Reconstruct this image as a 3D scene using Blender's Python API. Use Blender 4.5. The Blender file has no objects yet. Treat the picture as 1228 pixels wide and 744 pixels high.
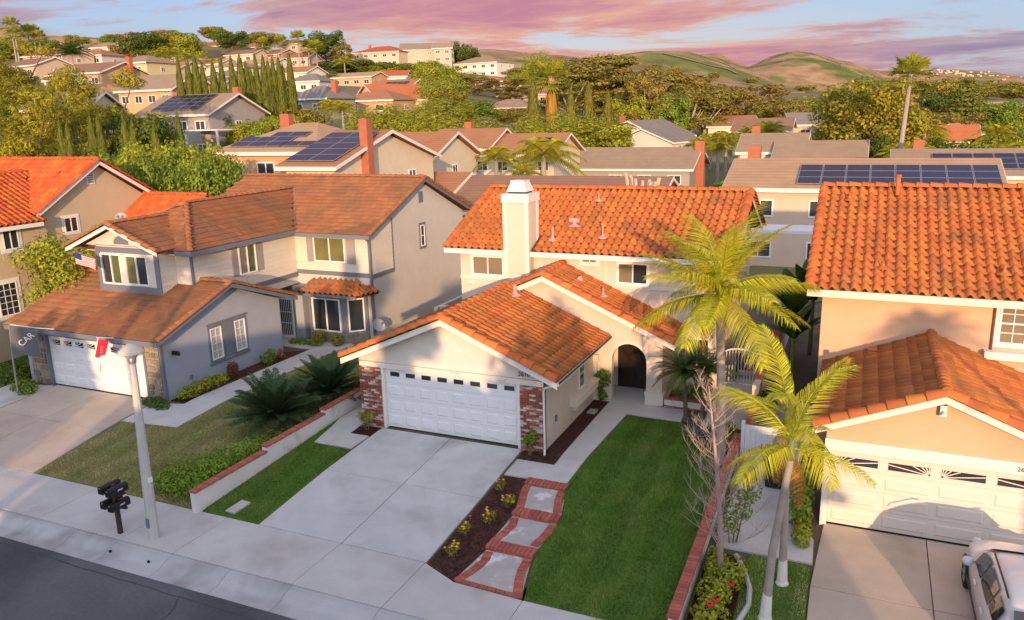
import bpy, math, random
import numpy as np
from mathutils import Vector, Matrix
random.seed(7)
rng = np.random.default_rng(11)
R = math.radians
scene = bpy.context.scene
COL = scene.collection

# ------------------------------------------------------------------ camera
CAM = Vector((14.3157, -21.5722, 10.246))
YAW, PITCH, ROLL, FPX = 0.417874, 0.240064, -0.0244257, 953.334   # FPX for a 1228 px wide frame
_f = Vector((-math.sin(YAW) * math.cos(PITCH), math.cos(YAW) * math.cos(PITCH), -math.sin(PITCH)))
_r0 = Vector((math.cos(YAW), math.sin(YAW), 0)); _u0 = _r0.cross(_f)
_r = math.cos(ROLL) * _r0 + math.sin(ROLL) * _u0
_u = -math.sin(ROLL) * _r0 + math.cos(ROLL) * _u0
cd = bpy.data.cameras.new('camera')
cd.sensor_width = 36.0; cd.lens = FPX / 1228 * 36.0; cd.clip_start = 0.3; cd.clip_end = 9000
cam = bpy.data.objects.new('camera', cd); COL.objects.link(cam)
cam.matrix_world = Matrix(((_r.x, _u.x, -_f.x, CAM.x), (_r.y, _u.y, -_f.y, CAM.y), (_r.z, _u.z, -_f.z, CAM.z), (0, 0, 0, 1)))
scene.camera = cam

# ------------------------------------------------------------------ sun, sky, exposure
SUN_AZ, SUN_EL = R(22.5), R(8.4)
to_sun = Vector((math.sin(SUN_AZ) * math.cos(SUN_EL), -math.cos(SUN_AZ) * math.cos(SUN_EL), math.sin(SUN_EL)))
sd = bpy.data.lights.new('sun', 'SUN'); sd.energy = 3.2; sd.angle = R(0.6); sd.color = (1.0, 0.63, 0.35)
sun = bpy.data.objects.new('sun', sd); COL.objects.link(sun)
sun.rotation_euler = (-to_sun).to_track_quat('-Z', 'Y').to_euler(); sun.location = (30, -60, 40)
world = bpy.data.worlds.new('World'); scene.world = world; world.use_nodes = True
scene.view_settings.view_transform = 'Standard'; scene.view_settings.look = 'None'
scene.cycles.max_bounces = 6; scene.cycles.diffuse_bounces = 3; scene.cycles.glossy_bounces = 3; scene.cycles.transmission_bounces = 3
scene.view_settings.exposure = 0.68; scene.view_settings.gamma = 1.0

def build_world():
    nt = world.node_tree; nt.nodes.clear(); N = nt.nodes.new; L = nt.links.new
    out = N('ShaderNodeOutputWorld')
    sky = N('ShaderNodeTexSky'); sky.sky_type = 'NISHITA'; sky.sun_disc = False
    sky.sun_elevation = SUN_EL; sky.sun_rotation = math.atan2(to_sun.x, to_sun.y)
    sky.air_density = 1.0; sky.dust_density = 1.5; sky.ozone_density = 1.5
    bg1 = N('ShaderNodeBackground'); bg1.inputs[1].default_value = 0.15
    tc = N('ShaderNodeTexCoord'); sep = N('ShaderNodeSeparateXYZ'); L(tc.outputs['Generated'], sep.inputs[0])
    def m(op, a, b=None, clamp=False):
        n = N('ShaderNodeMath'); n.operation = op; n.use_clamp = clamp
        for i, v in enumerate((a, b)):
            if v is None: continue
            if isinstance(v, (int, float)): n.inputs[i].default_value = v
            else: L(v, n.inputs[i])
        return n.outputs[0]
    def ramp(v, stops):
        n = N('ShaderNodeValToRGB'); e = n.color_ramp.elements
        while len(e) < len(stops): e.new(0.5)
        for i, (p, c) in enumerate(stops):
            e[i].position = p; e[i].color = (*c, 1)
        L(v, n.inputs[0]); return n.outputs[0]
    def mix(f, a, b):
        n = N('ShaderNodeMix'); n.data_type = 'RGBA'
        if isinstance(f, (int, float)): n.inputs[0].default_value = f
        else: L(f, n.inputs[0])
        for i, v in ((6, a), (7, b)):
            if isinstance(v, tuple): n.inputs[i].default_value = (*v, 1)
            else: L(v, n.inputs[i])
        return n.outputs[2]
    # cloud deck: directions projected on a flat layer overhead
    zz = m('MAXIMUM', sep.outputs[2], 0.0)
    den = m('ADD', zz, 0.085)
    px = m('DIVIDE', sep.outputs[0], den); py = m('DIVIDE', sep.outputs[1], den)
    cmb = N('ShaderNodeCombineXYZ'); L(px, cmb.inputs[0]); L(py, cmb.inputs[1])
    mp = N('ShaderNodeMapping'); L(cmb.outputs[0], mp.inputs[0])
    mp.inputs['Rotation'].default_value = (0, 0, R(-40)); mp.inputs['Scale'].default_value = (0.55, 0.85, 1); mp.inputs['Location'].default_value = (CLOUD[0], CLOUD[1], 0)
    def noise(sc, det, ro, dist):
        n = N('ShaderNodeTexNoise'); n.inputs['Scale'].default_value = sc; n.inputs['Detail'].default_value = det; n.inputs['Roughness'].default_value = ro; n.inputs['Distortion'].default_value = dist
        L(mp.outputs[0], n.inputs['Vector']); return n.outputs[0]
    n1 = noise(0.9, 8, 0.63, 0.5); n2 = noise(3.4, 6, 0.66, 0.4); n3 = noise(0.35, 2, 0.5, 0.2)
    nn = m('ADD', n1, m('MULTIPLY', m('SUBTRACT', n3, 0.5), 0.35))
    cover = ramp(nn, [(0.42, (0, 0, 0)), (0.50, (1, 1, 1))])
    thick = ramp(nn, [(0.42, (0, 0, 0)), (0.60, (1, 1, 1))])
    # how warm: around the glow on the horizon ahead, cooler away from it; brighter round the low sun
    def toward(v, stops):
        dot = N('ShaderNodeVectorMath'); dot.operation = 'DOT_PRODUCT'; L(tc.outputs['Generated'], dot.inputs[0]); dot.inputs[1].default_value = v
        return ramp(dot.outputs['Value'], stops)
    glow = toward(Vector((-math.sin(YAW - 0.05), math.cos(YAW - 0.05), 0.03)).normalized(), [(0.90, (0, 0, 0)), (0.985, (1, 1, 1))])
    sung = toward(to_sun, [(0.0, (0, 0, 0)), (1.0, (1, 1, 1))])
    core = mix(sung, mix(glow, (0.27, 0.21, 0.33), (0.50, 0.185, 0.26)), (0.49, 0.535, 0.53))
    edge = mix(sung, mix(glow, (0.50, 0.36, 0.40), (0.74, 0.39, 0.25)), (0.60, 0.64, 0.60))
    tn = m('ADD', m('MULTIPLY', thick, 0.8), m('MULTIPLY', m('SUBTRACT', n2, 0.5), 1.9), True)
    cl = mix(tn, edge, core)
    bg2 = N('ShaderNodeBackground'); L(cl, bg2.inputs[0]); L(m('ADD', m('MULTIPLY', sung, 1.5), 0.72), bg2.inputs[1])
    # clear air: physical sky, with pale haze glow low down
    hz = ramp(sep.outputs[2], [(0.0, (1, 1, 1)), (0.16, (0, 0, 0))])
    L(sky.outputs[0], bg1.inputs[0])
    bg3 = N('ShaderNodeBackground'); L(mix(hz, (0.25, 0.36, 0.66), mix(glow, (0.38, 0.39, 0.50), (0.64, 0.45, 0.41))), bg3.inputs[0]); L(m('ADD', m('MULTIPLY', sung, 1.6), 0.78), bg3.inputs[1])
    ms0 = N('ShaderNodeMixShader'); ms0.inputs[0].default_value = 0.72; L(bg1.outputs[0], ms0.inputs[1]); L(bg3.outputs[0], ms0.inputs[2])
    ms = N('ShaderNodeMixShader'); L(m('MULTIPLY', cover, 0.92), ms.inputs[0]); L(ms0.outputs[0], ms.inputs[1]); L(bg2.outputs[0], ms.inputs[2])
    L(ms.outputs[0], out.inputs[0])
CLOUD = (6.6, 3.9)
build_world()

# ------------------------------------------------------------------ materials
MATS = {}
def mat(name, col, rough=0.8, var=0.12, scale=1.5, fine=0.0, bump=0.0, bscale=60.0, metal=0.0, spec=0.4, rand=0.0, hue=0.0, col2=None, c2scale=0.6, c2lo=0.45, c2hi=0.6, trans=0.0, coat=0.0, island=True):
    if name in MATS: return MATS[name]
    M = bpy.data.materials.new(name); M.use_nodes = True; nt = M.node_tree; N = nt.nodes.new; L = nt.links.new
    b = nt.nodes['Principled BSDF']; b.inputs['Roughness'].default_value = rough; b.inputs['Metallic'].default_value = metal
    b.inputs['Specular IOR Level'].default_value = spec
    if coat: b.inputs['Coat Weight'].default_value = coat; b.inputs['Coat Roughness'].default_value = 0.08
    geo = N('ShaderNodeNewGeometry'); pos = geo.outputs['Position']
    def noise(s, d=5, r=0.6):
        n = N('ShaderNodeTexNoise'); n.inputs['Scale'].default_value = s; n.inputs['Detail'].default_value = min(d, 3); n.inputs['Roughness'].default_value = r; L(pos, n.inputs['Vector']); return n.outputs[0]
    def math_(op, a, bb):
        n = N('ShaderNodeMath'); n.operation = op
        for i, v in enumerate((a, bb)):
            if isinstance(v, (int, float)): n.inputs[i].default_value = v
            else: L(v, n.inputs[i])
        return n.outputs[0]
    base = N('ShaderNodeRGB'); base.outputs[0].default_value = (*col, 1); c = base.outputs[0]
    if col2 is not None:
        mr = N('ShaderNodeMapRange'); L(noise(c2scale, 6), mr.inputs[0]); mr.inputs[1].default_value = c2lo; mr.inputs[2].default_value = c2hi
        mx = N('ShaderNodeMix'); mx.data_type = 'RGBA'; L(mr.outputs[0], mx.inputs[0]); L(c, mx.inputs[6]); mx.inputs[7].default_value = (*col2, 1); c = mx.outputs[2]
    val = 1.0
    if var: val = math_('ADD', math_('MULTIPLY', math_('SUBTRACT', noise(scale), 0.5), var * 4), 1.0)
    if fine: val = math_('ADD', val, math_('MULTIPLY', math_('SUBTRACT', noise(scale * 25, 3), 0.5), fine * 4))
    hs = N('ShaderNodeHueSaturation'); L(c, hs.inputs['Color'])
    if rand:
        oi = N('ShaderNodeObjectInfo'); rv = oi.outputs['Random']
        if island: rv = math_('FRACT', math_('ADD', oi.outputs['Random'], geo.outputs['Random Per Island']), 0)
        val = math_('MULTIPLY', val, math_('ADD', math_('MULTIPLY', math_('SUBTRACT', rv, 0.5), 2 * rand), 1.0))
        if hue:
            r2 = math_('FRACT', math_('MULTIPLY', rv, 7.31), 0)
            L(math_('ADD', math_('MULTIPLY', math_('SUBTRACT', r2, 0.5), 2 * hue), 0.5), hs.inputs['Hue'])
    if isinstance(val, float): hs.inputs['Value'].default_value = val
    else: L(val, hs.inputs['Value'])
    L(hs.outputs[0], b.inputs['Base Color'])
    if bump:
        bp = N('ShaderNodeBump'); bp.inputs['Strength'].default_value = bump; bp.inputs['Distance'].default_value = 0.02; L(noise(bscale, 4), bp.inputs['Height']); L(bp.outputs[0], b.inputs['Normal'])
    if trans:
        tb = N('ShaderNodeBsdfTranslucent'); L(hs.outputs[0], tb.inputs[0]); ms = N('ShaderNodeMixShader'); ms.inputs[0].default_value = trans
        L(b.outputs[0], ms.inputs[1]); L(tb.outputs[0], ms.inputs[2]); L(ms.outputs[0], nt.nodes['Material Output'].inputs[0])
    MATS[name] = M; return M

def glass_mat(name, col=(0.03, 0.035, 0.04), rough=0.05):
    if name in MATS: return MATS[name]
    return mat(name, col, rough=rough, var=0.25, scale=0.9, spec=0.8)

# ------------------------------------------------------------------ object helpers
def thing(name, label, cat, loc=(0, 0, 0), rotz=0.0, group=None, kind=None):
    o = bpy.data.objects.new(name, None); o.empty_display_size = 0.2; COL.objects.link(o)
    o.location = loc; o.rotation_euler = (0, 0, rotz); tag(o, label, cat, group, kind); return o
def tag(o, label=None, cat=None, group=None, kind=None):
    if label: o['label'] = label
    if cat: o['category'] = cat
    if group: o['group'] = group
    if kind: o['kind'] = kind
    return o
def wloc(o):
    v = Vector((0, 0, 0))
    while o is not None:
        v += Vector(o.location); o = o.parent
    return v
def obj(name, me, parent=None, loc=None):
    o = bpy.data.objects.new(name, me); COL.objects.link(o)
    if parent is not None: o.parent = parent
    if loc is not None: o.location = loc
    return o

class MB:
    """collects polygons (world or local coordinates) and links them as one mesh"""
    def __init__(s): s.v = []; s.f = []; s.mi = []
    def add(s, verts, faces, mi=0):
        b = len(s.v); s.v += [tuple(p) for p in verts]; s.f += [tuple(i + b for i in f) for f in faces]; s.mi += [mi] * len(faces); return s
    def box(s, x0, x1, y0, y1, z0, z1, mi=0):
        return s.obox((0, 0, 0), (1, 0, 0), (0, 1, 0), (0, 0, 1), (x0, x1), (y0, y1), (z0, z1), mi)
    def obox(s, o, ex, ey, ez, a, b, c, mi=0):
        o, ex, ey, ez = Vector(o), Vector(ex), Vector(ey), Vector(ez)
        V = [o + ex * i + ey * j + ez * k for k in c for j in b for i in a]
        F = [(0, 2, 3, 1), (4, 5, 7, 6), (0, 1, 5, 4), (1, 3, 7, 5), (3, 2, 6, 7), (2, 0, 4, 6)]
        if ex.cross(ey).dot(ez) < 0: F = [f[::-1] for f in F]
        return s.add(V, F, mi)
    def prism(s, poly, d, mi=0):
        """poly: 3D points, d: extrusion vector"""
        P = [Vector(p) for p in poly]; d = Vector(d); n = len(P)
        nn = Vector((0, 0, 0))
        for i in range(n): nn += P[i].cross(P[(i + 1) % n])
        if nn.dot(d) > 0: P = P[::-1]
        V = P + [p + d for p in P]
        F = [tuple(range(n)), tuple(range(2 * n - 1, n - 1, -1))] + [((i + 1) % n, i, n + i, n + (i + 1) % n) for i in range(n)]
        return s.add(V, F, mi)
    def tube(s, pts, rad, n=8, mi=0, cap=True):
        P = [Vector(p) for p in pts]; m = len(P); V = []
        if not hasattr(rad, '__len__'): rad = [rad] * m
        a = None
        for i in range(m):
            t = (P[min(i + 1, m - 1)] - P[max(i - 1, 0)]).normalized()
            if a is None or abs(a.dot(t)) > 0.95: a = t.orthogonal().normalized()
            a = (a - t * a.dot(t)).normalized(); b2 = t.cross(a)
            for k in range(n):
                w = 2 * math.pi * k / n; V.append(P[i] + (a * math.cos(w) + b2 * math.sin(w)) * rad[i])
        F = [(i * n + k, i * n + (k + 1) % n, (i + 1) * n + (k + 1) % n, (i + 1) * n + k) for i in range(m - 1) for k in range(n)]
        if cap: F += [tuple(range(n - 1, -1, -1)), tuple(range((m - 1) * n, m * n))]
        return s.add(V, F, mi)
    def lathe(s, c, prof, n=16, mi=0):
        c = Vector(c); V = [c + Vector((r * math.cos(2 * math.pi * k / n), r * math.sin(2 * math.pi * k / n), z)) for r, z in prof for k in range(n)]
        m = len(prof)
        F = [(i * n + k, i * n + (k + 1) % n, (i + 1) * n + (k + 1) % n, (i + 1) * n + k) for i in range(m - 1) for k in range(n)]
        return s.add(V, F, mi)
    def build(s, name, mt, parent=None, smooth=False, local=False, kind=None, bevel=0.0):
        me = bpy.data.meshes.new(name)
        V = s.v
        if parent is not None and not local:
            w = wloc(parent); V = [(x - w.x, y - w.y, z - w.z) for x, y, z in V]
        me.from_pydata(V, [], s.f)
        for q in (mt if isinstance(mt, (list, tuple)) else [mt]): me.materials.append(q)
        if any(s.mi): me.polygons.foreach_set('material_index', s.mi)
        if smooth: me.polygons.foreach_set('use_smooth', [True] * len(me.polygons))
        me.update()
        o = obj(name, me, parent)
        if kind: o['kind'] = kind
        if bevel:
            md = o.modifiers.new('bevel', 'BEVEL'); md.width = bevel; md.segments = 2; md.limit_method = 'ANGLE'; md.angle_limit = R(40)
        return o
def fastmesh(name, V, F, mt, parent=None, smooth=False):
    """V (n,3), F (m,k) numpy arrays"""
    me = bpy.data.meshes.new(name); V = np.ascontiguousarray(V, dtype=np.float32); F = np.ascontiguousarray(F, dtype=np.int32)
    me.vertices.add(len(V)); me.vertices.foreach_set('co', V.ravel()); k = F.shape[1]
    me.loops.add(F.size); me.loops.foreach_set('vertex_index', F.ravel()); me.polygons.add(len(F))
    me.polygons.foreach_set('loop_start', np.arange(0, F.size, k, dtype=np.int32)); me.polygons.foreach_set('loop_total', np.full(len(F), k, dtype=np.int32))
    if smooth: me.polygons.foreach_set('use_smooth', np.ones(len(F), dtype=bool))
    me.materials.append(mt); me.update(calc_edges=True); return me
def copy_tree(o, parent=None):
    c = o.copy(); COL.objects.link(c)
    if parent is not None: c.parent = parent
    for ch in list(o.children): copy_tree(ch, c)
    return c
def project(P):
    v = Vector(P) - CAM; z = v.dot(_f)
    if z < 0.5: return None
    return 614 + FPX * v.dot(_r) / z, 372 - FPX * v.dot(_u) / z, z
def gz(y):
    if y >= 0: return 0.0
    if y >= -6.45: return 0.062 * y
    return -0.40
def hz(x, y): return gz(y)
# ------------------------------------------------------------------ terrain
_fh = Vector((-math.sin(YAW), math.cos(YAW), 0)); _rh = Vector((math.cos(YAW), math.sin(YAW), 0))
def _vn(x, y, seed=0):
    xi = np.floor(x).astype(np.int64); yi = np.floor(y).astype(np.int64); fx = x - xi; fy = y - yi
    fx = fx * fx * (3 - 2 * fx); fy = fy * fy * (3 - 2 * fy)
    def h(a, b):
        n = (a * 374761393 + b * 668265263 + seed * 974711) & 0x7fffffff
        n = ((n ^ (n >> 13)) * 1274126177) & 0x7fffffff
        return ((n ^ (n >> 16)) & 0xffff) / 65535.0
    return (h(xi, yi) * (1 - fx) + h(xi + 1, yi) * fx) * (1 - fy) + (h(xi, yi + 1) * (1 - fx) + h(xi + 1, yi + 1) * fx) * fy
def fbm(x, y, oct=5, seed=0):
    t = 0; a = 0.5
    for o in range(oct):
        t = t + a * (_vn(x, y, seed + o) - 0.5); x = x * 2.03 + 3.1; y = y * 2.03 + 1.7; a *= 0.5
    return t
TC = np.array([-500, -250, 0, 100, 200, 300, 400, 500, 600, 700, 800, 900, 1000, 1100, 1228, 1500, 1800], float)
TR = {
 40:  [1, 1, 0.8, 0.7, 0.6, 0.5, 0.3, 0, 0, 0, 0, 0, 0, 0, 0, 0, 0],
 60:  [2.5, 2.5, 2.5, 2.5, 2.5, 2.3, 1.8, 1, .3, 0, 0, 0, 0, 0, 0, 0, 0],
 100: [6, 6, 6, 6, 6, 6, 5, 3.5, 2, .8, 0, 0, 0, 0, 0, 0, 0],
 150: [17, 17, 17.2, 17, 15, 13, 12, 10.5, 8.5, 5.5, 4, 3, 3, 2, 2, 2, 2],
 230: [28, 28, 28, 27, 23, 21.5, 19.5, 18, 15.5, 12, 9, 7, 6, 5, 4, 4, 4],
 320: [36, 36, 37, 39, 41, 39, 31, 28.5, 25, 18, 14, 12, 10, 8, 7, 7, 7],
 450: [30, 30, 32, 33, 34, 32, 26, 22, 20, 18, 16, 14, 12, 11, 10, 10, 10],
 700: [40, 40, 40, 40, 40, 38, 34, 30, 28, 26, 24, 23, 22, 20, 18, 18, 18],
}
def ridge(px, pts): return np.interp(px, [p[0] for p in pts], [p[1] for p in pts])
HOR = lambda px: 153.0 - (px / 1228.0) * 29.4
def _row_from_py(d, pts, cols): return 10.25 + (HOR(cols) - ridge(cols, pts)) * d / 925.0
RIDGE1 = [(-500, 80), (0, 78), (200, 95), (420, 90), (540, 82), (585, 67), (620, 69), (660, 75), (700, 76), (740, 74), (778, 69), (800, 68), (830, 73), (850, 79), (900, 92), (940, 107), (1000, 113), (1060, 107), (1110, 112), (1300, 116), (1800, 116)]
RIDGE2 = [(-500, 70), (0, 70), (200, 80), (500, 88), (600, 82), (760, 82), (846, 73), (866, 72), (884, 80), (900, 85), (912, 82), (932, 75), (952, 71), (976, 71), (1000, 75), (1022, 79), (1045, 86), (1075, 95), (1110, 104), (1228, 112), (1800, 112)]
RIDGE3 = [(-500, 52), (0, 50), (22, 47), (50, 50), (80, 56), (140, 57), (200, 60), (400, 75), (600, 84), (880, 84), (900, 84), (1020, 92), (1090, 88), (1130, 87), (1170, 90), (1228, 94), (1500, 96), (1800, 100)]
_tc2 = np.linspace(-500, 1800, 461)
_T = []
for d in sorted(TR): _T.append((d, np.interp(_tc2, TC, TR[d])))
z700 = _T[-1][1]
for d, pts, q in ((1050, RIDGE1, .42), (1300, RIDGE1, .8), (1500, RIDGE1, 1.0), (1750, RIDGE1, .62), (2200, RIDGE2, .8), (2500, RIDGE2, 1.0), (2900, RIDGE2, .6), (3500, RIDGE3, .75), (4000, RIDGE3, 1.0), (4600, RIDGE3, .6), (6500, RIDGE3, .3)):
    zr = _row_from_py(d if q == 1 else {1050: 1500, 1300: 1500, 1750: 1500, 2200: 2500, 2900: 2500, 3500: 4000, 4600: 4000, 6500: 4000}[d], pts, _tc2)
    _T.append((d, 20 + (zr - 20) * q))
_TD = np.log(np.array([t[0] for t in _T])); _TZ = np.array([t[1] for t in _T])
def terr(px, d):
    px = np.asarray(px, float); d = np.asarray(d, float)
    ld = np.log(np.clip(d, 40, 6400)); i = np.clip(np.searchsorted(_TD, ld) - 1, 0, len(_TD) - 2)
    t = (ld - _TD[i]) / (_TD[i + 1] - _TD[i]); t = t * t * (3 - 2 * t)
    c = np.clip((px + 500) / 2300 * 460, 0, 459.999); j = c.astype(int); u = c - j
    z = (_TZ[i, j] * (1 - u) + _TZ[i, j + 1] * u) * (1 - t) + (_TZ[i + 1, j] * (1 - u) + _TZ[i + 1, j + 1] * u) * t
    amp = np.clip((d - 700) / 900, 0, 1) * np.minimum(d, 1400) * 0.027
    s = (px - 614) / 982.0
    wx = s * d; return z + amp * (fbm(wx / 210.0, d / 210.0, 6, 3) - 0.04 * np.abs(np.sin(wx / 90.0 + 2 * fbm(wx / 160., d / 160., 3, 9))))
def tw(px, d):
    """ground point at bearing px (frame pixels) and distance d ahead"""
    s = (px - 614) / 982.0; q = Vector((CAM.x, CAM.y, 0)) + _fh * d + _rh * (s * d); q.z = float(terr(px, d)); return q
def terrain_mesh(name, d0, d1, nr, nc, mt, p0=-480, p1=1780):
    ds = np.exp(np.linspace(math.log(d0), math.log(d1), nr)); ps = np.linspace(p0, p1, nc)
    P, D = np.meshgrid(ps, ds); Z = terr(P, D); S = (P - 614) / 982.0
    X = CAM.x + _fh.x * D + _rh.x * S * D; Y = CAM.y + _fh.y * D + _rh.y * S * D
    V = np.stack([X, Y, Z], -1).reshape(-1, 3); a = (np.arange(nr - 1)[:, None] * nc + np.arange(nc - 1)[None]).ravel()
    F = np.stack([a, a + 1, a + nc + 1, a + nc], 1)
    me = fastmesh(name, V, F, mt, smooth=True); o = obj(name, me); o['kind'] = 'structure'; return o
m_hill_near = mat('hillside_soil', (0.19, 0.18, 0.06), var=0.3, scale=0.06, fine=0.2, col2=(0.22, 0.16, 0.09), c2scale=0.03)
def hills_material():
    M = mat('hills_scrub', (0.36, 0.235, 0.125), rough=0.95, var=0.42, scale=0.018, fine=0.25, col2=(0.155, 0.175, 0.05), c2scale=0.0055, c2lo=0.53, c2hi=0.60, spec=0.1)
    return M
terrain_mesh('hillside', 42, 720, 110, 240, m_hill_near)
terrain_mesh('hills', 690, 6300, 250, 640, hills_material(), -200, 1430)
# dirt tracks on the far hills
m_track = mat('track_dirt', (0.30, 0.23, 0.14), var=0.1, scale=0.05)
def hill_track(pts, w, label):
    mb = MB(); Q = []
    for i in range(len(pts) - 1):
        for k in range(14):
            t = k / 14; Q.append((pts[i][0] * (1 - t) + pts[i + 1][0] * t, pts[i][1] * (1 - t) + pts[i + 1][1] * t))
    L = []
    for px, d in Q:
        a = tw(px, d - w / 2); b = tw(px, d + w / 2); a.z += 2.0; b.z += 2.0; L.append((a, b))
    V = [p for ab in L for p in ab]; mb.add(V, [(2 * i, 2 * i + 2, 2 * i + 3, 2 * i + 1) for i in range(len(L) - 1)])
    o = mb.build('dirt_track', m_track); o['kind'] = 'structure'
hill_track([(944, 2480), (962, 2440), (985, 2380), (1005, 2290), (1020, 2230), (1008, 2140), (1012, 2060)], 14, '')
hill_track([(862, 1450), (880, 1400), (905, 1330), (925, 1260), (945, 1180)], 8, '')
hill_track([(800, 1210), (830, 1190), (870, 1200), (890, 1170)], 8, '')

# ------------------------------------------------------------------ ground close by
m_soil = mat('yard_soil', (0.13, 0.105, 0.07), var=0.2, scale=1.2, fine=0.2, bump=0.5, bscale=30, col2=(0.07, 0.085, 0.03), c2scale=0.35)
g = MB(); g.add([(-4000, -4000, -.75), (4000, -4000, -.75), (4000, 300, -.75), (-4000, 300, -.75)], [(0, 1, 2, 3)])
o = g.build('ground', mat('base_ground', (0.12, 0.11, 0.07), var=0.2, scale=0.05)); o['kind'] = 'structure'
def clip_y(poly, y0, y1):
    def half(P, f):
        out = []
        for i in range(len(P)):
            a, b = P[i], P[(i + 1) % len(P)]; fa, fb = f(a), f(b)
            if fa >= 0: out.append(a)
            if (fa > 0 and fb < 0) or (fa < 0 and fb > 0):
                t = fa / (fa - fb); out.append((a[0] + t * (b[0] - a[0]), a[1] + t * (b[1] - a[1])))
        return out
    P = half(poly, lambda p: p[1] - y0)
    return half(P, lambda p: y1 - p[1]) if P else []
def sheet(name, poly, off, mt, parent=None, thick=0.09, kind='structure', bevel=0.0):
    mb = MB()
    for y0, y1 in ((-100, -6.45), (-6.45, 0), (0, 200)):
        P = clip_y(poly, y0, y1)
        if len(P) < 3: continue
        e = 1e-6
        top = [(x, y, hz(x, min(max(y, y0 + e), y1 - e)) + off) for x, y in P]
        mb.prism(top, (0, 0, -thick))
    o = mb.build(name, mt, parent)
    if parent is None: o['kind'] = kind
    if bevel:
        md = o.modifiers.new('bevel', 'BEVEL'); md.width = bevel; md.segments = 2; md.limit_method = 'ANGLE'
    return o
def inset(poly, d):
    n = len(poly); A = sum(poly[i][0] * poly[(i + 1) % n][1] - poly[(i + 1) % n][0] * poly[i][1] for i in range(n)); sg = 1 if A > 0 else -1
    out = []
    for i in range(n):
        p0, p1, p2 = (Vector(poly[i - 1]).to_2d(), Vector(poly[i]).to_2d(), Vector(poly[(i + 1) % n]).to_2d())
        a = (p1 - p0).normalized(); b = (p2 - p1).normalized(); na = Vector((-a.y, a.x)) * sg; nb = Vector((-b.y, b.x)) * sg
        m = na + nb; k = d / max(0.3, (1 + na.dot(nb))); q = p1 + m * k; out.append((q.x, q.y))
    return out
sheet('yard_ground', [(-80, -6.44), (80, -6.44), (80, 24), (-80, 24)], -0.045, m_soil, thick=0.05)
sheet('back_yard_ground', [(-120, 24), (150, 24), (150, 75), (-30, 75)], -0.05, m_soil, thick=0.05)

def crack_concrete(name, col, stain=(0.40, 0.34, 0.27), lo=.52, hi=.80, **k):
    return mat(name, col, rough=0.9, var=0.11, scale=0.9, fine=0.05, bump=0.25, bscale=140, col2=stain, c2scale=0.55, c2lo=lo, c2hi=hi, rand=0.035, spec=0.25, **k)
m_conc = crack_concrete('concrete', (0.50, 0.49, 0.475))
m_conc_walk = crack_concrete('concrete_walk', (0.53, 0.525, 0.495), (0.39, 0.37, 0.325))
m_conc_drive = crack_concrete('concrete_driveway', (0.54, 0.545, 0.525), (0.37, 0.36, 0.34))
m_conc_tan = crack_concrete('concrete_tan', (0.50, 0.42, 0.335), (0.40, 0.31, 0.23))
m_asph = mat('asphalt', (0.122, 0.132, 0.138), rough=0.92, var=0.20, scale=0.35, fine=0.12, bump=0.6, bscale=160, spec=0.25, col2=(0.085, 0.09, 0.096), c2scale=0.22)
m_tar = mat('tar', (0.06, 0.063, 0.068), rough=0.8, var=0.05)
# street
rd = MB(); rd.add([(-90, -19.6, -.585), (90, -19.6, -.585), (90, -14.4, -.54), (-90, -14.4, -.54), (90, -9.28, -.585), (-90, -9.28, -.585)], [(0, 1, 2, 3), (3, 2, 4, 5)])
o = rd.build('street', m_asph); o['kind'] = 'structure'
def tar_line(pts, w=0.03):
    mb = MB()
    for i in range(len(pts) - 1):
        a, b = Vector(pts[i]), Vector(pts[i + 1]); t = (b - a).normalized(); n = Vector((-t.y, t.x)) * w * random.uniform(.4, .8)
        def zz(p): return -.54 - abs(p.y + 14.4) * .0088 + .004
        mb.add([(*(a + n), zz(a)), (*(a - n), zz(a)), (*(b - n), zz(b)), (*(b + n), zz(b))], [(0, 1, 2, 3)])
    o = mb.build('tar_crack', m_tar, bpy.data.objects['street'])
def wig(a, b, n=14, s=0.06):
    return [(a[0] + (b[0] - a[0]) * i / n + random.uniform(-s, s), a[1] + (b[1] - a[1]) * i / n + random.uniform(-s, s)) for i in range(n + 1)]
tar_line(wig((-9, -9.5), (9, -9.75), 50, .03)); tar_line(wig((-5.4, -9.5), (-4.6, -11.6), 12)); tar_line(wig((0.3, -9.6), (1.2, -12), 14))
# kerb in cast lengths, rolled profile with gutter pan
kb = thing('kerb', None, None); kb['kind'] = 'structure'; kb.location = (0, -8.9, -.5)
KP = [(-8.44, -.42), (-8.50, -.405), (-8.62, -.415), (-8.80, -.475), (-8.90, -.535), (-8.96, -.555), (-9.30, -.575), (-9.30, -.70), (-8.44, -.70)]
def kerb_run(prof, xs, mt):
    for a, b in zip(xs[:-1], xs[1:]):
        MB().prism([(a + .006, y, z) for y, z in prof], (b - a - .012, 0, 0)).build('kerb_length', mt, kb)
m_kerb = crack_concrete('kerb_concrete', (0.45, 0.455, 0.445), (0.22, 0.205, 0.19), lo=.48, hi=.72)
XS = [-30, -27, -24, -21, -18, -15, -12.1, -9.05, -6.2, -4.55, -3.0, -1.1, .8, 2.65, 5.1, 8, 11, 14, 17, 20, 23, 26, 30]
kerb_run(KP, XS, m_kerb)
kerb_run([(-28.0 - y, z) for y, z in KP][::-1], list(range(-60, 61, 6)), m_kerb)
dr = MB()
for x in (-2.9, -1.55): dr.tube([(x, -8.875, -.50), (x, -8.84, -.50)], .045, 10)
dr.build('drain_hole', mat('drain_dark', (.01, .01, .01)), kb)
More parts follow.
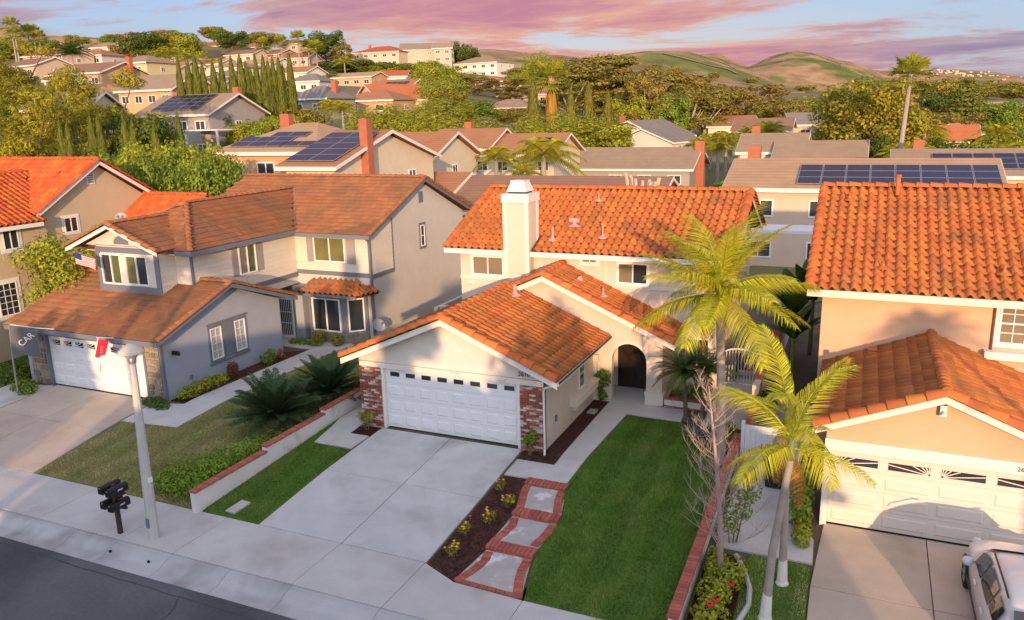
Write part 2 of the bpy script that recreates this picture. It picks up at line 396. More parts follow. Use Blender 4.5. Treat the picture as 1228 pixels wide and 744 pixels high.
# sidewalk
sw = thing('sidewalk', None, None, (0, -7.4, -.4)); sw['kind'] = 'structure'
SX = [-30, -26, -22, -18, -15.4, -12.3, -9.12, -6.2, -3.05, -1.15, 2.6, 5.1]
for a, b in zip(SX[:-1], SX[1:]): sheet('slab', [(a + .007, -8.43), (b - .007, -8.43), (b - .007, -6.46), (a + .007, -6.46)], 0.003, m_conc_walk, sw, .12, bevel=.006)
for a, b in zip([5.1, 7.95, 9.7, 11.2, 13.9, 16.5, 19, 22, 26], [7.95, 9.7, 11.2, 13.9, 16.5, 19, 22, 26, 30]):
    sheet('slab', [(a + .007, -8.43), (b - .007, -8.43), (b - .007, -7.03)] + ([(6.15, -6.95), (a + .007, -6.47)] if a < 6 else [(a + .007, -7.03)]), 0.003, m_conc_walk, sw, .12, bevel=.006)
vb = MB(); vb.box(-7.0, -6.45, -8.12, -7.9, -.40, -.388); o = vb.build('valve_cover', m_conc, sw)
# opposite sidewalk and yards (behind the camera)
sheet('far_sidewalk', [(-60, -21.7), (60, -21.7), (60, -19.6), (-60, -19.6)], 0.0, m_conc_walk, thick=.12)
m_grass = mat('grass_green', (0.095, 0.20, 0.026), rough=0.9, var=0.16, scale=0.9, fine=0.2, rand=0.3, hue=0.015, col2=(0.17, 0.23, 0.045), c2scale=0.6, c2lo=.47, c2hi=.62, spec=0.2, trans=0.15)
m_grass_dry = mat('grass_dry', (0.26, 0.30, 0.085), rough=0.9, var=0.18, scale=0.9, fine=0.2, rand=0.3, hue=0.02, col2=(0.42, 0.36, 0.16), c2scale=0.8, c2lo=.48, c2hi=.62, spec=0.2, trans=0.15)
m_thatch = mat('lawn_thatch', (0.085, 0.155, 0.024), rough=1, var=0.2, scale=1.2, fine=0.25, spec=.1)
m_thatch_dry = mat('lawn_thatch_dry', (0.20, 0.19, 0.075), rough=1, var=0.2, scale=1.2, fine=0.25, spec=.1)
sheet('far_yard', [(-70, -60), (70, -60), (70, -21.72), (-70, -21.72)], -0.02, m_thatch, thick=.05)

def pts_in_poly(poly, n):
    P = np.array(poly); lo, hi = P.min(0), P.max(0); q = rng.uniform(lo, hi, (n, 2)); ins = np.zeros(n, bool)
    j = len(P) - 1
    for i in range(len(P)):
        c = ((P[i, 1] > q[:, 1]) != (P[j, 1] > q[:, 1])) & (q[:, 0] < (P[j, 0] - P[i, 0]) * (q[:, 1] - P[i, 1]) / (P[j, 1] - P[i, 1] + 1e-12) + P[i, 0]); ins ^= c; j = i
    return q[ins]
def blades(poly, dens, h, w, off=0.0, zf=None):
    P = np.array(poly); A = np.prod(P.max(0) - P.min(0)); q = pts_in_poly(poly, int(A * dens)); n = len(q)
    z = np.array([hz(*p) for p in q]) + off if zf is None else zf(q)
    an = rng.uniform(0, 2 * np.pi, n); hh = h * rng.uniform(.5, 1.3, n); ww = w * rng.uniform(.6, 1.2, n); le = rng.uniform(-.6, .6, (n, 2)) * hh[:, None]; le[:, 1] += np.where(np.floor((q[:, 0] + .06 * np.sin(q[:, 1] * 1.7)) / .52).astype(int) % 2 == 0, .45, -.45) * hh
    dx = np.cos(an) * ww; dy = np.sin(an) * ww
    V = np.stack([np.stack([q[:, 0] - dx, q[:, 1] - dy, z], 1), np.stack([q[:, 0] + dx, q[:, 1] + dy, z], 1), np.stack([q[:, 0] + le[:, 0], q[:, 1] + le[:, 1], z + hh], 1)], 1).reshape(-1, 3)
    return V, np.arange(3 * n).reshape(-1, 3)
def lawn(name, poly, m1, m2, dens=800, label='', h=.05, w=.012):
    o = sheet('lawn', poly, 0.0, m2, thick=.06); o['label'] = label
    V, F = blades(inset(poly, .02), dens, h, w); me = fastmesh('grass', V, F, m1)
    gobj = obj('grass', me); tag(gobj, label, 'grass', kind='stuff')
LAWN_MAIN = [(7.16, -2.1), (7.22, -2.6), (7.53, -3.4), (7.60, -4.0), (7.52, -5.1), (7.62, -5.6), (7.97, -7.02), (11.15, -7.02), (11.15, 1.6), (10.3, 2.5), (9.3, 3.75), (7.34, 3.85), (7.12, -1.7)]
lawn('lawn', LAWN_MAIN, m_grass, m_thatch, 1000, 'clipped green front lawn between the brick-edged steps and the planter wall')
STRIP = [(-2.15, -6.42), (-.12, -6.42), (-.30, -1.86), (-1.78, -1.84), (-1.95, -.6), (-2.05, -.2)]
lawn('lawn', STRIP, m_grass, m_thatch, 1000, 'narrow green grass strip between the white planter wall and the driveway')
B_LAWN = [(-9.12, -6.42), (-2.5, -6.42), (-2.35, 2.6), (-3.1, 3.4), (-5.5, 6.3), (-7.2, 6.35), (-7.22, -2.4), (-9.66, -2.62)]
lawn('lawn', B_LAWN, m_grass_dry, m_thatch_dry, 800, 'patchy yellow-green lawn in front of the blue-grey house')
D_LAWN = [(12.42, -6.9), (13.86, -6.9), (13.82, -3.5), (12.42, -3.5)]
lawn('lawn', D_LAWN, m_grass_dry, m_thatch, 800, 'small grass patch under the two leaning palms')
sheet('path', [(-1.76, -1.80), (-.30, -1.80), (-.18, -.14), (-1.0, -.14), (-1.0, 5.0), (-2.05, 5.0), (-2.05, 0.1), (-1.92, -.55)], 0.004, m_conc_walk, thick=.09)
lawn('lawn', [(-30, -6.42), (-17.6, -6.42), (-17.6, -1.5), (-19.4, -.2), (-19.4, 3), (-30, 3)], m_grass, m_thatch, 350, 'grass in front of the beige stucco house at the picture edge')
# driveways in cast slabs
def drive(name, polys, mt):
    t = thing(name, None, None, (polys[0][0][0], polys[0][0][1], 0)); t['kind'] = 'structure'
    for p in polys: sheet('slab', inset(p, .011), 0.006, mt, t, .12, bevel=.006)
drive('driveway', [[(-.22, -3.25), (2.55, -3.25), (2.5, -.16), (-.16, -.16)], [(2.55, -3.25), (5.09, -3.25), (5.06, -1.8), (5.04, -.16), (2.5, -.16)],
                   [(-.10, -6.45), (2.62, -6.45), (2.55, -3.25), (-.22, -3.25)], [(2.62, -6.45), (5.12, -6.45), (5.09, -3.25), (2.55, -3.25)]], m_conc_drive)
drive('driveway', [[(-15.4, -3.4), (-12.8, -3.4), (-12.8, -.78), (-15.4, -.78)], [(-12.8, -3.4), (-9.66, -3.4), (-9.86, -1.6), (-9.9, -.78), (-12.8, -.78)],
                   [(-15.6, -6.45), (-12.6, -6.45), (-12.8, -3.4), (-15.4, -3.4)], [(-12.6, -6.45), (-9.14, -6.45), (-9.66, -3.4), (-12.8, -3.4)]], m_conc_tan)
drive('driveway', [[(13.86, -4.3), (16.35, -4.3), (16.35, -1.5), (14.0, -1.5)], [(16.35, -4.3), (19.2, -4.3), (19.2, -1.5), (16.35, -1.5)],
                   [(13.88, -7.0), (16.35, -7.0), (16.35, -4.3), (13.86, -4.3)], [(16.35, -7.0), (19.4, -7.0), (19.2, -4.3), (16.35, -4.3)]], m_conc_tan)
sheet('path', [(-15.6, -6.4), (-17.5, -6.4), (-17.5, -1.2), (-15.42, -.9)], 0.004, m_conc_walk)
sheet('path', [(-9.66, -2.62), (-7.26, -2.36), (-7.26, 6.4), (-7.0, 8.2), (-11.2, 8.2), (-11.2, 6.9), (-8.5, 6.9), (-8.6, -.7), (-9.86, -1.0), (-9.8, -1.6)], 0.004, m_conc_walk)
# walk to the arch and porch floor
wk = thing('front_walk', None, None, (6.7, 0, 0)); wk['kind'] = 'structure'
for p in ([(5.14, -1.78), (7.10, -1.72), (7.13, -.3), (6.36, -.3), (6.36, -.78), (5.14, -.78)], [(6.36, -.3), (7.13, -.3), (7.30, 3.9), (6.36, 3.9)], [(6.36, 3.9), (9.2, 3.9), (9.2, 5.0), (6.36, 5.0)], [(5.9, 5.0), (8.1, 5.0), (8.1, 6.7), (5.9, 6.7)]):
    sheet('slab', inset(p, .006), 0.006, m_conc_walk, wk, .12, bevel=.006)
# side path of the right-hand house
sheet('path', [(11.62, -3.4), (11.62, 7), (13.3, 7), (13.3, -1.4), (13.82, -2.4), (13.86, -3.42)], 0.004, m_conc_walk)
sheet('path', [(9.9, 3.9), (11.3, 3.9), (11.3, 16), (9.9, 16)], 0.004, m_conc_walk)
# ------------------------------------------------------------------ house kit
m_white = mat('white_paint', (0.78, 0.74, 0.67), rough=0.6, var=0.03, scale=2, spec=0.4)
m_whitebright = mat('white_vinyl', (0.80, 0.79, 0.77), rough=0.45, var=0.02)
m_cream = mat('cream_stucco', (0.69, 0.575, 0.465), col2=(0.58, 0.48, 0.37), c2scale=0.7, c2lo=.55, c2hi=.85, rough=0.95, var=0.05, scale=1.4, fine=0.03, bump=0.35, bscale=90, spec=0.15)
m_creamtrim = mat('cream_trim', (0.74, 0.66, 0.55), rough=0.8, var=0.03, spec=.25)
m_siding = mat('cream_siding', (0.69, 0.62, 0.53), rough=0.75, var=0.05, scale=3, rand=0.04, spec=.3)
m_tile = mat('terracotta_tile', (0.43, 0.142, 0.042), rough=0.88, var=0.12, scale=1.2, fine=0.06, rand=0.13, hue=0.008, col2=(0.30, 0.125, 0.05), c2scale=0.8, c2lo=0.50, c2hi=0.72, spec=0.2)
m_tile_red = mat('red_tile', (0.52, 0.115, 0.03), rough=0.8, var=0.08, scale=2.2, fine=0.05, rand=0.17, hue=0.01, spec=0.25)
m_tile_brown = mat('brown_tile', (0.31, 0.13, 0.06), rough=0.88, var=0.10, scale=1.0, fine=0.06, rand=0.08, hue=0.008, col2=(0.24, 0.12, 0.06), c2scale=0.6, spec=0.18)
m_cap = mat('ridge_terracotta', (0.48, 0.15, 0.045), rough=0.85, var=0.10, scale=3, rand=0.14, hue=0.01, spec=0.2)
m_cap_brown = mat('ridge_brown', (0.34, 0.135, 0.06), rough=0.88, var=0.1, scale=3, rand=0.13, spec=0.2)
m_under = mat('roof_underlay', (0.10, 0.045, 0.025), rough=0.95, var=0.1)
m_flash = mat('pink_flashing', (0.58, 0.33, 0.28), rough=0.6, var=0.05, spec=.3)
m_metal = mat('galvanised', (0.42, 0.42, 0.43), rough=0.45, metal=0.7, var=0.06)
m_gutter = mat('dark_gutter', (0.06, 0.055, 0.055), rough=0.6, var=0.05)
m_black = mat('black_metal', (0.016, 0.016, 0.018), rough=0.5, var=0.1)
m_bluegrey = mat('blue_grey_stucco', (0.36, 0.39, 0.45), rough=0.95, var=0.05, scale=1.4, fine=0.04, bump=0.45, bscale=80, spec=0.15)
m_greystucco = mat('grey_stucco', (0.60, 0.56, 0.49), rough=0.95, var=0.05, scale=1.2, fine=0.04, bump=0.45, bscale=80, spec=0.15)
m_greytrim = mat('grey_trim', (0.165, 0.18, 0.21), rough=0.7, var=0.05, spec=.3)
m_bside = mat('ivory_siding', (0.66, 0.60, 0.50), rough=0.75, var=0.04, scale=3, rand=0.03)
m_beige = mat('beige_stucco', (0.55, 0.44, 0.29), rough=0.95, var=0.06, scale=1.0, fine=0.04, bump=0.4, bscale=80, spec=.15)
m_peach = mat('peach_stucco', (0.67, 0.44, 0.28), rough=0.95, var=0.05, scale=1.1, fine=0.03, bump=0.35, bscale=90, spec=.15)
m_doorwhite = mat('garage_door_white', (0.78, 0.765, 0.745), rough=0.5, var=0.03, spec=.35)
m_doorcream = mat('garage_door_cream', (0.72, 0.63, 0.54), rough=0.5, var=0.03, spec=.35)
m_darkwood = mat('dark_brown_door', (0.020, 0.014, 0.012), rough=0.4, var=0.2, scale=4, spec=.5)
g_dark = glass_mat('window_glass', (0.03, 0.035, 0.04))
g_curtain = glass_mat('window_curtain', (0.24, 0.19, 0.12), 0.12)
g_room = glass_mat('window_room', (0.16, 0.15, 0.05), 0.08)
g_green = glass_mat('window_green', (0.09, 0.12, 0.04), 0.06)
m_brickred = mat('brick_red', (0.36, 0.10, 0.065), rough=0.9, var=0.10, scale=5, rand=0.22, hue=0.012, bump=.3, bscale=60, spec=.2)
m_brickcap = mat('brick_cap', (0.40, 0.125, 0.085), rough=0.9, var=0.10, scale=5, rand=0.18, hue=0.01, bump=.3, bscale=60, spec=.2)
m_mortar = mat('mortar', (0.50, 0.45, 0.40), rough=0.95, var=0.1, scale=6)
def used_brick():
    M = mat('used_brick', (0.31, 0.10, 0.06), rough=0.95, var=0.12, scale=6, rand=0.25, bump=.4, bscale=70, spec=.15)
    nt = M.node_tree; b = nt.nodes['Principled BSDF']; src = b.inputs['Base Color'].links[0].from_socket
    geo = nt.nodes.new('ShaderNodeNewGeometry'); rp = nt.nodes.new('ShaderNodeValToRGB'); rp.color_ramp.interpolation = 'CONSTANT'
    e = rp.color_ramp.elements; e[0].position = 0; e[0].color = (0, 0, 0, 1); e[1].position = .80; e[1].color = (.85, .85, .85, 1); x = e.new(.68); x.color = (.4, .4, .4, 1)
    nt.links.new(geo.outputs['Random Per Island'], rp.inputs[0]); mx = nt.nodes.new('ShaderNodeMix'); mx.data_type = 'RGBA'
    nt.links.new(rp.outputs[0], mx.inputs[0]); nt.links.new(src, mx.inputs[6]); mx.inputs[7].default_value = (.62, .54, .48, 1); nt.links.new(mx.outputs[2], b.inputs['Base Color'])
    return M
m_usedbrick = used_brick()

Z3 = Vector((0, 0, 1))
AX = {'-y': (Vector((1, 0, 0)), Vector((0, -1, 0))), '+x': (Vector((0, 1, 0)), Vector((1, 0, 0))), '-x': (Vector((0, -1, 0)), Vector((-1, 0, 0))), '+y': (Vector((-1, 0, 0)), Vector((0, 1, 0)))}
def window(parent, c, face, w, h, cols=2, rows=1, fm=None, gm=None, fw=.055, proud=.05, grid=None, trim=0.0, tm=None, sill=False, gms=None, name='window', local=False):
    ex, n = AX[face] if isinstance(face, str) else face
    fm = fm or m_whitebright; c = Vector(c); mb = MB()
    def bar(m, a0, a1, b0, b1, c0, c1): m.obox(c, ex, Z3, n, (a0, a1), (b0, b1), (c0, c1))
    bar(mb, -w / 2, w / 2, h / 2 - fw, h / 2, 0, proud); bar(mb, -w / 2, w / 2, -h / 2, -h / 2 + fw, 0, proud)
    bar(mb, -w / 2, -w / 2 + fw, -h / 2 + fw, h / 2 - fw, 0, proud); bar(mb, w / 2 - fw, w / 2, -h / 2 + fw, h / 2 - fw, 0, proud)
    iw, ih = w - 2 * fw, h - 2 * fw; mw = fw * .8
    for k in range(1, cols): x = -iw / 2 + iw * k / cols; bar(mb, x - mw / 2, x + mw / 2, -ih / 2, ih / 2, 0, proud - .006)
    for k in range(1, rows): z = -ih / 2 + ih * k / rows; bar(mb, -iw / 2, iw / 2, z - mw / 2, z + mw / 2, 0, proud - .009)
    if grid:
        for k in range(1, grid[0]): x = -iw / 2 + iw * k / grid[0]; bar(mb, x - .012, x + .012, -ih / 2, ih / 2, .02, proud - .015)
        for k in range(1, grid[1]): z = -ih / 2 + ih * k / grid[1]; bar(mb, -iw / 2, iw / 2, z - .012, z + .012, .02, proud - .018)
    f = mb.build(name, fm, parent, local=local)
    for k in range(cols):
        for r in range(rows):
            pm = MB(); a0 = -iw / 2 + iw * k / cols; b0 = -ih / 2 + ih * r / rows
            pm.obox(c, ex, Z3, n, (a0, a0 + iw / cols), (b0, b0 + ih / rows), (-.02, .014))
            G = gms[(k + r * cols) % len(gms)] if gms else (gm or g_dark)
            pm.build('pane', G, f, local=local)
    if trim:
        t = MB(); q = trim
        bar(t, -w / 2 - q, w / 2 + q, h / 2 + .001, h / 2 + q, 0, .03); bar(t, -w / 2 - q, w / 2 + q, -h / 2 - q, -h / 2 - .001, 0, .034)
        bar(t, -w / 2 - q, -w / 2 - .001, -h / 2, h / 2, 0, .03); bar(t, w / 2 + .001, w / 2 + q, -h / 2, h / 2, 0, .03)
        t.build('surround', tm, f, local=local)
    if sill:
        t = MB(); bar(t, -w / 2 - .06, w / 2 + .06, -h / 2 - .07, -h / 2 - .002, 0, .10); t.build('sill', tm or fm, f, local=local)
    return f

# --- tiles ----------------------------------------------------------
def s_tile_mesh(name, mt, w=.30, l=.40):
    xs = [0, .10, .24, .38, .52, .64, .82, 1.0]; zs = [.0, .062, .098, .084, .022, -.016, -.022, .0]
    V = []; n = len(xs)
    for y, dz in ((0, .032), (l + .05, -.004)):
        for x, z in zip(xs, zs): V.append((x * w - w / 2, y, z + dz))
    for x, z in zip(xs, zs): V.append((x * w - w / 2, .004, z + .032 - .026))
    F = [(i, i + 1, n + i + 1, n + i) for i in range(n - 1)] + [(i + 1, i, 2 * n + i, 2 * n + i + 1) for i in range(n - 1)]
    me = bpy.data.meshes.new(name); me.from_pydata(V, [], F); me.materials.append(mt); me.polygons.foreach_set('use_smooth', [True] * (n - 1) + [False] * (n - 1)); me.update(); return me
def flat_tile_mesh(name, mt, w=.33, l=.36):
    V = []; a, b = -w / 2 + .004, w / 2 - .004
    for y, z in ((0, .040), (l + .05, .004)): V += [(a, y, z), (a + w * .42, y, z + .006), (a + w * .5, y, z - .004), (a + w * .58, y, z + .006), (b, y, z)]
    V += [(p[0], .003, p[2] - .034) for p in V[:5]]
    F = [(i, i + 1, 6 + i, 5 + i) for i in range(4)] + [(i + 1, i, 10 + i, 11 + i) for i in range(4)] + [(0, 5, 10), (4, 14, 9)]
    me = bpy.data.meshes.new(name); me.from_pydata(V, [], F); me.materials.append(mt); me.update(); return me
def cap_mesh(name, mt, r=.13, l=.42):
    V = []; n = 7
    for y, q, dz in ((0, 1.0, .02), (.03, 1.06, .025), (l + .04, .84, 0)):
        for k in range(n):
            w = math.pi * (k / (n - 1)); V.append((r * q * math.cos(w) * 1.05, y, r * q * math.sin(w) + dz - .02))
    V += [(p[0] * .9, .005, p[2] * .86 - .01) for p in V[:n]]
    F = [(j * n + k, j * n + k + 1, (j + 1) * n + k + 1, (j + 1) * n + k) for j in range(2) for k in range(n - 1)]
    F = [f[::-1] for f in F] + [(k, k + 1, 3 * n + k + 1, 3 * n + k) for k in range(n - 1)]
    F += [tuple(range(3 * n, 4 * n))]
    me = bpy.data.meshes.new(name); me.from_pydata(V, [], F); me.materials.append(mt); me.polygons.foreach_set('use_smooth', [True] * (2 * (n - 1)) + [False] * n); me.update(); return me
TILES = {'S': (s_tile_mesh('s_tile', m_tile), .30, .40), 'R': (s_tile_mesh('s_tile_red', m_tile_red), .30, .40), 'F': (flat_tile_mesh('flat_tile', m_tile_brown), .33, .36)}
CAPS = {'S': cap_mesh('barrel_cap', m_cap), 'R': cap_mesh('barrel_cap_red', m_tile_red), 'F': cap_mesh('brown_cap', m_cap_brown, .11, .36), 'B': cap_mesh('rake_barrel', m_cap, .17, .42)}
class House:
    def __init__(s, root): s.root = root; s.tiles = []; s.caps = []; s.deck = MB(); s.roof = None
    def slope(s, O, U, V, poly, style='S', tiles=True, jitter=.006):
        O, U, V = Vector(O), Vector(U).normalized(), Vector(V).normalized(); N = U.cross(V)
        s.deck.prism([O + U * a + V * q - N * .002 for a, q in poly], N * -.09)
        if not tiles: return
        me, w, l = TILES[style]; amin = min(p[0] for p in poly); amax = max(p[0] for p in poly); smax = max(p[1] for p in poly)
        nr = int(math.ceil(smax / l)); nc = int(math.ceil((amax - amin) / w)); rr = random.Random(int(abs(O.x * 31 + O.y * 17) * 10))
        cw = (amax - amin) / nc
        for r in range(nr):
            y = r * l - .03
            for c in range(-1, nc + 1):
                a = amin + (c + .5 + (.5 if style == 'F' and r % 2 else 0)) * cw
                if not _inside(poly, a, min(y + l * .5, smax - .01)): continue
                yy = min(y, smax - l * .98)
                M = Matrix((U, V, N)).transposed().to_4x4()
                M.translation = O + U * a + V * (yy + rr.uniform(-jitter, jitter)) + N * (.006 + rr.uniform(0, .006))
                M = M @ Matrix.Rotation(rr.gauss(0, .008), 4, 'Z') @ Matrix.Diagonal((cw / w * rr.uniform(.99, 1.01), 1, 1, 1))
                s.tiles.append((M, style, N))
    def cap(s, A, B, style='S', up=None, lift=.0, step=None):
        A, B = Vector(A), Vector(B); d = B - A; Ln = d.length; d.normalize(); up = Vector(up or (0, 0, 1)); x = d.cross(up).normalized(); up = x.cross(d).normalized()
        st = step or (.36 if style == 'F' else .42); n = max(1, round(Ln / st)); st0 = Ln / n
        for k in range(n):
            M = Matrix((x, d, up)).transposed().to_4x4(); M.translation = A + d * (k * st0) + up * (lift + random.uniform(-.004, .004))
            s.caps.append((M @ Matrix.Diagonal((1, st0 / st, 1, 1)), style))
    def finish(s, deck_mat=None, nmax=300):
        s.roof = s.deck.build('roof', deck_mat or m_under, s.root); w = wloc(s.roof); T = Matrix.Translation(-w)
        sc = []
        for i, (M, st, N) in enumerate(s.tiles):
            p = M.translation; q = project(p); v = CAM - p; val = max(0, N.dot(v.normalized())) / v.length_squared
            if q is None or not (-15 < q[0] < 1243 and -15 < q[1] < 759): val = val * .001
            sc.append((-val, i))
        sc.sort(); pick = [i for _, i in sc[:nmax]]; rest = [i for _, i in sc[nmax:]]
        for i in pick:
            M, st, N = s.tiles[i]; o = obj('roof_tile', TILES[st][0], s.roof); o.matrix_local = T @ M
        if rest:
            Vs, F4 = [], []; base = 0; st = s.tiles[rest[0]][1]
            for st in sorted({s.tiles[i][1] for i in rest}):
                me = TILES[st][0]; co = np.empty(len(me.vertices) * 3); me.vertices.foreach_get('co', co); co = co.reshape(-1, 3)
                fs = [tuple(p.vertices) for p in me.polygons]; fs = np.array([f if len(f) == 4 else (*f, f[-1]) for f in fs if len(f) == 4])
                A = np.array([np.array(T @ s.tiles[i][0]) for i in rest if s.tiles[i][1] == st])
                P = np.einsum('nij,vj->nvi', A[:, :3, :3], co) + A[:, None, :3, 3]; Vs.append(P.reshape(-1, 3))
                F4.append((fs[None] + (np.arange(len(A)) * len(co))[:, None, None]).reshape(-1, 4) + base); base += len(A) * len(co)
            me = fastmesh('roof_tiles', np.concatenate(Vs), np.concatenate(F4), TILES[s.tiles[rest[0]][1]][0].materials[0], smooth=False)
            o = obj('roof_tiles', me, s.root); o['kind'] = 'stuff'
        for M, st in s.caps:
            o = obj('ridge_tile', CAPS[st], s.roof); o.matrix_local = T @ M
def _inside(poly, x, y):
    c = False; j = len(poly) - 1
    for i in range(len(poly)):
        xi, yi = poly[i]; xj, yj = poly[j]
        if (yi > y) != (yj > y) and x < (xj - xi) * (y - yi) / (yj - yi) + xi: c = not c
        j = i
    return c
def vent_pipe(root, p, h=.45, r=.045, mt=None, flat=None, flash=.22):
    mt = mt or m_flash; mb = MB(); p = Vector(p); mb.tube([p - Z3 * .1, p + Z3 * h], r, 10)
    mb.lathe(p, [(flash, .02), (flash * .8, .05), (r * 1.8, .10), (r, .16)], 12)
    return mb.build('vent_pipe', mt, root)
def lap_boards(root, c, face, w, z0, z1, bh, mt, clip=None, name='siding_board', x0=None):
    """horizontal boards; clip(z) -> (left,right) offsets along ex limiting board length"""
    ex, n = AX[face]; c = Vector(c); k = 0; z = z0
    while z < z1 - .02:
        zt = min(z + bh, z1); lo, hi = (clip((z + zt) / 2) if clip else (-w / 2, w / 2))
        if hi - lo > .06:
            P = [c + ex * lo + Z3 * (z + .006) + n * 0, c + ex * lo + Z3 * (z + .006) + n * .030, c + ex * lo + Z3 * zt + n * .010, c + ex * lo + Z3 * zt]
            MB().prism(P, ex * (hi - lo)).build(name, mt, root)
        z = zt
def panel_door(root, x0, x1, z0, z1, y, rows, cols, mt, name='garage_door', frame=None):
    """sectional door facing -y"""
    d = MB(); d.box(x0, x1, y, y + .04, z0, z1); D = d.build(name, mt, root); H = (z1 - z0) / rows; Wd = (x1 - x0) / cols
    for r in range(rows):
        s = MB(); s.box(x0 + .004, x1 - .004, y - .014, y - .001, z0 + r * H + .006, z0 + (r + 1) * H - .006); S = s.build('door_section', mt, D)
        for c in range(cols):
            a = x0 + c * Wd; q = MB(); u0, u1, v0, v1 = a + .09, a + Wd - .09, z0 + r * H + .10, z0 + (r + 1) * H - .10
            yy = y - .0145
            o2 = [(u0, yy, v0), (u1, yy, v0), (u1, yy, v1), (u0, yy, v1)]; i2 = [(u0 + .035, yy - .016, v0 + .035), (u1 - .035, yy - .016, v0 + .035), (u1 - .035, yy - .016, v1 - .035), (u0 + .035, yy - .016, v1 - .035)]
            q.add(o2 + i2, [(0, 1, 5, 4), (1, 2, 6, 5), (2, 3, 7, 6), (3, 0, 4, 7), (4, 5, 6, 7)])
            if not (r == rows - 1): q.build('raised_panel', mt, D)
    return D
def text_mesh(s, size, mt, name):
    cu = bpy.data.curves.new('txt', 'FONT'); cu.body = s; cu.size = size; cu.extrude = .004; o = bpy.data.objects.new('txt', cu); COL.objects.link(o); dg = bpy.context.evaluated_depsgraph_get(); me = bpy.data.meshes.new_from_object(o.evaluated_get(dg)); bpy.data.objects.remove(o); bpy.data.curves.remove(cu); me.name = name; me.materials.clear(); me.materials.append(mt); return me
def digits(root, text, c, ex, n, h, mt, name='house_number'):
    """raised numerals"""
    o = obj(name, text_mesh(text, h * 1.35, mt, name), root); ex, n = Vector(ex), Vector(n); M = Matrix((ex, Z3, n)).transposed().to_4x4(); M.translation = Vector(c) + n * .006 - wloc(root); o.matrix_local = M; return o
def rake_board(root, A, B, n, depth=.19, th=.04, mt=None, name='fascia'):
    """barge board from A (low) to B (high) hanging below the line, outward n"""
    A, B, n = Vector(A), Vector(B), Vector(n)
    MB().prism([A, B, B - Z3 * depth, A - Z3 * depth], n * th).build(name, mt or m_white, root)

# ------------------------------------------------------------------ the cream house in the middle
HH = thing('house', 'cream stucco house with orange tile roof, white two-car garage door and arched entry', 'house', (2.4, 4, 0))
H = House(HH)
SL = .43; cs = 1 / math.sqrt(1 + SL * SL); sn = SL * cs
rx, ex0, ex1, ez = 2.48, -1.36, 6.32, 2.46; rz = ez + (rx - ex0) * SL; sl = (rx - ex0) / cs
H.slope((ex1, -.5, ez), (0, 1, 0), (-cs, 0, sn), [(0, 0), (5.55, 0), (5.55, sl), (0, sl)])
H.slope((ex0, 5.05, ez), (0, -1, 0), (cs, 0, sn), [(0, 0), (5.55, 0), (5.55, sl), (0, sl)])
H.cap((rx, -.5, rz + .05), (rx, 4.9, rz + .05), 'S', lift=.03)
H.cap((ex1 + .03, -.47, ez + .06), (rx, -.47, rz + .06), 'B'); H.cap((ex0 - .03, -.47, ez + .06), (rx, -.47, rz + .06), 'B')
# entry wing
erx, erz, ee1, eez = 3.9, 4.60, 8.71, 2.46; es = (erz - eez) / (ee1 - erx); ec = 1 / math.sqrt(1 + es * es); el = (ee1 - erx) / ec
H.slope((ee1, 4.6, eez), (0, 1, 0), (-ec, 0, es * ec), [(0, 0), (2.45, 0), (2.45, el), (0, el)])
H.slope((-.91, 7.0, eez), (0, -1, 0), (ec, 0, es * ec), [(0, 0), (2.4, 0), (2.4, el), (0, el)])
H.cap((erx, 4.6, erz + .05), (erx, 7.0, erz + .05), 'S', lift=.03)
H.cap((ee1 + .03, 4.63, eez + .06), (erx, 4.63, erz + .06), 'B'); H.cap((1.6, 4.63, eez + .06 + es * 2.51), (erx, 4.63, erz + .06), 'B')
# upper storey
uy0, uz0, uyr, uzr = 6.5, 5.12, 11.05, 7.08; us = (uzr - uz0) / (uyr - uy0); uc = 1 / math.sqrt(1 + us * us); ul = (uyr - uy0) / uc
ux0, ux1 = -1.08, 10.28
cx0, cx1 = 1.59 - ux0, 2.67 - ux0
H.slope((ux0, uy0, uz0), (1, 0, 0), (0, uc, us * uc), [(0, 0), (cx0, 0), (cx0, 1.05), (cx1, 1.05), (cx1, 0), (ux1 - ux0, 0), (ux1 - ux0, ul), (0, ul)])
H.slope((ux1, 2 * uyr - uy0, uz0), (-1, 0, 0), (0, -uc, us * uc), [(0, 0), (ux1 - ux0, 0), (ux1 - ux0, ul), (0, ul)], tiles=True)
H.cap((ux0, uyr, uzr + .05), (ux1, uyr, uzr + .05), 'S', lift=.03)
H.cap((ux1 - .03, uy0, uz0 + .06), (ux1 - .03, uyr, uzr + .06), 'B'); H.cap((ux1 - .03, 2 * uyr - uy0, uz0 + .06), (ux1 - .03, uyr, uzr + .06), 'B')
H.cap((ux0 + .03, uy0, uz0 + .04), (ux0 + .03, uyr, uzr + .04), 'S')
H.finish()
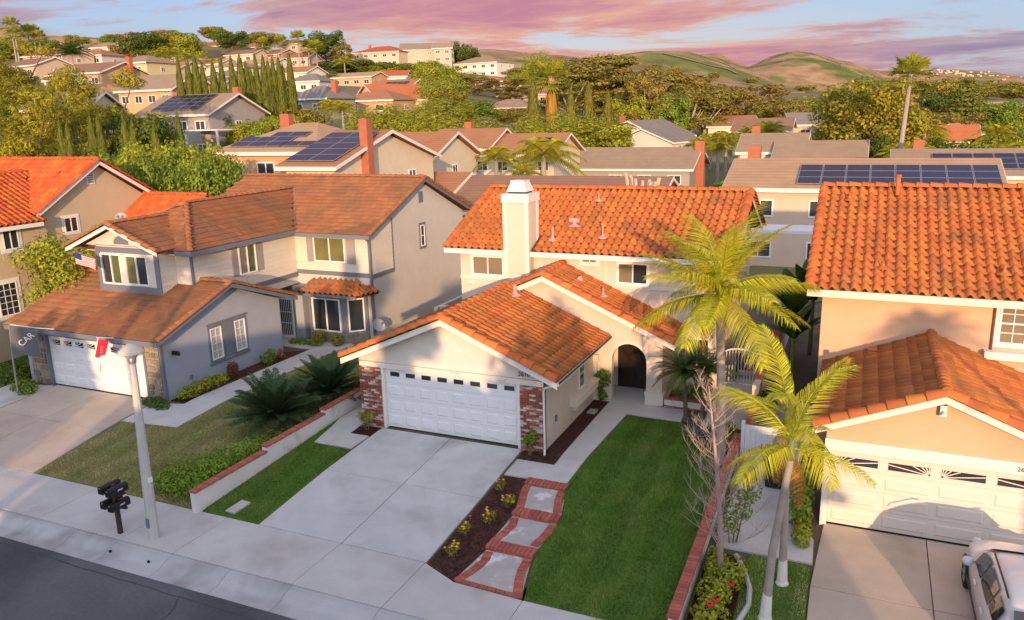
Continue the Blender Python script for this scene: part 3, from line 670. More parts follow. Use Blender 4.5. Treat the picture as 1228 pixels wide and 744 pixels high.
# walls: garage
gw = MB(); gx0, gx1 = -.92, 5.74
gw.box(gx1 - .2, gx1, 0.05, 5.2, -.35, 2.5); gw.box(gx0, gx0 + .2, 0.05, 5.2, -.35, 2.5)
gw.box(gx0, -.09, -.03, .17, -.35, 2.3); gw.box(4.97, gx1, -.03, .17, -.35, 2.3); gw.box(-.09, 4.97, -.03, .17, 2.13, 2.3)
gw.prism([(gx0 - .1, 0, 2.28), (gx1 + .1, 0, 2.28), (gx1 + .1, 0, 2.62), (rx, 0, rz - .16), (gx0 - .1, 0, 2.62)], (0, .17, 0))
gw.box(gx0 + .2, gx1 - .2, 5.0, 5.1, 0, 2.5)
gw.build('wall', m_cream, HH)
lap_boards(HH, (rx, -.0, 0), '-y', 7, 2.30, rz - .1, .215, m_siding, clip=lambda z: (max(gx0 - rx, -(rz - .13 - z - .1) / SL), min(gx1 - rx, (rz - .13 - z - .1) / SL)))
tb = MB(); tb.box(gx0 - .02, gx1 + .02, -.10, -.032, 2.13, 2.30)
for x in (1.05, 2.75, 4.35): tb.box(x - .16, x + .16, -.19, -.10, 2.235, 2.275)
tb.build('header_board', m_creamtrim, HH)
rake_board(HH, (ex0 - .05, -.5, ez - .02), (rx, -.5, rz - .02), (0, -.045, 0)); rake_board(HH, (ex1 + .05, -.5, ez - .02), (rx, -.5, rz - .02), (0, -.045, 0))
tr = MB(); tr.box(-.09, 0.0, -.10, .17, -.02, 2.128); tr.box(4.88, 4.97, -.10, .17, -.02, 2.128); tr.build('door_frame', m_white, HH)
D = panel_door(HH, 0.0, 4.88, 0.01, 2.128, .055, 4, 8, m_doorwhite)
for i in range(8):
    xc = .37 + .6 * i; window(D, (xc, .04, 1.915), '-y', .40, .20, 2, 2, fm=m_doorwhite, fw=.022, proud=.016, name='door_window')
digits(HH, '2610', (4.90, -.031, 2.385), (1, 0, .0), (0, -1, 0), .15, m_black)
# brick facing on the pillars
bk = MB()
def brick_face(mb, x0, x1, y, z0, z1, L=.205, hgt=.062, j=.012):
    r = 0; z = z0
    while z < z1 - .02:
        x = x0 - (L / 2 if r % 2 else 0)
        while x < x1:
            a, b = max(x, x0), min(x + L, x1)
            if b - a > .03: mb.box(a + j / 2, b - j / 2, y - random.uniform(.028, .04), y, z + j / 2, min(z + hgt, z1) + j / 2)
            x += L + j
        z += hgt + j; r += 1
brick_face(bk, gx0 - .03, -.10, -.10, -.06, 2.12); brick_face(bk, 4.98, gx1 + .03, -.10, -.06, 2.12)
o = bk.build('brick_facing', m_usedbrick, HH, kind='stuff')
pb = MB(); pb.box(gx0 - .03, -.10, -.105, -.031, -.1, 2.127); pb.box(4.98, gx1 + .03, -.105, -.031, -.1, 2.127); pb.build('brick_backing', m_mortar, HH)
# entry wing walls with arch
EY = 5.1; aw = MB(); axc, ar, asp = 7.03, .64, 1.56
N_ = 14; arc = [(axc + ar * math.cos(math.pi - math.pi * k / N_), asp + ar * math.sin(math.pi * k / N_)) for k in range(N_ + 1)]
def gtop(x): return erz - .17 - abs(x - erx) * es
aw.prism([(5.6, EY, 0), (axc - ar, EY, 0), (axc - ar, EY, asp), (5.6, EY, asp)], (0, .25, 0)); aw.prism([(axc + ar, EY, 0), (8.25, EY, 0), (8.25, EY, asp), (axc + ar, EY, asp)], (0, .25, 0))
top = [(5.6, asp)] + arc + [(8.25, asp), (8.25, gtop(8.25)), (erx, gtop(erx)), (1.2, gtop(1.2)), (1.2, 2.6), (5.6, 2.6)]
aw.prism([(5.6, EY, asp)] + [(x, EY, z) for x, z in arc[:N_ // 2 + 1]] + [(axc, EY, gtop(axc)), (5.6, EY, gtop(5.6))], (0, .25, 0))
aw.prism([(x, EY, z) for x, z in arc[N_ // 2:]] + [(8.25, EY, asp), (8.25, EY, gtop(8.25)), (axc, EY, gtop(axc))], (0, .25, 0))
aw.prism([(1.2, EY, 2.4), (5.6, EY, 2.4), (5.6, EY, gtop(5.6)), (erx, EY, gtop(erx)), (1.2, EY, gtop(1.2))], (0, .25, 0))
aw.box(8.05, 8.25, EY + .25, 7.0, 0, gtop(8.25)); aw.box(5.55, 8.05, 6.75, 6.95, 0, 2.5); aw.box(5.55, 8.05, EY + .25, 6.75, 2.32, 2.40)
aw.build('wall', m_cream, HH)
am = MB()
for k in range(N_):
    (xa, za), (xb, zb) = arc[k], arc[k + 1]; sc_ = 1.16
    xc_, zc_ = axc + (xb - axc) * sc_, asp + (zb - asp) * sc_; xd, zd = axc + (xa - axc) * sc_, asp + (za - asp) * sc_
    am.prism([(xa, EY, za), (xb, EY, zb), (xc_, EY, zc_), (xd, EY, zd)], (0, -.03, 0))
am.build('arch_moulding', m_creamtrim, HH)
for bs_ in (((axc + ar - .03, 8.30, EY - .05, EY + .30, 0, .42), (axc + ar - .05, 8.32, EY - .07, EY + .32, .42, .47)), ((5.70, 5.86, 4.95, 5.32, .40, 1.52), (5.68, 5.92, 4.9, 5.36, 1.5, 1.72), (5.68, 5.92, 4.9, 5.36, 0, .42))):
    pl = MB()
    for q in bs_: pl.box(*q)
    pl.build('pilaster', m_creamtrim, HH)
dd = MB(); dd.box(6.18, 7.60, 6.66, 6.75, 0, 2.1); DD = dd.build('door', m_darkwood, HH)
for x in (6.22, 6.92):
    for z0, z1 in ((.1, .75), (.82, 1.45), (1.52, 2.04)): q = MB(); q.box(x + .04, x + .60, 6.64, 6.659, z0, z1); q.build('door_panel', mat('door_panel_wood', (.035, .021, .015), rough=.35, var=.2, scale=4), DD)
q = MB(); q.box(6.87, 6.93, 6.60, 6.639, .9, 1.25); q.build('handle', m_black, DD)
rake_board(HH, (ee1 + .05, 4.6, eez - .02), (erx, 4.6, erz - .02), (0, -.045, 0)); rake_board(HH, (1.4, 4.6, erz - 2.5 * es - .02), (erx, 4.6, erz - .02), (0, -.045, 0))
gt = MB(); gt.box(ee1 - .02, ee1 + .08, 4.62, 7.0, eez - .12, eez - .02); gt.build('gutter', m_white, HH)
gt = MB(); gt.box(ex1 - .02, ex1 + .08, -.45, 5.0, ez - .12, ez - .02); gt.tube([(ex1 + .02, -.35, ez - .1), (5.85, -.2, ez - .32), (5.80, -.16, 2.0), (5.80, -.14, .1), (5.86, -.32, -.02)], .035, 8); gt.build('gutter', m_gutter if False else m_white, HH)
gk = MB(); gk.box(ex1 + .08, ex1 + .10, -.45, 5.0, ez - .06, ez - .0); gk.build('drip_edge', m_gutter, HH)
# garage side: window, planter box, meter
window(HH, (5.74, 3.56, 1.45), '+x', .62, 1.05, 1, 2, trim=.07, tm=m_creamtrim, gm=g_green)
pbx = MB(); pbx.box(5.742, 6.02, 2.35, 4.75, .62, .86); pbx.box(5.742, 6.06, 2.3, 4.8, .86, .92); pbx.box(5.742, 5.92, 2.55, 2.7, .42, .62); pbx.box(5.742, 5.92, 4.4, 4.55, .42, .62); pbx.build('planter_shelf', m_creamtrim, HH)
mb = MB(); mb.box(5.741, 5.79, .92, 1.04, .62, .82); mb.build('outlet_box', m_greytrim, HH)
# upper storey walls
UW = MB(); wx0, wx1, wy0, wy1 = -.62, 9.84, 7.0, 15.1
UW.box(wx0, wx1, wy0, wy1, -.1, 5.13)
for x in (wx0, wx1 - .2): UW.prism([(x, wy0, 5.13), (x, wy1, 5.13), (x, uyr, uzr - .2)], (.2, 0, 0))
UW.build('wall', m_cream, HH)
fs = MB(); fs.box(ux0, 1.57, uy0 - .045, uy0 - .002, uz0 - .20, uz0 - .01); fs.box(2.69, ux1, uy0 - .045, uy0 - .002, uz0 - .20, uz0 - .01); fs.build('fascia', m_white, HH)
rake_board(HH, (ux1, uy0, uz0 - .02), (ux1, uyr, uzr - .02), (.04, 0, 0)); rake_board(HH, (ux1, 2 * uyr - uy0, uz0 - .02), (ux1, uyr, uzr - .02), (.04, 0, 0))
rake_board(HH, (ux0, uy0, uz0 - .02), (ux0, uyr, uzr - .02), (-.04, 0, 0))
sf = MB(); sf.box(ux0 + .03, ux1 - .03, uy0 + .01, wy0, uz0 - .20, uz0 - .16); sf.build('soffit', m_creamtrim, HH)
bd = MB(); bd.box(wx0 - .02, 1.58, wy0 - .03, wy0 - .002, 3.80, 3.92); bd.box(2.68, wx1 + .02, wy0 - .03, wy0 - .002, 3.80, 3.92)
for x in (2.9, 5.55, 7.5): bd.box(x, x + .05, wy0 - .02, wy0 - .002, 3.92, 4.9)
bd.build('trim_band', m_creamtrim, HH)
window(HH, (.62, wy0, 4.37), '-y', 1.40, .80, 2, trim=.08, tm=m_white, gm=g_curtain, fw=.06); window(HH, (4.92, wy0, 4.80), '-y', .60, .18, 2, trim=.12, tm=m_white, gm=g_curtain, fw=.03)
window(HH, (6.62, wy0, 4.38), '-y', 1.18, .82, 2, trim=.05, tm=m_white, gms=[g_curtain, g_dark], fw=.06, sill=True)
window(HH, (9.84, 10.5, 4.2), '+x', 1.2, 1.0, 2); window(HH, (9.1, wy0, 1.5), '-y', .9, 1.2, 2, gm=g_dark)
ct = MB()
for x in (-.35, 1.0): ct.tube([(x, 6.985, 3.62), (x + .28, 6.93, 3.63)], .035, 8); ct.box(x + .24, x + .34, 6.93, 6.998, 3.58, 3.7)
ct.build('security_light', m_whitebright, HH)
# chimney
CH = MB(); CH.box(1.62, 2.64, 6.43, 7.45, 0, 7.0); CHo = CH.build('chimney', m_cream, HH)
c2 = MB()
for x, y in ((1.59, 6.40), (2.50, 6.40), (2.50, 7.31)): c2.box(x, x + .17, y, y + .17, 4.0, 7.02)
c2.build('corner_trim', m_creamtrim, CHo)
c2 = MB(); c2.box(1.56, 2.70, 6.37, 7.51, 7.0, 7.33); c2.build('chimney_crown', m_white, CHo)
c2 = MB(); c2.box(1.78, 2.48, 6.6, 7.28, 7.33, 7.41, 1); c2.add([(1.72, 6.53, 7.40), (2.54, 6.53, 7.40), (2.54, 7.35, 7.40), (1.72, 7.35, 7.40), (1.86, 6.68, 7.78), (2.40, 6.68, 7.78), (2.40, 7.20, 7.78), (1.86, 7.20, 7.78)], [(0, 1, 5, 4), (1, 2, 6, 5), (2, 3, 7, 6), (3, 0, 4, 7), (4, 5, 6, 7), (3, 2, 1, 0)]); c2.box(1.84, 2.42, 6.66, 7.22, 7.78, 7.81)
c2.build('chimney_shroud', [m_white, m_gutter], CHo)
def on_up(x, y): return (x, y, uz0 + (y - uy0) * us + .03)
vent_pipe(HH, on_up(3.35, 7.2), .55); vent_pipe(HH, on_up(5.28, 7.5), .55, .03); vent_pipe(HH, on_up(4.3, 10.1), .35, .03)
v = MB(); p = Vector(on_up(3.9, 8.2)); v.tube([p, p + Z3 * .22], .08, 10); v.tube([p + Vector((-.2, 0, .26)), p + Vector((.2, 0, .26))], .09, 10); v.lathe(p, [(.3, .03), (.22, .07), (.08, .12)], 12); v.build('roof_vent', m_flash, HH)
def on_gar(x, y): return (x, y, rz - abs(x - rx) * SL + .04)
vent_pipe(HH, on_gar(3.05, 4.1), .42, .07, flash=.25)
def on_ent(x, y): return (x, y, erz - abs(x - erx) * es + .04)
vent_pipe(HH, on_ent(4.9, 5.9), .2, .07, flash=.16); vent_pipe(HH, on_ent(5.9, 5.6), .32, .03, flash=.2)
# ------------------------------------------------------------------ blue-grey house on the left
HB = thing('house', 'two-storey blue-grey and ivory house with brown tile roof, dormer and stone pillars', 'house', (-12, 5, 0))
H = House(HB)
bs = .355; bc = 1 / math.sqrt(1 + bs * bs); bey, bez, bry = -1.2, 2.47, 2.83; brz = bez + (bry - bey) * bs; bl = (bry - bey) / bc; bx0, bx1 = -17.4, -9.0
H.slope((bx0, bey, bez), (1, 0, 0), (0, bc, bs * bc), [(0, 0), (bx1 - bx0, 0), (bx1 - bx0, bl), (0, bl)], 'F')
H.slope((bx1, 2 * bry - bey, bez), (-1, 0, 0), (0, -bc, bs * bc), [(0, 0), (bx1 - bx0, 0), (bx1 - bx0, bl), (0, bl)], 'F')
H.cap((bx0, bry, brz + .03), (bx1, bry, brz + .03), 'F', lift=.02)
H.cap((bx1 - .02, bey, bez + .04), (bx1 - .02, bry, brz + .04), 'F'); H.cap((bx1 - .02, 2 * bry - bey, bez + .04), (bx1 - .02, bry, brz + .04), 'F')
# middle wing: hipped front, ridge running back
mx0, mx1, mrx, mey, mez, mS = -16.41, -10.19, -13.3, 2.04, 5.25, .49; mc = 1 / math.sqrt(1 + mS * mS); ml = 3.11 / mc; mrz = mez + 3.11 * mS
H.slope((mx1, mey, mez), (0, 1, 0), (-mc, 0, mS * mc), [(0, 0), (6.5, 0), (10.5, ml), (3.11, ml)], 'F')
H.slope((mx0, mey, mez), (1, 0, 0), (0, mc, mS * mc), [(0, 0), (6.22, 0), (3.11, ml)], 'F')
H.slope((mx0, 12.5, mez), (0, -1, 0), (mc, 0, mS * mc), [(4, 0), (10.46, 0), (7.35, ml), (0, ml)], 'F')
H.cap((mx1, mey, mez + .04), (mrx, mey + 3.11, mrz + .04), 'F', lift=.02); H.cap((mrx, mey + 3.11, mrz + .04), (mrx, 12.4, mrz + .04), 'F', lift=.02); H.cap((mx0, mey, mez + .04), (mrx, mey + 3.11, mrz + .04), 'F', lift=.02)
dS = .404; dc = 1 / math.sqrt(1 + dS * dS); dl = 2.55 / dc; dx, dy, dez = -13.6, 1.12, 5.33; drz = dez + 2.55 * dS
H.slope((dx + 2.55, dy, dez), (0, 1, 0), (-dc, 0, dS * dc), [(0, 0), (1.1, 0), (3.2, dl), (0, dl)], 'F')
H.slope((dx - 2.55, 4.3, dez), (0, -1, 0), (dc, 0, dS * dc), [(2.1, 0), (3.18, 0), (3.18, dl), (0, dl)], 'F')
H.cap((dx, dy, drz + .03), (dx, 4.3, drz + .03), 'F', lift=.02); H.cap((dx + 2.55, dy + .03, dez + .04), (dx, dy + .03, drz + .04), 'F'); H.cap((dx - 2.55, dy + .03, dez + .04), (dx, dy + .03, drz + .04), 'F')
# rear block
rS = .41; rc = 1 / math.sqrt(1 + rS * rS); rey, rez, rry = 8.5, 5.13, 13.8; rrz = rez + (rry - rey) * rS; rl = (rry - rey) / rc; rx0, rx1 = -17.4, -6.0
H.slope((rx0, rey, rez), (1, 0, 0), (0, rc, rS * rc), [(0, 0), (rx1 - rx0, 0), (rx1 - rx0, rl), (0, rl)], 'F')
H.slope((rx1, 2 * rry - rey, rez), (-1, 0, 0), (0, -rc, rS * rc), [(0, 0), (rx1 - rx0, 0), (rx1 - rx0, rl), (0, rl)], 'F')
H.cap((rx0, rry, rrz + .03), (rx1, rry, rrz + .03), 'F', lift=.02); H.cap((rx1 - .02, rey, rez + .04), (rx1 - .02, rry, rrz + .04), 'F'); H.cap((rx1 - .02, 2 * rry - rey, rez + .04), (rx1 - .02, rry, rrz + .04), 'F')
# bay roof
bs2 = .34; b2c = 1 / math.sqrt(1 + bs2 * bs2)
H.slope((-9.95, 7.75, 2.42), (1, 0, 0), (0, b2c, bs2 * b2c), [(0, 0), (3.55, 0), (2.75, 1.32), (.55, 1.32)], 'S')
H.slope((-6.40, 7.75, 2.42), (.35, .937, 0), (-.937 * b2c, .35 * b2c, bs2 * b2c), [(0, 0), (1.25, 0), (1.35, .9), (.15, 1.0)], 'S')
H.cap((-6.40, 7.75, 2.46), (-7.2, 9.0, 2.90), 'S')
H.finish()
# valley flashing
vf = MB(); vf.tube([(mx1, 8.52, 5.19), (mrx, 12.6, mrz + .02)], .05, 5); vf.build('valley_flashing', m_metal, HB)
W_ = MB()
W_.box(-16.75, -9.65, 5.9, 6.1, -.1, 2.5); W_.box(-16.95, -16.75, -.55, 6.1, -.1, 2.5); W_.box(-9.65, -9.45, -.72, 6.1, -.35, 2.5)
W_.prism([(-9.65, -.72, 2.5), (-9.65, 6.1, 2.5), (-9.65, bry, brz - .14)], (.2, 0, 0))
W_.box(-16.95, -15.7, -.75, -.55, -.35, 2.5); W_.box(-10.2, -9.65, -.75, -.55, -.35, 2.5); W_.box(-15.7, -10.2, -.75, -.55, 2.06, 2.5)
W_.build('wall', m_bluegrey, HB)
W_ = MB(); W_.box(-17.0, -6.35, 9.0, 18.4, -.2, 5.14)
W_.prism([(-6.55, 9.0, 5.14), (-6.55, 18.4, 5.14), (-6.55, rry, rrz - .16)], (.2, 0, 0)); W_.build('wall', m_greystucco, HB)
W_ = MB(); W_.box(-16.1, -10.62, 2.45, 9.0, 2.55, 5.26); W_.box(-14.95, -11.5, 1.6, 2.6, 3.2, 5.42); W_.prism([(-15.6, 1.6, 5.40), (-11.6, 1.6, 5.40), (dx, 1.6, drz - .14)], (0, .2, 0)); W_.build('wall', m_bside, HB)
W_ = MB(); W_.box(-13.5, -11.6, 6.1, 9.0, -.1, 2.55); W_.box(-11.6, -11.5, 8.25, 9.0, -.1, 2.55); W_.box(-10.45, -9.9, 8.3, 9.0, -.1, 2.55); W_.build('porch_wall', m_bluegrey, HB)
# siding
lap_boards(HB, (-10.62, 5.7, 0), '+x', 6.5, 3.12, 5.2, .2, m_bside)
lap_boards(HB, (-8.5, 9.0, 0), '-y', 4.3, 3.25, 5.1, .2, m_bside)
lap_boards(HB, (-6.35, 9.95, 0), '+x', 1.9, 3.2, 5.85, .2, m_bside, clip=lambda z: (max(-.95, (z - 5.0) / rS - 1.0), .95))
lap_boards(HB, (-11.05, 2.45, 0), '-y', .86, 3.55, 5.2, .2, m_bside); lap_boards(HB, (-11.5, 2.03, 0), '+x', .84, 3.4, 5.2, .2, m_bside)
T_ = MB(); T_.box(-10.61, -10.57, 2.43, 9.0, 2.90, 3.12); T_.box(-10.7, -6.31, 8.95, 8.998, 3.05, 3.25); T_.box(-6.348, -6.31, 9.0, 10.95, 3.0, 3.2); T_.box(-6.348, -6.31, 10.87, 10.95, 3.2, 5.7)
T_.build('trim_band', m_greytrim, HB)
for (a, b) in (((-10.66, -10.57, 2.40, 2.49), (3.5, 5.2)), ((-6.40, -6.30, 8.93, 9.02), (.4, 5.1))):
    c = MB(); c.box(*a, *b); c.build('corner_board', m_greytrim, HB)
F_ = MB(); F_.box(bx0, bx1, bey - .05, bey - .002, bez - .2, bez - .01); F_.build('fascia', m_greytrim, HB)
F_ = MB(); F_.box(mx1 + .002, mx1 + .06, mey, 8.45, mez - .2, mez - .01); F_.box(-11.0, mx1 + .06, mey - .05, mey - .002, mez - .2, mez - .01); F_.build('gutter', m_greytrim, HB)
F_ = MB(); F_.box(mx1, rx1, rey - .06, rey - .002, rez - .2, rez - .01); F_.tube([(-6.3, 8.5, 5.0), (-6.34, 8.85, 4.8), (-6.36, 8.9, 4.6), (-6.36, 8.9, .3)], .045, 8); F_.build('gutter', m_greytrim, HB)
F_ = MB(); F_.box(mx0 + .3, mx1, mey + .02, 2.5, mez - .2, mez - .16); F_.box(mx1 - .42, mx1, mey, 8.9, mez - .2, mez - .165); F_.build('soffit', m_bside, HB)
for A, B in (((bx1, bey, bez), (bx1, bry, brz)), ((bx1, 2 * bry - bey, bez), (bx1, bry, brz)), ((rx1, rey, rez), (rx1, rry, rrz)), ((rx1, 2 * rry - rey, rez), (rx1, rry, rrz))):
    rake_board(HB, (A[0], A[1], A[2] - .02), (B[0], B[1], B[2] - .02), (.04, 0, 0), .17, mt=m_greytrim)
rake_board(HB, (dx - 2.6, dy, dez - .03), (dx, dy, drz - .02), (0, -.04, 0), .16, mt=m_white); rake_board(HB, (dx + 2.6, dy, dez - .03), (dx, dy, drz - .02), (0, -.04, 0), .16, mt=m_white)
# dormer front
t = MB(); t.box(-14.98, -11.47, 1.55, 1.598, 3.4, 3.75); t.box(-14.98, -14.75, 1.555, 1.598, 3.75, 5.35); t.box(-11.72, -11.47, 1.555, 1.598, 3.75, 5.35); t.box(-14.75, -11.72, 1.56, 1.598, 5.12, 5.35); t.box(-15.02, -11.43, 1.45, 1.60, 3.33, 3.40); t.build('dormer_trim', m_greytrim, HB)
window(HB, (-14.16, 1.6, 4.43), '-y', 1.14, 1.28, 2, gms=[g_dark, g_green], fw=.06, proud=.07); window(HB, (-12.72, 1.6, 4.43), '-y', 1.24, 1.24, 2, gms=[g_room, g_dark], fw=.06, proud=.07)
v = MB(); v.prism([(dx + .42 * math.cos(math.pi * k / 10) + .15, 1.6, 5.48 + .36 * math.sin(math.pi * k / 10)) for k in range(11)], (0, -.03, 0)); v.build('gable_vent', m_greytrim, HB)
window(HB, (-10.59, 5.62, 4.33), '+x', 1.10, 1.32, 2, gms=[g_curtain, g_green], fw=.06, proud=.07)
def shutter(c, face, w, h):
    ex, n = AX[face]; s = MB(); s.obox(c, ex, Z3, n, (-w / 2, w / 2), (-h / 2, h / 2), (0, .03)); S = s.build('shutter', m_shut, HB)
    l = MB()
    for k in range(int(h / .09)): l.obox(c, ex, Z3, n, (-w / 2 + .04, w / 2 - .04), (-h / 2 + .05 + k * .09, -h / 2 + .11 + k * .09), (.031, .04))
    o = l.build('louvre', m_shut, S); o['kind'] = 'stuff'
m_shut = mat('shutter_grey', (0.33, 0.30, 0.265), rough=.7, var=.05)
shutter((-10.59, 4.86, 4.33), '+x', .34, 1.30); shutter((-10.59, 6.42, 4.33), '+x', .40, 1.30)
window(HB, (-8.60, 8.97, 4.30), '-y', 1.80, 1.22, 2, gm=g_room, fw=.07, proud=.06); shutter((-9.72, 8.97, 4.28), '-y', .36, 1.22); shutter((-7.40, 8.97, 4.28), '-y', .50, 1.22)
window(HB, (-6.35, 13.82, 4.35), '+x', .42, 1.1, 1, 2, trim=.12, tm=m_greytrim, gm=g_dark)
v = MB(); v.box(-6.35, -6.31, 13.6, 14.0, 6.05, 6.6); v.build('gable_vent', m_greytrim, HB)
# garage side windows with a panel between
for y in (2.12, 3.50): window(HB, (-9.45, y, 1.5), '+x', .62, 1.32, 1, grid=(2, 4), gm=mat('blind_white', (.42, .42, .42), rough=.3, var=.15, scale=3), fw=.05, trim=.10, tm=m_greytrim)
t = MB(); t.box(-9.45, -9.41, 2.55, 3.07, .78, 2.28); t.build('window_panel', m_greytrim, HB)
t = MB(); t.box(-9.45, -9.40, 1.66, 3.96, 2.29, 2.36); t.box(-9.45, -9.40, 1.66, 3.96, .64, .71); t.build('window_header', m_greytrim, HB)
t = MB(); t.box(-9.47, -9.40, -.76, -.62, -.1, 2.3); t.build('corner_board', m_greytrim, HB)
t = MB(); t.box(-9.40, -9.1, -.22, -.12, 1.68, 1.82); t.lathe((-9.12, -.17, 1.66), [(.05, 0), (.07, .08), (.02, .16)], 8); t.build('wall_lamp', m_black, HB)
t = MB(); t.box(-9.45, -9.40, .55, .66, .45, .6); t.build('outlet_box', m_greytrim, HB)
# garage door with fan lights
D = panel_door(HB, -15.65, -10.3, -.05, 2.04, -.64, 4, 8, m_doorwhite)
def fan_light(D, x, z, w, h, y, flip, mt):
    p = MB(); p.box(x, x + w, y - .006, y, z, z + h); P = p.build('door_window', g_dark, D); b = MB(); c = (x + (w if flip else 0), z); 
    for k in range(5):
        a = math.pi / 2 * (k + .5) / 5; dx_, dz_ = math.cos(a) * (-1 if flip else 1), math.sin(a); L_ = min(w / max(abs(dx_), .01), h / max(dz_, .01)); n = Vector((-dz_, 0, dx_)) * .012
        A = Vector((c[0], y - .012, c[1])); B = A + Vector((dx_, 0, dz_)) * L_; b.add([A - n, A + n, B + n, B - n], [(0, 1, 2, 3)])
    b.box(x - .02, x + w + .02, y - .014, y - .007, z - .02, z); b.box(x - .02, x + w + .02, y - .014, y - .007, z + h, z + h + .02)
    b.build('fan_bars', mt, P)
for i in range(8): fan_light(D, -15.45 + i * .662, 1.66, .46, .20, -.655, i % 8 >= 4, m_doorwhite)
t = MB(); t.box(-15.75, -15.65, -.80, -.6, -.1, 2.05); t.box(-10.3, -10.2, -.80, -.6, -.1, 2.05); t.box(-15.75, -10.2, -.80, -.751, 2.05, 2.25); t.build('door_frame', m_greytrim, HB)
# stone facing: each stone on its own
m_stone = mat('tan_fieldstone', (0.27, 0.215, 0.15), rough=.95, var=.15, scale=4, rand=.3, hue=.02, bump=.5, bscale=25, spec=.2)
m_grout = mat('stone_grout', (0.33, 0.29, 0.24), rough=.95, var=.1)
def stone_panel(root, c, face, w, z0, z1, size=.28):
    ex, n = AX[face]; c = Vector(c); bk = MB(); bk.obox(c, ex, Z3, n, (-w / 2, w / 2), (z0, z1), (0, .02)); bk.build('stone_backing', m_grout, root)
    z = z0 + .01
    while z < z1 - .06:
        hgt = min(size * random.uniform(.6, 1.15), z1 - z); x = -w / 2 + .01
        while x < w / 2 - .05:
            wd = min(size * random.uniform(.7, 1.7), w / 2 - x); 
            if w / 2 - x - wd < .1: wd = w / 2 - x
            q = .012; k = random.uniform(.03, .06); j = lambda: random.uniform(0, .035)
            P = [(x + q + j(), z + q + j()), (x + wd * .5, z + q + j() * .3), (x + wd - q - j(), z + q + j()), (x + wd - q - j() * .3, z + hgt * .5), (x + wd - q - j(), z + hgt - q - j()), (x + wd * .45, z + hgt - q - j() * .3), (x + q + j(), z + hgt - q - j()), (x + q + j() * .3, z + hgt * .55)]
            m = MB(); a = [c + ex * u + Z3 * v for u, v in P]; ctr = sum(a, Vector()) / 8
            b = [ctr + (p - ctr) * .88 + n * (k + .02) for p in a]; a2 = [p + n * .018 for p in a]
            m.add(a2 + b, [(i, (i + 1) % 8, 8 + (i + 1) % 8, 8 + i) for i in range(8)] + [tuple(range(8, 16))]); m.build('stone', m_stone, root)
            x += wd
        z += hgt
stone_panel(HB, (-16.25, -.75, 0), '-y', .95, -.12, 2.2); stone_panel(HB, (-9.85, -.75, 0), '-y', .68, -.12, 2.2)
# bay window
bw = MB(); BP = [(-9.65, 9.0), (-9.45, 8.15), (-7.45, 8.15), (-6.65, 8.95), (-6.65, 9.0)]
bw.prism([(x, y, -.1) for x, y in BP], (0, 0, 2.42)); BW = bw.build('bay_wall', m_greytrim, HB)
window(BW, (-8.42, 8.15, 1.33), '-y', 1.60, 1.62, 2, gm=g_dark, fw=.075, proud=.06)
window(BW, (-7.05, 8.55, 1.33), (Vector((.707, .707, 0)), Vector((.707, -.707, 0))), .78, 1.60, 1, gm=g_dark, fw=.07, proud=.05)
stone_panel(HB, (-8.45, 8.15, 0), '-y', 2.0, -.05, .48, .3)
AX['bay'] = (Vector((.707, .707, 0)), Vector((.707, -.707, 0))); stone_panel(HB, (-7.05, 8.55, 0), 'bay', 1.12, -.05, .48, .3)
bg_ = MB(); bg_.box(-9.98, -6.4, 7.66, 7.75, 2.30, 2.41); bg_.build('gutter', m_greytrim, HB)
# barred screen door
gd = MB(); gd.box(-11.5, -10.45, 8.25, 8.29, 0, 1.95); GD = gd.build('door', mat('door_dark_grey', (.05, .05, .055), rough=.6), HB)  # door leaf behind the bars, one even dark grey
b = MB(); b.box(-11.5, -11.42, 8.2, 8.249, 0, 1.95); b.box(-10.53, -10.45, 8.2, 8.249, 0, 1.95); b.box(-11.42, -10.53, 8.2, 8.249, 1.87, 1.95); b.box(-11.42, -10.53, 8.2, 8.249, 0, .1)
for k in range(8): x = -11.36 + k * .11; b.tube([(x, 8.22, .1), (x, 8.22, 1.87)], .012, 6)
for z in (.7, 1.25): b.box(-11.42, -10.53, 8.205, 8.235, z, z + .03)
b.build('screen_bars', m_whitebright, GD)

# ------------------------------------------------------------------ beige house at the picture's left edge
HA = thing('house', 'beige stucco house with bright orange tile roof at the left edge of the picture', 'house', (-26, 6, 0))
H = House(HA)
aS = .60; ac = 1 / math.sqrt(1 + aS * aS); aey, aez, ary = 3.15, 6.34, 6.87; arz = aez + (ary - aey) * aS; al = (ary - aey) / ac
H.slope((-33, aey, aez), (1, 0, 0), (0, ac, aS * ac), [(0, 0), (12.5, 0), (12.5, al), (0, al)], 'R')
H.slope((-20.5, 2 * ary - aey, aez), (-1, 0, 0), (0, -ac, aS * ac), [(0, 0), (12.5, 0), (12.5, al), (0, al)], 'R')
H.cap((-33, ary, arz + .04), (-20.5, ary, arz + .04), 'R', lift=.03); H.cap((-20.53, aey, aez + .05), (-20.53, ary, arz + .05), 'R'); H.cap((-20.53, 2 * ary - aey, aez + .05), (-20.53, ary, arz + .05), 'R')
wS = .48; wc = 1 / math.sqrt(1 + wS * wS); wl = 4.2 / wc
H.slope((-20.2, -5, 6.02), (0, 1, 0), (-wc, 0, wS * wc), [(0, 0), (8.3, 0), (10.8, wl), (0, wl)], 'R')
H.slope((-28.6, 6, 6.02), (0, -1, 0), (wc, 0, wS * wc), [(2, 0), (11, 0), (11, wl), (0, wl)], 'R', tiles=False)
H.cap((-24.4, -5, 6.02 + 4.2 * wS + .04), (-24.4, 5.6, 6.02 + 4.2 * wS + .04), 'R', lift=.03)
kS = .60
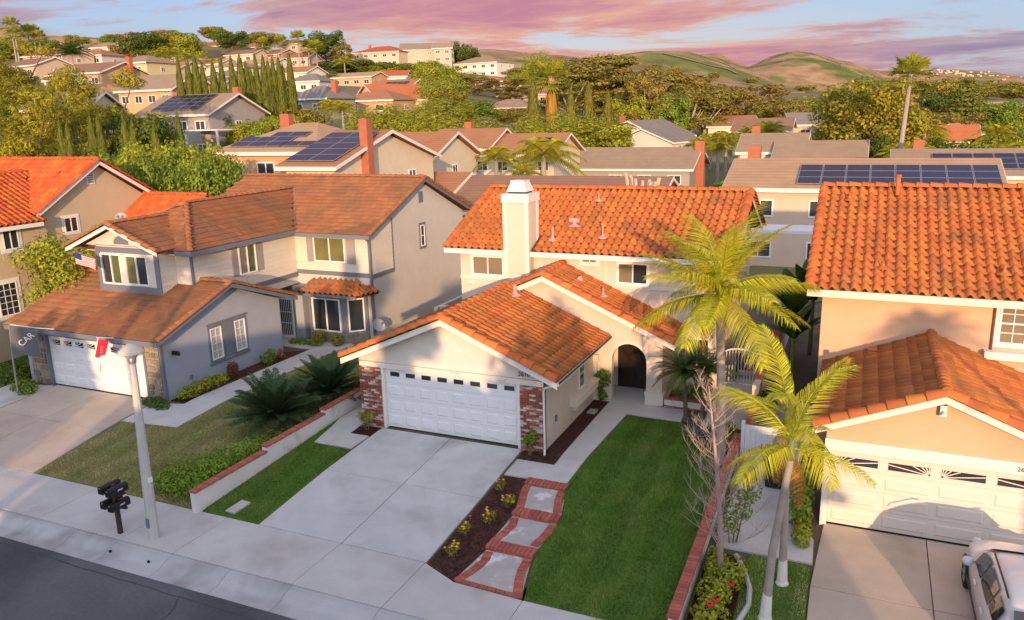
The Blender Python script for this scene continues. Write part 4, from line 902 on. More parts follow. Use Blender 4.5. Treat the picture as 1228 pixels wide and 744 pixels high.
H.slope((-20.9, 7.2, 5.1), (1, 0, 0), (0, ac, kS * ac), [(0, 0), (4.4, 0), (4.4, 2.95), (0, 2.95)], 'R')
H.slope((-16.5, 12.2, 5.1), (-1, 0, 0), (0, -ac, kS * ac), [(0, 0), (4.4, 0), (4.4, 2.95), (0, 2.95)], 'R')
H.cap((-20.9, 9.7, 6.64), (-16.5, 9.7, 6.64), 'R', lift=.03)
H.finish()
w = MB(); w.box(-32.6, -20.9, 3.6, 10.1, -.2, 6.36); w.prism([(-21.1, 3.6, 6.36), (-21.1, 10.1, 6.36), (-21.1, ary, arz - .18)], (.2, 0, 0)); w.box(-28, -20.62, -4.5, 3.6, -.2, 6.0); w.box(-20.9, -17.0, 7.7, 11.8, -.2, 5.15); w.prism([(-17.2, 7.7, 5.15), (-17.2, 11.8, 5.15), (-17.2, 9.75, 6.3)], (.2, 0, 0)); w.build('wall', m_beige, HA)
for A, B in (((-20.5, aey, aez), (-20.5, ary, arz)), ((-20.5, 2 * ary - aey, aez), (-20.5, ary, arz))): rake_board(HA, (A[0], A[1], A[2] - .01), (B[0], B[1], B[2] - .01), (.04, 0, 0), .2, mt=m_white)
f = MB(); f.box(-20.20, -20.15, -5, 3.2, 5.82, 6.0); f.build('fascia', m_white, HA)
window(HA, (-20.62, 1.82, 5.42), '+x', .75, 1.0, 2, trim=.14, tm=m_white); window(HA, (-20.62, 1.25, 2.75), '+x', .95, 1.5, 1, grid=(3, 5), trim=.16, tm=m_white)
window(HA, (-20.9, 5.12, 5.6), '+x', .75, .75, 2, trim=.1, tm=m_white)
v = MB(); v.box(-20.9, -20.85, 6.3, 6.74, 7.42, 8.2); V_ = v.build('gable_vent', m_whitebright, HA)
for k in range(6): q = MB(); q.box(-20.849, -20.82, 6.36, 6.68, 7.5 + k * .11, 7.56 + k * .11); q.build('louvre', m_greytrim, V_)
for x, y in ((-22.0, 5.6), (-23.5, 4.3), (-24.6, 3.9)): vent_pipe(HA, (x, y, aez + (y - aey) * aS + .05), .3, .05, mt=m_tile_red)
vent_pipe(HA, (-22.3, .6, 6.02 + 2.1 * wS), .5, .07, mt=m_tile_red)

# ------------------------------------------------------------------ peach house on the right
HD = thing('house', 'peach stucco house with orange tile roofs and cream fan-light garage door at the right', 'house', (17, 5, 0))
H = House(HD)
gS = .41; gc = 1 / math.sqrt(1 + gS * gS); grx, gex0, gex1, gez = 16.4, 13.62, 19.18, 2.66; grz = gez + (grx - gex0) * gS; gl = (grx - gex0) / gc
H.slope((gex1, -2.0, gez), (0, 1, 0), (-gc, 0, gS * gc), [(0, 0), (5.5, 0), (5.5, gl), (0, gl)])
H.slope((gex0, 3.5, gez), (0, -1, 0), (gc, 0, gS * gc), [(0, 0), (5.5, 0), (5.5, gl), (0, gl)])
H.cap((grx, -2.0, grz + .05), (grx, 3.45, grz + .05), 'S', lift=.03, step=.26); H.cap((gex0, -1.97, gez + .06), (grx, -1.97, grz + .06), 'B'); H.cap((gex1, -1.97, gez + .06), (grx, -1.97, grz + .06), 'B')
tS = .45; tcx = 1 / math.sqrt(1 + tS * tS); tey, tez, tyr = 3.0, 5.06, 8.5; trz = tez + (tyr - tey) * tS; tl = (tyr - tey) / tcx; tx0, tx1 = 13.0, 24.2
H.slope((tx0, tey, tez), (1, 0, 0), (0, tcx, tS * tcx), [(0, 0), (tx1 - tx0, 0), (tx1 - tx0, tl), (0, tl)])
H.slope((tx1, 2 * tyr - tey, tez), (-1, 0, 0), (0, -tcx, tS * tcx), [(0, 0), (tx1 - tx0, 0), (tx1 - tx0, tl), (0, tl)])
H.cap((tx0, tyr, trz + .05), (tx1, tyr, trz + .05), 'S', lift=.03); H.cap((tx0 + .03, tey, tez + .05), (tx0 + .03, tyr, trz + .05), 'S')
H.finish()
w = MB(); w.box(13.42, 23.8, 3.5, 13.6, -.2, 5.08); w.prism([(13.42, 3.5, 5.08), (13.42, 13.6, 5.08), (13.42, tyr, trz - .2)], (.2, 0, 0))
w.box(13.92, 14.0, -1.3, 3.5, -.3, 2.62); w.box(18.82, 18.9, -1.3, 3.5, -.3, 2.62); w.box(13.92, 14.05, -1.5, -1.3, -.3, 2.1); w.box(18.78, 18.9, -1.5, -1.3, -.3, 2.1)
w.prism([(13.92, -1.5, 2.0), (18.9, -1.5, 2.0), (18.9, -1.5, 2.62), (grx, -1.5, grz - .15), (13.92, -1.5, 2.62)], (0, .2, 0)); w.build('wall', m_peach, HD)
f = MB(); f.box(tx0, tx1, tey - .05, tey - .002, tez - .22, tez - .01); f.build('fascia', m_creamtrim, HD)
f = MB(); f.box(tx0 + .05, tx1, tey + .01, 3.5, tez - .22, tez - .18); f.build('soffit', m_creamtrim, HD)
rake_board(HD, (gex0 - .03, -2.0, gez - .01), (grx, -2.0, grz - .01), (0, -.04, 0), .17); rake_board(HD, (gex1 + .03, -2.0, gez - .01), (grx, -2.0, grz - .01), (0, -.04, 0), .17)
b = MB(); b.box(13.9, 18.92, -1.55, -1.502, 1.95, 2.24); b.box(13.9, 14.06, -1.56, -1.502, -.15, 1.95); b.box(18.76, 18.92, -1.56, -1.502, -.15, 1.95); b.build('door_frame', m_white, HD)
D = panel_door(HD, 14.06, 18.76, -.08, 1.95, -1.42, 4, 4, m_doorcream)
for i, x in enumerate((14.22, 15.37, 16.53, 17.69)): fan_light(D, x, 1.57, .92, .20, -1.438, i in (1, 3), m_doorcream)
digits(HD, '26', (18.02, -1.552, 2.03), (1, 0, 0), (0, -1, 0), .11, m_black)
c = MB(); c.box(16.33, 16.47, -1.66, -1.502, 3.18, 3.45); c.tube([(16.40, -1.66, 3.3), (16.40, -1.76, 3.26)], .04, 8); c.build('flood_lamp', m_whitebright, HD)
window(HD, (18.55, 3.5, 4.3), '-y', 1.0, 1.2, 1, 2, grid=(3, 4), trim=.1, tm=m_white, gm=g_curtain)
p = MB(); p.tube([(17.92, 3.46, 4.85), (17.92, 3.46, 2.9)], .035, 8); p.build('downspout', mat('brown_pipe', (.16, .06, .035), rough=.6), HD)
t = MB(); t.box(17.75, 20.5, 3.2, 3.5, 3.3, 3.52); t.build('ledge', m_white, HD)
def on_d(x, y): return (x, y, tez + (y - tey) * tS + .05)
for x, y, h in ((13.9, 7.6, .3), (15.0, 4.0, .25), (18.1, 4.0, .3)): vent_pipe(HD, on_d(x, y), h, .04, mt=m_cap, flash=.2)
p = MB(); p.tube([on_d(15.35, 8.0), (15.35, 8.0, trz + .45)], .07, 10); p.tube([(15.35, 8.0, trz + .42), (15.35, 8.0, trz + .5)], .09, 10); p.build('vent_pipe', m_cap, HD)
def on_dg(x, y): return (x, y, grz - abs(x - grx) * gS + .05)
for x, y, h in ((14.25, 2.0, .35), (14.9, 3.1, .2)): vent_pipe(HD, on_dg(x, y), h, .08, mt=m_cap, flash=.16)
# ------------------------------------------------------------------ planter walls, brick walk, mulch
m_whitewall = mat('white_wall_plaster', (0.72, 0.70, 0.67), rough=.95, var=.06, scale=2, bump=.3, bscale=70, col2=(.45, .40, .34), c2scale=1.2, c2lo=.6, c2hi=.8)
brick_me = None
def brick_obj(parent, M, size, mt=None):
    """one brick, shared unit mesh scaled by its matrix"""
    global brick_me
    if brick_me is None:
        mb = MB(); e = .04
        for (z, q) in ((0, 1), (.86, 1), (1, .94)): mb.v += [(-.5 * q, -.5 * q, z), (.5 * q, -.5 * q, z), (.5 * q, .5 * q, z), (-.5 * q, .5 * q, z)]
        mb.f = [(k * 4 + i, k * 4 + (i + 1) % 4, k * 4 + 4 + (i + 1) % 4, k * 4 + 4 + i) for k in range(2) for i in range(4)] + [(8, 9, 10, 11)]
        brick_me = bpy.data.meshes.new('brick'); brick_me.from_pydata(mb.v, [], mb.f); brick_me.materials.append(m_brickcap); brick_me.update()
    o = obj('brick', brick_me, parent); w = wloc(parent); o.matrix_local = Matrix.Translation(-w) @ M @ Matrix.Diagonal((*size, 1)); return o
def brick_row(parent, A, B, wid, ln, hgt, gap=.012, jit=.006):
    """bricks laid side by side from A to B, their length across"""
    A, B = Vector(A), Vector(B); d = B - A; n = max(1, round(d.length / (wid + gap))); st = d.length / n; d.normalize(); x = d; z = Vector((0, 0, 1)); y = z.cross(x).normalized(); z2 = x.cross(y)
    for k in range(n):
        M = Matrix((x, y, z2)).transposed().to_4x4(); M.translation = A + d * (st * (k + .5)) + Vector((0, 0, random.uniform(-jit, jit)))
        brick_obj(parent, M @ Matrix.Rotation(random.gauss(0, .015), 4, 'Z'), (st - gap, ln * random.uniform(.97, 1.03), hgt))
PW = thing('planter_wall', 'low white planter wall with red brick cap stepping up beside the grass strip', 'wall', (-2.23, -2, 0))
for y0, y1, zt in ((-6.60, -3.62, .22), (-3.62, -.62, .38), (-.62, 2.3, .52)):
    w = MB(); w.box(-2.32, -2.14, y0, y1 - .004, -.6, zt); w.build('wall_section', m_whitewall, PW)
    brick_row(PW, (-2.23, y0 - .02, zt), (-2.23, y1, zt), .105, .25, .062)
PD = thing('planter_wall', 'white planter wall with red brick cap between the big lawn and the right-hand yard', 'wall', (11.32, -2, 0))
for y0, y1 in ((-7.05, -4.0), (-4.0, -1.0), (-1.0, 2.25)):
    z0, z1 = gz(y0) + .40, gz(y1) + .40 + (.06 if y1 > 0 else 0)
    w = MB(); w.prism([(11.24, y0, -.6), (11.24, y1 - .004, -.6), (11.24, y1 - .004, z1), (11.24, y0, z0)], (.18, 0, 0)); w.build('wall_section', m_whitewall, PD)
    brick_row(PD, (11.33, y0, z0), (11.33, y1, z1), .105, .25, .062)
BW_ = thing('brick_steps', 'curving front steps of three concrete landings edged in red brick', 'steps', (6.8, -4, -.3))
def landing(poly, z):
    m = MB(); m.prism([(x, y, z) for x, y in poly], (0, 0, -.2)); m.build('landing', m_landing, BW_)
m_landing = mat('worn_concrete', (0.45, 0.43, 0.40), rough=.95, var=.12, scale=2.2, fine=.05, bump=.3, bscale=80, col2=(.66, .64, .61), c2scale=1.1, c2lo=.56, c2hi=.62)
def edge_path(pts, z0, z1, wid=.105, ln=.22):
    L = sum((Vector(pts[i + 1]) - Vector(pts[i])).length for i in range(len(pts) - 1)); acc = 0
    for i in range(len(pts) - 1):
        l = (Vector(pts[i + 1]) - Vector(pts[i])).length; za = z0 + (z1 - z0) * acc / L; zb = z0 + (z1 - z0) * (acc + l) / L; acc += l
        brick_row(BW_, (*pts[i], za - .05), (*pts[i + 1], zb - .05), wid, ln, .07)
LZ = (-.155, -.262, -.362)
landing([(5.95, -2.1), (7.2, -2.05), (7.55, -3.45), (6.25, -3.45)], LZ[0] - .005); landing([(6.28, -3.75), (7.58, -3.75), (7.52, -5.1), (6.28, -5.1)], LZ[1] - .005); landing([(6.28, -5.4), (7.5, -5.4), (7.85, -6.9), (6.15, -6.85)], LZ[2] - .005)
edge_path([(6.05, -2.18), (6.12, -2.6), (6.36, -3.42)], LZ[0], LZ[0]); edge_path([(7.10, -2.16), (7.20, -2.7), (7.42, -3.40)], LZ[0], LZ[0])
edge_path([(6.38, -3.85), (6.48, -4.25), (6.44, -4.7), (6.36, -5.1)], LZ[1], LZ[1]); edge_path([(7.47, -3.85), (7.48, -4.3), (7.40, -5.0)], LZ[1], LZ[1])
edge_path([(6.38, -5.5), (6.46, -5.9), (6.38, -6.4), (6.22, -6.92)], LZ[2], LZ[2]); edge_path([(7.42, -5.45), (7.48, -6.0), (7.62, -6.5), (7.80, -7.0)], LZ[2], LZ[2]); edge_path([(6.34, -6.90), (7.70, -6.95)], LZ[2], LZ[2], .205, .10)
for (xa, xb, yc, z) in ((5.93, 7.20, -1.94, -.085), (6.25, 7.58, -3.60, -.155), (6.25, 7.54, -5.25, -.262)):
    brick_row(BW_, (xa, yc, z - .06), (xb, yc, z - .06), .105, .36, .075); brick_row(BW_, (xa + .02, yc - .16, z - .135), (xb - .02, yc - .16, z - .135), .205, .05, .07); 
    c = MB(); c.box(xa + .02, xb - .02, yc - .15, yc + .17, z - .35, z - .058); c.build('step_core', m_mortar, BW_)
m_mulch = mat('mulch', (0.075, 0.038, 0.028), rough=1, var=.25, scale=5, fine=.3, bump=1.0, bscale=40, rand=.5, hue=.02, spec=.1)
def mulch(poly, label, dens=420, zo=-.012):
    sheet('mulch_bed', poly, zo, m_mulch, thick=.05)
    A = np.array(poly); q = pts_in_poly(inset(poly, .03), int(np.prod(A.max(0) - A.min(0)) * dens)); n = len(q); z = np.array([hz(*p) for p in q]) + zo
    an = rng.uniform(0, 2 * np.pi, n); L = rng.uniform(.012, .04, n); Wd = rng.uniform(.005, .012, n); t = np.stack([np.cos(an), np.sin(an), rng.uniform(-.5, .6, n)], 1); s = np.stack([-np.sin(an), np.cos(an), np.zeros(n)], 1)
    c = np.stack([q[:, 0], q[:, 1], z + rng.uniform(.003, .02, n)], 1)
    V = np.stack([c - t * L[:, None] - s * Wd[:, None], c + t * L[:, None] - s * Wd[:, None], c + t * L[:, None] + s * Wd[:, None], c - t * L[:, None] + s * Wd[:, None]], 1).reshape(-1, 3)
    o = obj('mulch_chips', fastmesh('mulch_chips', V, np.arange(4 * n).reshape(-1, 4), m_mulch)); tag(o, label, 'mulch', kind='stuff')
mulch([(5.15, -1.84), (5.9, -1.84), (5.92, -2.3), (6.2, -3.5), (6.26, -5.4), (6.24, -6.2), (6.10, -6.86), (5.60, -6.66), (5.16, -6.44)], 'dark bark mulch in the rose bed between driveway and brick steps', 700)
mulch([(5.12, -.72), (6.30, -.72), (6.32, 4.85), (5.78, 4.85), (5.78, -.12), (5.12, -.12)], 'dark bark mulch along the garage side wall', 700)
mulch([(-.95, -.85), (-.22, -.85), (-.12, -.2), (-.95, -.2)], 'bark mulch at the foot of the left brick pillar', 700, .016)
mulch([(9.4, 2.6), (11.15, 1.7), (11.15, 3.85), (9.25, 3.85)], 'dark soil bed under the palms by the entry', 500)
mulch([(-9.4, -.55), (-8.62, -.55), (-8.55, 6.8), (-9.4, 6.0)], 'soil bed along the blue-grey garage wall', 300)
mulch([(11.5, -6.95), (12.3, -6.6), (12.62, -5.4), (12.5, -4.5), (12.1, -3.7), (11.5, -3.5)], 'soil in the flower planter below the bare tree', 400)
st = sheet('stepping_stone', [(-1.45, -6.25), (-1.10, -6.28), (-1.06, -5.66), (-1.40, -5.62)], .05, m_conc, thick=.05); tag(st, 'flat concrete stone set in the narrow grass strip', 'stepping stone', kind='thing')
ib = sheet('irrigation_box', [(5.95, 3.5), (6.25, 3.5), (6.25, 3.95), (5.95, 3.95)], .03, mat('irrigation_plastic', (.30, .30, .24), rough=.7), thick=.1, bevel=.02); tag(ib, 'grey-green valve box lid in the mulch under the planter shelf', 'valve box', kind='thing')
ed = MB(); pts = [(12.22, -6.95, -.33), (12.52, -6.3, -.32), (12.68, -5.5, -.28), (12.62, -4.9, -.24), (12.42, -4.3, -.2), (12.15, -3.75, -.17)]; ed.tube(pts, .06, 6); o = ed.build('edging', m_conc); tag(o, 'curved concrete edging around the flower planter by the palms', 'edging')
e2 = MB(); e2.tube([(-4.75, -5.9, -.40), (-4.45, -5.2, -.34), (-4.3, -4.7, -.31)], .07, 6); o = e2.build('edging', m_conc); tag(o, 'pale concrete edging strip between dry lawn and ivy mound', 'edging')

# ------------------------------------------------------------------ plants kit
def leaf_quads(P, N, size, asp=.55, rs=rng):
    n = len(P); N = N / (np.linalg.norm(N, axis=1, keepdims=True) + 1e-9); r = rs.normal(size=(n, 3)); T = r - N * (r * N).sum(1, keepdims=True); T /= np.linalg.norm(T, axis=1, keepdims=True) + 1e-9
    B = np.cross(N, T); s = size[:, None]
    V = np.stack([P - T * s, P + B * s * asp - N * s * .12, P + T * s, P - B * s * asp - N * s * .12], 1).reshape(-1, 3)
    return V, np.arange(4 * n).reshape(-1, 4)
def crown_cloud(lobes, n, size, fill=.35, rs=rng, up=.25, asp=.55, rough=.16):
    """leaves spread over and inside a set of ellipsoid lobes"""
    w = np.array([l[3] * l[4] + l[4] * l[5] + l[3] * l[5] for l in lobes]); w = w / w.sum(); k = rs.choice(len(lobes), n, p=w); L = np.array(lobes)[k]
    d = rs.normal(size=(n, 3)); d /= np.linalg.norm(d, axis=1, keepdims=True); r = np.where(rs.random(n) < fill, rs.uniform(.3, .85, n), rs.uniform(.82, 1.0, n))
    ph = rs.uniform(0, 6.28, (len(lobes), 3))[k]; bump = 1 + rough * (np.sin(d[:, 0] * 5 + ph[:, 0]) + np.sin(d[:, 1] * 6 + ph[:, 1]) + np.sin(d[:, 2] * 5 + ph[:, 2])) / 1.5
    P = L[:, :3] + d * L[:, 3:6] * (r * bump)[:, None]; N = d / L[:, 3:6]; N = N / np.linalg.norm(N, axis=1, keepdims=True) + rs.normal(size=(n, 3)) * .38; N[:, 2] += up
    return leaf_quads(P, N, size * rs.uniform(.6, 1.25, n), asp, rs)
def foliage(name, col, **k):
    d = dict(rough=.75, var=.16, scale=.8, rand=.38, hue=.012, spec=.25, trans=.28); d.update(k); return mat(name, tuple(c * q for c, q in zip(col, (1, 1, 1) if 'palm' in name or 'sago' in name or 'banana' in name else (1.65, 1.65, .85))), **d)
m_leaf = foliage('leaf_green', (0.12, 0.17, 0.035)); m_leaf_yel = foliage('leaf_yellow_green', (0.20, 0.215, 0.036)); m_leaf_dk = foliage('leaf_dark', (0.068, 0.098, 0.028)); m_leaf_ol = foliage('leaf_olive', (0.185, 0.165, 0.05)); m_leaf_br = foliage('leaf_bronze', (0.105, 0.068, 0.032))
m_palm = foliage('palm_leaf', (0.58, 0.57, 0.03), rand=.35, hue=.02, trans=.4, spec=.4, rough=.5); m_palm_gr = foliage('palm_leaf_green', (0.065, 0.115, 0.024), rand=.2, trans=.3, spec=.4, rough=.5); m_sago = foliage('sago_leaf', (0.040, 0.085, 0.022), rand=.25, trans=.1, spec=.25, rough=.6); m_dry = foliage('dry_leaf', (0.28, 0.17, 0.065), rand=.25)
m_bark = mat('bark', (0.15, 0.105, 0.07), rough=.95, var=.2, scale=6, bump=.6, bscale=30); m_palmbark = mat('palm_trunk_grey', (0.36, 0.31, 0.26), rough=.9, var=.15, scale=5, bump=.4, bscale=25); m_palebark = mat('pale_bark', (0.50, 0.41, 0.33), rough=.85, var=.1, scale=6)
m_shaft = mat('crownshaft', (0.16, 0.20, 0.06), rough=.5, var=.1)
def shrub(name, label, cat, loc, lobes, n, size, mt, group=None, stems=True, seed=1):
    t = thing(name, label, cat, loc, group=group); rs = np.random.default_rng(seed)
    V, F = crown_cloud(lobes, n, size, rs=rs); obj('foliage', fastmesh('foliage', V, F, mt), t)
    if stems:
        s = MB()
        for l in lobes[:6]: s.tube([(l[0] * .3, l[1] * .3, -.05), (l[0] * .7, l[1] * .7, l[2] * .5), (l[0], l[1], l[2])], [.02, .015, .008], 5)
        s.build('stem', m_bark, t, local=True)
    return t
def frond_mesh(name, mt, L=2.6, arch=.9, n=60, leaf=.55, droop=.5, width=.022, vee=.5, sweep=.55, start=.08, rs=random.Random(3)):
    """pinnate frond along +x, arching down; leaflets in two ranks"""
    mb = MB()
    def path(t): return Vector((L * (t - .10 * arch * t * t), 0, -arch * L * .42 * t ** 2.2))
    pts = [path(k / 10) for k in range(11)]; mb.tube(pts, [.022 * (1 - .8 * k / 10) for k in range(11)], 5)
    for i in range(n):
        t = start + (1 - start) * (i + .5) / n; p = path(t); tg = (path(min(1, t + .02)) - path(max(0, t - .02))).normalized()
        ll = leaf * (math.sin(math.pi * min(1, .18 + .80 * t) ) ** .6) * rs.uniform(.88, 1.08)
        for sgn in (-1, 1):
            side = Vector((0, sgn, 0)); upv = tg.cross(side) * sgn; upv = -upv if upv.z < 0 else upv
            d = (side * math.cos(vee) + upv * math.sin(vee) * rs.uniform(.5, 1.2) + tg * sweep * rs.uniform(.8, 1.2)).normalized()
            wv = tg.cross(d).cross(d).normalized() * width * rs.uniform(.8, 1.2); a = p; b = p + d * ll * .5 - Z3 * (droop * ll * .10); c = p + d * ll - Z3 * (droop * ll * .55)
            mb.add([a - wv * .6, a + wv * .6, b + wv, c, b - wv], [(0, 1, 2, 4), (4, 2, 3)])
    me = bpy.data.meshes.new(name); me.from_pydata([tuple(v) for v in mb.v], [], mb.f); me.materials.append(mt); me.update(); return me
def put_frond(parent, me, loc, az, el, roll=0.0, s=1.0, name='frond'):
    o = obj(name, me, parent); o.location = loc; o.rotation_mode = 'QUATERNION'
    q = (Matrix.Rotation(az, 3, 'Z') @ Matrix.Rotation(-el, 3, 'Y') @ Matrix.Rotation(roll, 3, 'X')).to_quaternion(); o.rotation_quaternion = q; o.scale = (s, s, s); return o
def ring_trunk(mb, pts, r0, r1, n=10, rings=26, amp=.05):
    P = []; Rr = []
    pts = [Vector(p) for p in pts]
    for k in range(rings * 2 + 1):
        t = k / (rings * 2); u = t * (len(pts) - 1); i = min(int(u), len(pts) - 2); P.append(pts[i].lerp(pts[i + 1], u - i)); Rr.append((r0 + (r1 - r0) * t) * (1 + (amp if k % 2 else 0)) * (1 + .5 * max(0, .06 - t) / .06))
    mb.tube(P, Rr, n)
FR_KING = [frond_mesh('king_frond', m_palm, 2.7, a, 66, .70, d, .0155, v, .55, rs=random.Random(s)) for s, (a, d, v) in enumerate(((.8, 1.5, .45), (1.1, 1.7, .25), (.6, 1.2, .55)))]
FR_DRY = frond_mesh('dry_frond', m_dry, 2.2, 1.3, 44, .5, 1.2, .018, -.3, .4)
def king_palm(label, base, top, rad, nf, seed, size=1.0, group=None, white=False, dry=2, fr=None, e0=None, az0=0.0):
    t = thing('palm_tree', label, 'palm', base, group=group); rr = random.Random(seed); b = Vector(base); tp = Vector(top) - b; fr = fr or FR_KING
    mb = MB(); sh = .55 * size; mid = tp * .5 + Vector((rr.uniform(-.1, .1), rr.uniform(-.1, .1), 0)); tt = tp - Vector((0, 0, sh)); ring_trunk(mb, [(0, 0, -.15), mid * .8, tt], rad, rad * .72); T_ = mb.build('trunk', m_palmbark, t, smooth=True, local=True)
    if white:
        wmb = MB(); ring_trunk(wmb, [(0, 0, -.1), mid * .30], rad * 1.42, rad * 1.02, rings=2, amp=0); wmb.build('limewash', m_white, T_, local=True)
    c = MB(); c.tube([tt, tt + Vector((0, 0, sh * .35)), tp + Vector((0, 0, .1))], [rad * .75, rad * .95, rad * .55], 10); c.build('crownshaft', m_shaft, t, smooth=True, local=True)
    for k in range(nf):
        q = k / nf; az = k * 2.399 + rr.uniform(-.25, .25) + az0; el = (e0 or (1.25, -.15))[0] * (1 - q) + (e0 or (1.25, -.15))[1] * q + rr.uniform(-.12, .12)
        put_frond(t, fr[k % len(fr)], tp + Vector((0, 0, .05 - .25 * q)), az, el, rr.uniform(-.35, .35), size * rr.uniform(.85, 1.08))
    for k in range(dry): put_frond(t, FR_DRY, tp + Vector((0, 0, -.25)), rr.uniform(0, 6.28), -.75, 0, size * .85, 'dead_frond')
    return t
# ------------------------------------------------------------------ plants close by
king_palm('tall golden-green palm in front of the cream house beside the gate', (10.98, 1.15, -.02), (10.70, 1.6, 5.15), .15, 32, 5, .96, dry=2, e0=(1.4, -.2))
king_palm('leaning palm with whitewashed base nearest the street by the right driveway', (13.05, -5.75, -.37), (13.38, -6.0, 3.85), .095, 7, 21, .70, white=True, dry=1, az0=.6, e0=(1.35, -.45))
king_palm('second leaning palm, standing just behind the one nearest the street', (13.27, -4.4, -.28), (13.18, -4.7, 4.0), .09, 6, 33, .70, white=True, dry=1, az0=2.0, e0=(1.3, -.45))
FR_PYG = [frond_mesh('date_frond', m_palm_gr, 1.15, a, 46, .26, .4, .010, .35, .7, rs=random.Random(9 + i)) for i, a in enumerate((.9, 1.25))]
def pygmy(label, base, top, nf, seed, s=1.0):
    t = thing('palm_tree', label, 'palm', base); rr = random.Random(seed); tp = Vector(top) - Vector(base); mb = MB(); ring_trunk(mb, [(0, 0, -.1), tp * .5 + Vector((.04, 0, 0)), tp], .07, .08, 8, 16, .12); mb.build('trunk', m_bark, t, local=True)
    for k in range(nf): put_frond(t, FR_PYG[k % 2], tp, k * 2.399, 1.3 - 1.5 * k / nf + rr.uniform(-.1, .1), 0, s * rr.uniform(.85, 1.1))
pygmy('small bushy date palm left of the entry gate, nearer the arch', (9.33, 4.05, 0), (9.12, 4.25, 1.65), 30, 4); pygmy('small bushy date palm beside the tall palm trunk', (9.80, 4.15, 0), (9.95, 4.3, 1.75), 26, 8)
FR_SAGO = [frond_mesh('sago_frond', m_sago, 1.35, a, 46, .24, .15, .012, .35, .35, start=.12, rs=random.Random(19 + i)) for i, a in enumerate((.35, .6))]
def sago(label, base, n, s, seed):
    t = thing('sago_palm', label, 'sago palm', base, group='sago palms by the planter wall'); rr = random.Random(seed); m = MB(); m.lathe((0, 0, -.1), [(.16, 0), (.2, .15), (.16, .38), (.05, .5)], 10); m.build('trunk', m_bark, t, local=True)
    for k in range(n): put_frond(t, FR_SAGO[k % 2], (0, 0, .38), k * 2.399, 1.25 - 1.15 * k / n + rr.uniform(-.08, .08), rr.uniform(-.2, .2), s * rr.uniform(.9, 1.08))
sago('front sago palm with stiff dark fronds behind the stepped white wall', (-3.75, -1.2, -.07), 64, 1.32, 2); sago('rear sago palm with stiff dark fronds nearer the brick pillar', (-3.4, 1.35, 0), 60, 1.2, 3)
# ivy mound and other low green
def mound(name, label, cat, loc, lobes, n, size, mt, seed): return shrub(name, label, cat, loc, lobes, n, size, mt, stems=False, seed=seed)
mound('ivy_mound', 'leafy green ground-cover mound filling the planter at the sidewalk corner', 'ground cover', (-3.4, -4.9, -.3), [(-.1, -.95, .25, 1.0, .6, .5), (.2, -.3, .32, 1.0, .8, .58), (.3, .6, .32, .85, .8, .55), (-.6, -.4, .2, .8, .7, .42), (.4, 1.5, .28, .7, .7, .5), (.5, 2.4, .2, .55, .7, .42), (.55, 3.2, .2, .5, .5, .35)], 8200, .048, foliage('ivy_leaf', (.115, .19, .03)), 3)
mound('shrub', 'low spreading shrub behind the second sago palm at the planter wall', 'shrub', (-2.85, 2.3, 0), [(0, 0, .25, .5, .6, .35), (.2, -.8, .2, .4, .5, .3), (-.3, .6, .25, .45, .4, .3)], 1500, .045, m_leaf, 4)
mound('shrub', 'bright green low hedge along the foot of the blue-grey garage wall', 'hedge', (-9.0, .55, -.02), [(0, -.6, .18, .38, .5, .28), (0, 0, .2, .4, .55, .3), (.02, .6, .2, .38, .5, .28), (0, 1.1, .18, .35, .4, .26)], 2400, .045, m_leaf_yel, 5)
mound('grass_clump', 'dark tufted grass clump at the corner stone pillar', 'plant', (-9.6, -1.15, -.07), [(0, 0, .12, .45, .35, .22), (.45, -.1, .1, .35, .3, .2), (-.4, .05, .1, .3, .25, .18)], 1300, .05, m_leaf_dk, 6)
mound('shrub', 'small clipped rust-brown cylinder bush by the blue-grey garage wall', 'shrub', (-8.95, 2.35, 0), [(0, 0, .28, .26, .26, .33), (0, 0, .42, .25, .25, .28)], 1500, .03, foliage('leaf_rust', (.10, .045, .022)), 7)
shrub('shrub', 'spiky green plant near the entry of the blue-grey house', 'shrub', (-8.9, 4.35, 0), [(0, 0, .25, .3, .3, .3), (.1, .2, .4, .2, .2, .25)], 700, .05, m_leaf, seed=8)
shrub('shrub', 'small flowering plant beside the spiky plant at the path bed', 'shrub', (-8.85, 5.2, 0), [(0, 0, .2, .2, .2, .22)], 350, .04, foliage('leaf_pinkish', (.22, .09, .07)), seed=9)
shrub('shrub', 'leafy shrub under the bay window, left one', 'shrub', (-8.75, 7.75, 0), [(0, 0, .3, .35, .28, .3), (.2, 0, .45, .2, .2, .25)], 700, .05, m_leaf_ol, seed=10)
shrub('shrub', 'leafy shrub under the bay window, right one', 'shrub', (-7.6, 7.7, 0), [(0, 0, .25, .3, .28, .28), (-.15, 0, .4, .2, .2, .2)], 600, .05, m_leaf_ol, seed=11)
mound('ground_cover', 'low green planting in front of the bay window stones', 'ground cover', (-9.6, 7.5, 0), [(0, 0, .1, .7, .3, .16), (.9, -.1, .1, .5, .3, .15)], 900, .045, m_leaf, 12)
mound('shrub', 'rounded green shrub left of the left garage, nearer the street', 'shrub', (-16.3, -1.6, -.1), [(0, 0, .16, .6, .4, .3), (.5, -.2, .12, .4, .3, .22)], 1500, .05, m_leaf, 13)
mound('shrub', 'dark green planting beside the flag pole at the left edge', 'shrub', (-17.6, -1.0, -.05), [(0, 0, .25, .7, .6, .45), (-.7, .3, .3, .6, .6, .5), (.2, .9, .3, .6, .6, .5)], 2600, .055, m_leaf_dk, 14)
